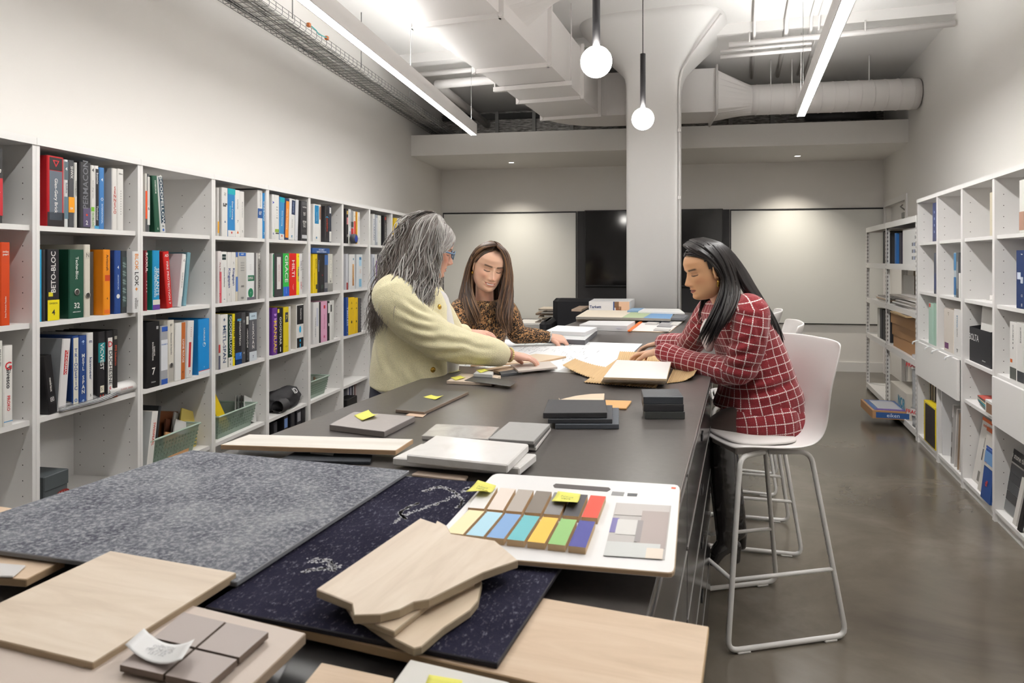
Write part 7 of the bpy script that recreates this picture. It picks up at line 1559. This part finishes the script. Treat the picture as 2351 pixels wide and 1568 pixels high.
    t = MB(); limb(t, [thN0, P3(1715, 966, 2.84), knN], [.088, .085, .062], steps=16); limb(t, [knN, knN*.6+anN*.4, anN], [.056, .036, .024], steps=14); limb(t, [thF0, P3(1715, 966, 3.08), knF], [.088, .085, .062], steps=16); limb(t, [knF, knF*.6+anF*.4, anF], [.056, .036, .024], steps=14)
    finish(fuse(t, .006, 4), 'tights', TG, body)
    # knee boots
    BT = mat('#1c1a1b', .2, spec=.7, coat=.6, name='boot_leather')
    SHIFT_ = 0
    for kn, an, toe, heel in ((knN, anN, P3(1638, 1290, 2.84), P3(1688, 1262, 2.88)), (knF, anF, P3(1668, 1262, 3.08), P3(1702, 1232, 3.12))):
        t = MB(); top = kn*.84+an*.16; limb(t, [top, kn*.5+an*.5, an, an+Vector((0, 0, -.03))], [.063, .058, .045, .043], steps=18)
        limb(t, [an+Vector((.012, 0, -.035)), an*.45+toe*.55+Vector((0, 0, -.005)), toe], [.042, .038, .024], steps=14, flat=.85); limb(t, [heel+Vector((0, 0, .02)), heel+Vector((.002, 0, -.045))], [.026, .02], steps=6)
        me = fuse(t, .0055, 4); wrinkle(me, .0012, 14, 2, stretch=(1, 1, 2)); finish(me, 'boot', BT, body)
    # hair
    HM = HAIRC(['#1a1616', '#211c1b', '#141112'], .33); h = MB()
    g = lambda *a: [P3(*q) for q in a]
    front = [g((1570, 563, 2.87), (1586, 573, 2.825), (1630, 597, 2.80), (1660, 640, 2.80), (1645, 700, 2.775), (1616, 755, 2.775), (1598, 796, 2.81)),
             g((1585, 551, 2.87), (1610, 563, 2.82), (1648, 598, 2.795), (1670, 648, 2.79), (1660, 705, 2.755), (1634, 758, 2.745), (1616, 800, 2.79)),
             g((1598, 549, 2.87), (1632, 561, 2.82), (1662, 604, 2.795), (1676, 655, 2.785), (1670, 705, 2.735), (1650, 755, 2.72), (1632, 798, 2.77)),
             g((1608, 548, 2.875), (1648, 563, 2.825), (1678, 607, 2.80), (1692, 655, 2.80), (1690, 692, 2.74), (1668, 735, 2.71), (1645, 775, 2.75))]
    back = [g((1608, 548, 2.88), (1650, 563, 2.83), (1682, 606, 2.81), (1702, 648, 2.80), (1728, 688, 2.80), (1758, 728, 2.80), (1770, 768, 2.80), (1776, 808, 2.81)),
            g((1614, 547, 2.89), (1660, 565, 2.85), (1694, 610, 2.83), (1716, 650, 2.82), (1740, 688, 2.83), (1768, 728, 2.83), (1783, 768, 2.83), (1788, 810, 2.84)),
            g((1618, 548, 2.91), (1664, 566, 2.90), (1700, 612, 2.90), (1723, 653, 2.89), (1748, 692, 2.88), (1774, 732, 2.89), (1790, 772, 2.90), (1797, 808, 2.90)),
            g((1616, 549, 2.93), (1660, 568, 2.96), (1694, 612, 2.98), (1716, 656, 2.99), (1744, 698, 2.98), (1770, 740, 2.98), (1786, 778, 2.99), (1793, 806, 2.99))]
    bundle(h, front, 110, .0068, .002, 1.2, .004, seed=3); bundle(h, back, 150, .0068, .002, 1.2, .005, seed=4)
    bundle(h, [g((1585, 551, 2.9), (1588, 560, 2.95), (1600, 600, 2.975), (1612, 650, 2.98), (1608, 700, 3.0), (1600, 740, 3.02)), g((1605, 549, 2.92), (1625, 565, 2.97), (1645, 610, 2.985), (1650, 660, 2.985), (1630, 710, 3.01), (1615, 750, 3.04))], 30, .0055, .002, 1.2, .004, seed=5)
    scalp_strands(h, M, (.068, -.07), lambda q, u, r: (q*.072, -.035-.05*u+.012*r.random(), .012-.03*u), 150, .0042, 31)
    h.obj('hair', HM, body)
    hair_cap(M, P, lambda p: (p.z > .066 and p.y < .05) or (p.y < .035-(.06-p.z)*.35 and p.z > -.0) or (p.y < -.03 and p.z > -.07), .007, HM[0], body)
    e = M @ Vector((.078, -.006, -.05)); eg = MB(); eg.tube([e+Vector((0, 0, .006)), e+Vector((.001, -.002, -.004)), e+Vector((0, 0, -.014)), e+Vector((.002, -.001, -.022))], [.003, .0045, .003, .0045], 8); eg.obj('earring', GOLD, body)
    rg = hN_ring = wN+(P3(1458, 812, 3.22)-wN).normalized()*.118+Vector((0, -.012, -.004)); MB().lathe([(.0095, -.002), (.0108, 0), (.0095, .002)], 14, Matrix.Translation(rg) @ (P3(1458, 812, 3.22)-wN).to_track_quat('Z', 'Y').to_matrix().to_4x4(), cap=False).obj('ring', GOLD, body)
red_woman(); SHIFT = 0.0
# ---------------------------------------------------------------- standing woman in the yellow jacket
def yellow_woman():
    P = dict(skin='#cf9f8a', blush='#c26f5c', lips='#a8524f', brow='#5a4a44', lid=-.004, lash='#3a2c28', hand='#d3a795', nose=1.1)
    Yc = 3.05; f = Vector((.95, .32, 0)).normalized(); l = UP.cross(f)
    hc = P3(992, 573, 3.03); M = headM(hc, (.93, .26, -.26), (.2, 0, 1), 1.0)
    m = MB(); cols = []; build_head(m, cols, M, P)
    nb = P3(955, 668, 3.04); nt_ = M @ Vector((0, -.03, -.06)); t = MB(); limb(t, [nb, nb*.5+nt_*.5, nt_], [.058, .05, .05], steps=14)
    trunk(t, [(P3(938, 900, Yc), f, l, .1, .14), (P3(940, 760, Yc), f, l, .1, .14), (P3(945, 690, Yc), f, l, .09, .15), (P3(952, 662, Yc), f, l, .05, .1)])
    sN, eN, wN = P3(903, 683, 2.86), P3(1005, 778, 2.90), P3(1172, 815, 3.06)
    sF, eF, wF = P3(985, 690, 3.24), P3(1035, 775, 3.36), P3(1078, 765, 3.40)
    for a, b_, r0, r1 in ((sN, eN, .045, .04), (eN, wN, .04, .026), (sF, eF, .045, .04), (eF, wF, .04, .026)): limb(t, [a, b_], [r0, r1], steps=8)
    hip = P3(925, 900, Yc)
    add_skin(m, cols, fuse(t, .006, 4), P)
    fN = P3(1245, 826, 3.14)-wN; add_skin(m, cols, hand_mesh(wN, fN, Vector((.15, .3, -1)), 1, [.25, .3, .38, .42], 1.0, 1.0, .7), P)
    add_skin(m, cols, hand_mesh(wF, P3(1120, 770, 3.36)-wF, Vector((-.1, .5, -1)), -1, .45, .7, .97, .6), P)
    body = make_person(m, cols, 'person with long wavy grey hair and glasses in a pale yellow jacket, standing', 'women at the table')
    YM = cloth('yellow_tweed', '#ece4bd', 330, .8, .95, .3, .25)[0]
    t = MB()
    R_ = [(938, 884, .172, .195), (938, 850, .166, .19), (940, 800, .158, .178), (943, 750, .152, .178), (946, 705, .148, .19), (944, 675, .13, .195), (948, 652, .098, .15), (957, 638, .07, .085)]
    trunk(t, [(P3(x, y, Yc), f, l, hd, hw) for x, y, hd, hw in R_])
    limb(t, [P3(925, 672, 2.95), sN, P3(945, 735, 2.86), eN], [.085, .092, .09, .083], steps=22); limb(t, [eN, P3(1060, 795, 2.94), P3(1120, 806, 3.0), wN+Vector((-.045, -.012, .003))], [.083, .077, .066, .052], steps=22)
    limb(t, [P3(960, 675, 3.15), sF, eF], [.08, .085, .075], steps=16); limb(t, [eF, wF+Vector((-.03, 0, 0))], [.07, .05], steps=12)
    me = fuse(t, .0065, 6); wrinkle(me, .006, 8, 11)
    folds(me, [(905, 700, 1005, 742, .013, .010), (912, 728, 1012, 762, .013, .010), (930, 690, 1010, 725, .012, .008), (925, 760, 1030, 785, .013, .008), (960, 800, 1080, 800, .012, .008), (990, 770, 1100, 785, .012, .007), (1050, 780, 1140, 800, .010, .005), (1060, 822, 1150, 826, .010, .005), (880, 740, 905, 870, .014, .006), (940, 830, 960, 880, .014, .006), (870, 670, 875, 860, .006, .004), (985, 820, 1015, 850, .01, .005)])
    bone_uv(me, [(P3(938, 884, Yc), P3(946, 680, Yc), .17, l, (0, 0)), (sN*.75+eN*.25, eN, .085, (0, 1, .3), (0, 0)), (eN, wN, .07, (0, 1, 0), (0, 0)), (sF, eF, .08, (0, 1, .3), (0, 0)), (eF, wF, .06, (0, 0, 1), (0, 0))])
    jk = finish(me, 'jacket', YM, body)
    for px, py in ((1000, 846), (1015, 702)):
        p, d = surf_pt(me, px, py); MB().lathe([(0, .006), (.006, .006), (.0105, .003), (.012, 0), (.012, -.02)], 16, Matrix.Translation(p) @ d.to_track_quat('Z', 'Y').to_matrix().to_4x4()).obj('button', GOLD, jk)
    t = MB(); trunk(t, [(P3(938, 905, Yc), f, l, .15, .17), (P3(938, 880, Yc), f, l, .165, .182), (P3(942, 820, Yc), f, l, .155, .16)]); limb(t, [P3(1000, 690, 3.08), P3(1018, 800, 3.08), P3(1018, 850, 3.08)], [.06, .07, .07], steps=12); finish(fuse(t, .007, 4), 'shirt', mat('#d9d7d6', .7), body)
    # trousers and shoes
    t = MB(); NV_ = mat('#2b2d3c', .8, bump=.1, bscale=500, name='navy_trousers'); hp = P3(925, 905, Yc); trunk(t, [(hp+Vector((0, 0, -.06)), f, l, .15, .18), (hp, f, l, .145, .175), (hp+Vector((0, 0, .06)), f, l, .14, .165)])
    for s_ in (-1, 1):
        h0 = hp+l*.09*s_+Vector((0, 0, -.06)); h1 = Vector((hp.x-.03, hp.y, .48))+l*.1*s_+f*.02; h2 = Vector((hp.x-.05, hp.y, .09))+l*.1*s_; limb(t, [h0, h1, h2], [.1, .075, .06], steps=18)
    finish(fuse(t, .009, 4), 'trousers', NV_, body)
    for s_ in (-1, 1):
        b_ = Vector((hp.x-.05, hp.y, .045))+l*.1*s_; t = MB(); limb(t, [b_-f*.05, b_+f*.05+Vector((0, 0, -.005)), b_+f*.16+Vector((0, 0, -.015))], [.042, .042, .03], steps=12); finish(fuse(t, .006, 3), 'shoe', mat('#1d1b1c', .35), body)
    # wavy grey hair
    HM = HAIRC(['#b9b6b3', '#a29e9b', '#827c79', '#6a615c', '#574c45', '#8b847f'], .45); h = MB(); g = lambda *a: [P3(*q) for q in a]
    gs = [g((1014, 505, 3.0), (1014, 526, 2.955), (1002, 575, 2.94), (994, 615, 2.935), (992, 650, 2.925), (982, 690, 2.89), (972, 720, 2.87)),
          g((1008, 498, 3.0), (1004, 525, 2.945), (990, 575, 2.925), (985, 620, 2.92), (975, 660, 2.90), (962, 700, 2.86), (955, 735, 2.85)),
          g((1000, 492, 3.0), (985, 515, 2.94), (970, 565, 2.92), (955, 615, 2.90), (935, 660, 2.86), (915, 705, 2.80), (900, 745, 2.82)),
          g((990, 489, 3.01), (962, 508, 2.95), (940, 560, 2.92), (925, 615, 2.88), (905, 655, 2.83), (882, 705, 2.80), (868, 760, 2.86)),
          g((984, 488, 3.02), (945, 510, 2.98), (918, 560, 2.96), (898, 620, 2.93), (880, 670, 2.92), (866, 720, 2.92), (860, 775, 2.93)),
          g((982, 488, 3.04), (938, 515, 3.04), (908, 570, 3.04), (888, 630, 3.03), (872, 685, 3.02), (862, 735, 3.0), (858, 785, 3.0)),
          g((985, 490, 3.06), (950, 520, 3.1), (925, 575, 3.12), (908, 640, 3.13), (895, 690, 3.12), (885, 735, 3.1), (880, 770, 3.08))]
    bundle(h, gs[:4], 850, .0023, .012, 2.6, .012, sides=4, steps=28, seed=8, nm=4, tip=.1)
    bundle(h, gs[3:], 650, .0023, .013, 2.6, .014, sides=4, steps=28, seed=18, nm=4, tip=.1, m0=2)
    bundle(h, [g((1005, 492, 3.06), (1020, 515, 3.1), (1018, 560, 3.13), (1012, 620, 3.14), (1008, 650, 3.14)), g((1000, 490, 3.06), (1000, 520, 3.12), (1000, 580, 3.14), (1000, 640, 3.14), (1000, 670, 3.14))], 200, .0024, .01, 2.2, .008, steps=22, seed=9, nm=5)
    bundle(h, [g((1014, 502, 2.99), (1016, 520, 2.955), (1007, 550, 2.945), (1002, 590, 2.94), (998, 625, 2.94)), g((1004, 494, 2.99), (1012, 520, 2.94), (1012, 560, 2.93), (1008, 600, 2.93), (1004, 640, 2.925))], 160, .002, .008, 2.2, .005, steps=22, seed=10, nm=2)
    bundle(h, [g((1000, 488, 3.0), (960, 486, 2.97), (920, 520, 2.93), (890, 600, 2.9), (862, 680, 2.88)), g((990, 485, 3.05), (940, 500, 3.0), (900, 560, 2.97), (868, 640, 2.95), (852, 720, 2.93))], 40, .0014, .02, 2.4, .014, steps=26, seed=12, nm=5)
    scalp_strands(h, M, (.07, -.08), lambda q, u, r: (q*.074, .02-.09*u+.02*r.random(), .0-.02*u), 420, .0022, 32, 3, 1.12, wave=.003)
    h.obj('hair', HM, body)
    hair_cap(M, P, lambda p: (p.z > .066 and p.y < .066) or (p.y < .03 and p.z > .0) or (p.y < -.02 and p.z > -.07), .007, HM[1], body)
    # glasses
    gl = MB(); F_ = lambda x, y, z: M @ Vector((x, y, z))
    for q in (-1, 1):
        ring = [F_(q*(.032+.024*cos(a)), .098-.006*abs(cos(a)), .0+.0175*sin(a)*(1 if sin(a) > 0 else .95)) for a in [2*pi*i/20 for i in range(20)]]; gl.tube(ring, .0028, 6, closed=True)
        gl.tube([F_(q*.056, .094, .006), F_(q*.072, .06, .006), F_(q*.0775, .02, .004), F_(q*.078, -.01, -.002)], [.0034, .004, .0038, .003], 6)
    gl.tube([F_(-.009, .1, .004), F_(0, .104, .006), F_(.009, .1, .004)], .0025, 6)
    G_ = gl.obj('glasses', mat('#5f7fa0', .35), body); ln = MB()
    for q in (-1, 1): ln.add([F_(q*(.032+.022*cos(a)), .0975-.006*abs(cos(a)), .016*sin(a)) for a in [2*pi*i/16 for i in range(16)]], [tuple(range(16))])
    ln.obj('lenses', mat('#46505a', .05, alpha=.35), G_)
    # bracelet and ring
    c = wN+fN.normalized()*-.004; Mr = Matrix.Translation(c) @ fN.to_track_quat('Z', 'Y').to_matrix().to_4x4(); br = MB()
    for i in range(24): a = 2*pi*i/24; br.lathe([(.0, -.005), (.004, -.003), (.005, 0), (.004, .003), (0, .005)], 6, Mr @ Matrix.Translation((.036*cos(a), .030*sin(a), 0)))
    br.obj('bracelet', mat('#d8c48a', .35, metal=.3), body)
yellow_woman()
# ---------------------------------------------------------------- seated woman in leopard print
def leopard_woman():
    P = dict(skin='#e3b9a0', blush='#cf7f68', lips='#b8645c', brow='#3d2b22', browk=1.0, browt=.004, wide=1.08, lid=-.004, lash='#2a1d18', hand='#d6a994', smile=.85, teeth=1, nose=1.25, shadow='#b07a66')
    Yc = 3.82; f = Vector((.55, -.83, 0)).normalized(); l = UP.cross(f)
    hc = P3(1123, 612, 3.76); M = headM(hc, (.30, -.90, -.27), (.25, -.22, .95), 1.09)
    m = MB(); cols = []; build_head(m, cols, M, P)
    nb = P3(1112, 708, 3.82); nt_ = M @ Vector((0, -.03, -.06)); t = MB(); limb(t, [nb, nb*.5+nt_*.5, nt_], [.055, .05, .052], steps=14)
    hipc = Vector((-.36, 3.95, .86))
    trunk(t, [(hipc, f, l, .1, .14), (P3(1098, 790, Yc), f, l, .085, .13), (P3(1106, 730, Yc), f, l, .08, .14), (P3(1110, 708, Yc), f, l, .05, .1)])
    sL_, eL, wL = P3(1166, 716, 3.94), P3(1186, 768, 3.95), P3(1262, 773, 4.0); sR_, eR, wR = P3(1056, 716, 3.72), P3(1050, 790, 3.62), P3(1105, 808, 3.52)
    for a, b_, r0, r1 in ((sL_, eL, .04, .036), (eL, wL, .036, .025), (sR_, eR, .04, .036), (eR, wR, .036, .025)): limb(t, [a, b_], [r0, r1], steps=8)
    add_skin(m, cols, fuse(t, .006, 4), P)
    fl = P3(1308, 782, 4.02)-wL; add_skin(m, cols, hand_mesh(wL, fl, Vector((.1, .5, -1)), -1, [.95, 1.0, 1.05, 1.1], .6, .97, .9), P)
    add_skin(m, cols, hand_mesh(wR, P3(1150, 812, 3.5)-wR, Vector((0, 0, -1)), 1, .3, 1, .95, .5), P)
    body = make_person(m, cols, 'person with long brown hair in a leopard print blouse, smiling down at the table', 'women at the table')
    LM_ = leopard_mat(); t = MB()
    R_ = [(hipc+Vector((.02, -.02, .02)), .12, .165), (P3(1088, 815, 3.86), .115, .155), (P3(1098, 780, Yc), .11, .158), (P3(1106, 745, Yc), .108, .168), (P3(1108, 716, Yc), .095, .178), (P3(1110, 700, Yc), .075, .15), (P3(1112, 690, Yc), .06, .09)]
    trunk(t, [(c, f, l, hd, hw) for c, hd, hw in R_])
    limb(t, [P3(1150, 708, 3.9), sL_, eL], [.06, .064, .055], steps=16); limb(t, [eL, wL+Vector((-.02, 0, 0))], [.054, .038], steps=12); limb(t, [P3(1075, 708, 3.76), sR_, eR], [.06, .064, .055], steps=16); limb(t, [eR, wR], [.054, .038], steps=12)
    me = fuse(t, .0065, 5); wrinkle(me, .004, 10, 7)
    bone_uv(me, [(hipc, P3(1110, 720, Yc), .15, -f, (0, 0)), (sL_, eL, .06, (1, 0, .2), (.3, .2)), (eL, wL, .05, (0, 1, 0), (.5, .1)), (sR_, eR, .06, (0, 1, 0), (.1, .6)), (eR, wR, .05, (0, 1, 0), (.9, .1))])
    bl = finish(me, 'blouse', LM_, body)
    for px, py in ((1119, 700), (1123, 738)):
        c = P3(px, py, 3.705); MB().lathe([(0, .004), (.007, .004), (.009, 0)], 12, Matrix.Translation(c) @ Vector((.2, -1, .1)).to_track_quat('Z', 'Y').to_matrix().to_4x4()).obj('button', mat('#a98a5c', .4), bl)
    # dark trousers on the stool
    t = MB(); kn = Vector((-.28, 3.55, .80)); 
    for s_ in (-1, 1):
        a = hipc+l*.09*s_+Vector((0, 0, .0)); k_ = a+Vector((.10, -.40, -.02)); limb(t, [a, (a+k_)/2, k_], [.095, .085, .065], steps=14); limb(t, [k_, k_+Vector((-.05, .08, -.25)), k_+Vector((-.06, .1, -.46))], [.062, .055, .04], steps=12)
    trunk(t, [(hipc+Vector((0, 0, -.06)), f, l, .12, .17), (hipc+Vector((0, 0, .05)), f, l, .115, .16)]); finish(fuse(t, .009, 4), 'trousers', mat('#26252a', .8), body)
    for s_ in (-1, 1):
        b_ = hipc+l*.09*s_+Vector((.05, -.3, -.52)); t = MB(); limb(t, [b_, b_+f*.08+Vector((0, 0, -.02)), b_+f*.17+Vector((0, 0, -.03))], [.04, .04, .028], steps=12); finish(fuse(t, .006, 3), 'shoe', mat('#1d1b1c', .35), body)
    # brown hair with a centre part
    HM = HAIRC(['#4a382d', '#5d4636', '#3a2c25', '#77593f'], .4); h = MB(); g = lambda *a: [P3(*q) for q in a]
    left = [g((1140, 563, 3.66), (1112, 569, 3.67), (1090, 588, 3.71), (1079, 618, 3.77), (1082, 665, 3.73), (1098, 710, 3.66), (1108, 745, 3.66)),
            g((1138, 560, 3.66), (1105, 566, 3.68), (1084, 588, 3.72), (1073, 630, 3.76), (1072, 680, 3.69), (1085, 725, 3.65), (1096, 752, 3.65)),
            g((1134, 557, 3.68), (1102, 566, 3.70), (1082, 595, 3.72), (1069, 640, 3.73), (1062, 690, 3.70), (1066, 730, 3.66), (1078, 752, 3.66)),
            g((1130, 556, 3.70), (1098, 567, 3.74), (1078, 602, 3.77), (1064, 650, 3.77), (1055, 695, 3.72), (1056, 725, 3.68), (1062, 745, 3.67))]
    right = [g((1141, 566, 3.65), (1152, 578, 3.66), (1159, 602, 3.69), (1158, 640, 3.70), (1148, 680, 3.70), (1140, 715, 3.68), (1146, 745, 3.67)),
             g((1142, 562, 3.66), (1160, 578, 3.68), (1167, 610, 3.72), (1165, 650, 3.72), (1155, 695, 3.70), (1150, 730, 3.68), (1158, 760, 3.67)),
             g((1140, 559, 3.68), (1164, 580, 3.72), (1172, 620, 3.76), (1172, 665, 3.76), (1166, 705, 3.72), (1162, 740, 3.69), (1168, 768, 3.70)),
             g((1136, 557, 3.71), (1160, 578, 3.78), (1170, 625, 3.82), (1175, 670, 3.82), (1174, 710, 3.79), (1172, 745, 3.77), (1172, 765, 3.76))]
    bundle(h, left, 230, .0045, .004, 1.4, .005, seed=21, nm=4, steps=22); bundle(h, right, 220, .0045, .004, 1.4, .005, seed=22, nm=4, steps=22)
    bundle(h, [g((1095, 600, 3.8), (1085, 640, 3.85), (1080, 690, 3.9), (1085, 730, 3.93)), g((1125, 590, 3.86), (1125, 640, 3.9), (1125, 690, 3.93), (1125, 730, 3.95)), g((1160, 600, 3.84), (1163, 640, 3.88), (1165, 690, 3.92), (1160, 730, 3.94))], 90, .006, .003, 1.2, .006, seed=25, nm=3)
    scalp_strands(h, M, (.052, -.08), lambda q, u, r: (q*.077, .012-.08*u+.012*r.random(), .02-.03*u), 190, .0038, 33, 4, 1.075)
    h.obj('hair', HM, body)
    hair_cap(M, P, lambda p: (p.z > .082 and p.y < .05) or (p.y < .005 and p.z > .01) or (p.y < -.02 and p.z > -.07) or (p.z > .055 and abs(p.x) > .055 and p.y < .02), .006, HM[0], body)
    e = M @ Vector((-.078, -.006, -.046)); MB().lathe([(0, -.008), (.006, -.005), (.0075, 0), (.006, .005), (0, .008)], 12, Matrix.Translation(e)).obj('earring', GOLD, body)
    Mr = Matrix.Translation(wL+fl.normalized()*.0) @ fl.to_track_quat('Z', 'Y').to_matrix().to_4x4(); br = MB()
    for i in range(22): a = 2*pi*i/22; br.lathe([(0, -.006), (.004, -.003), (.0048, 0), (.004, .003), (0, .006)], 6, Mr @ Matrix.Translation((.033*cos(a), .029*sin(a), 0)))
    br.obj('bracelet', mat('#c9c9c6', .25, metal=.8), body)
leopard_woman()
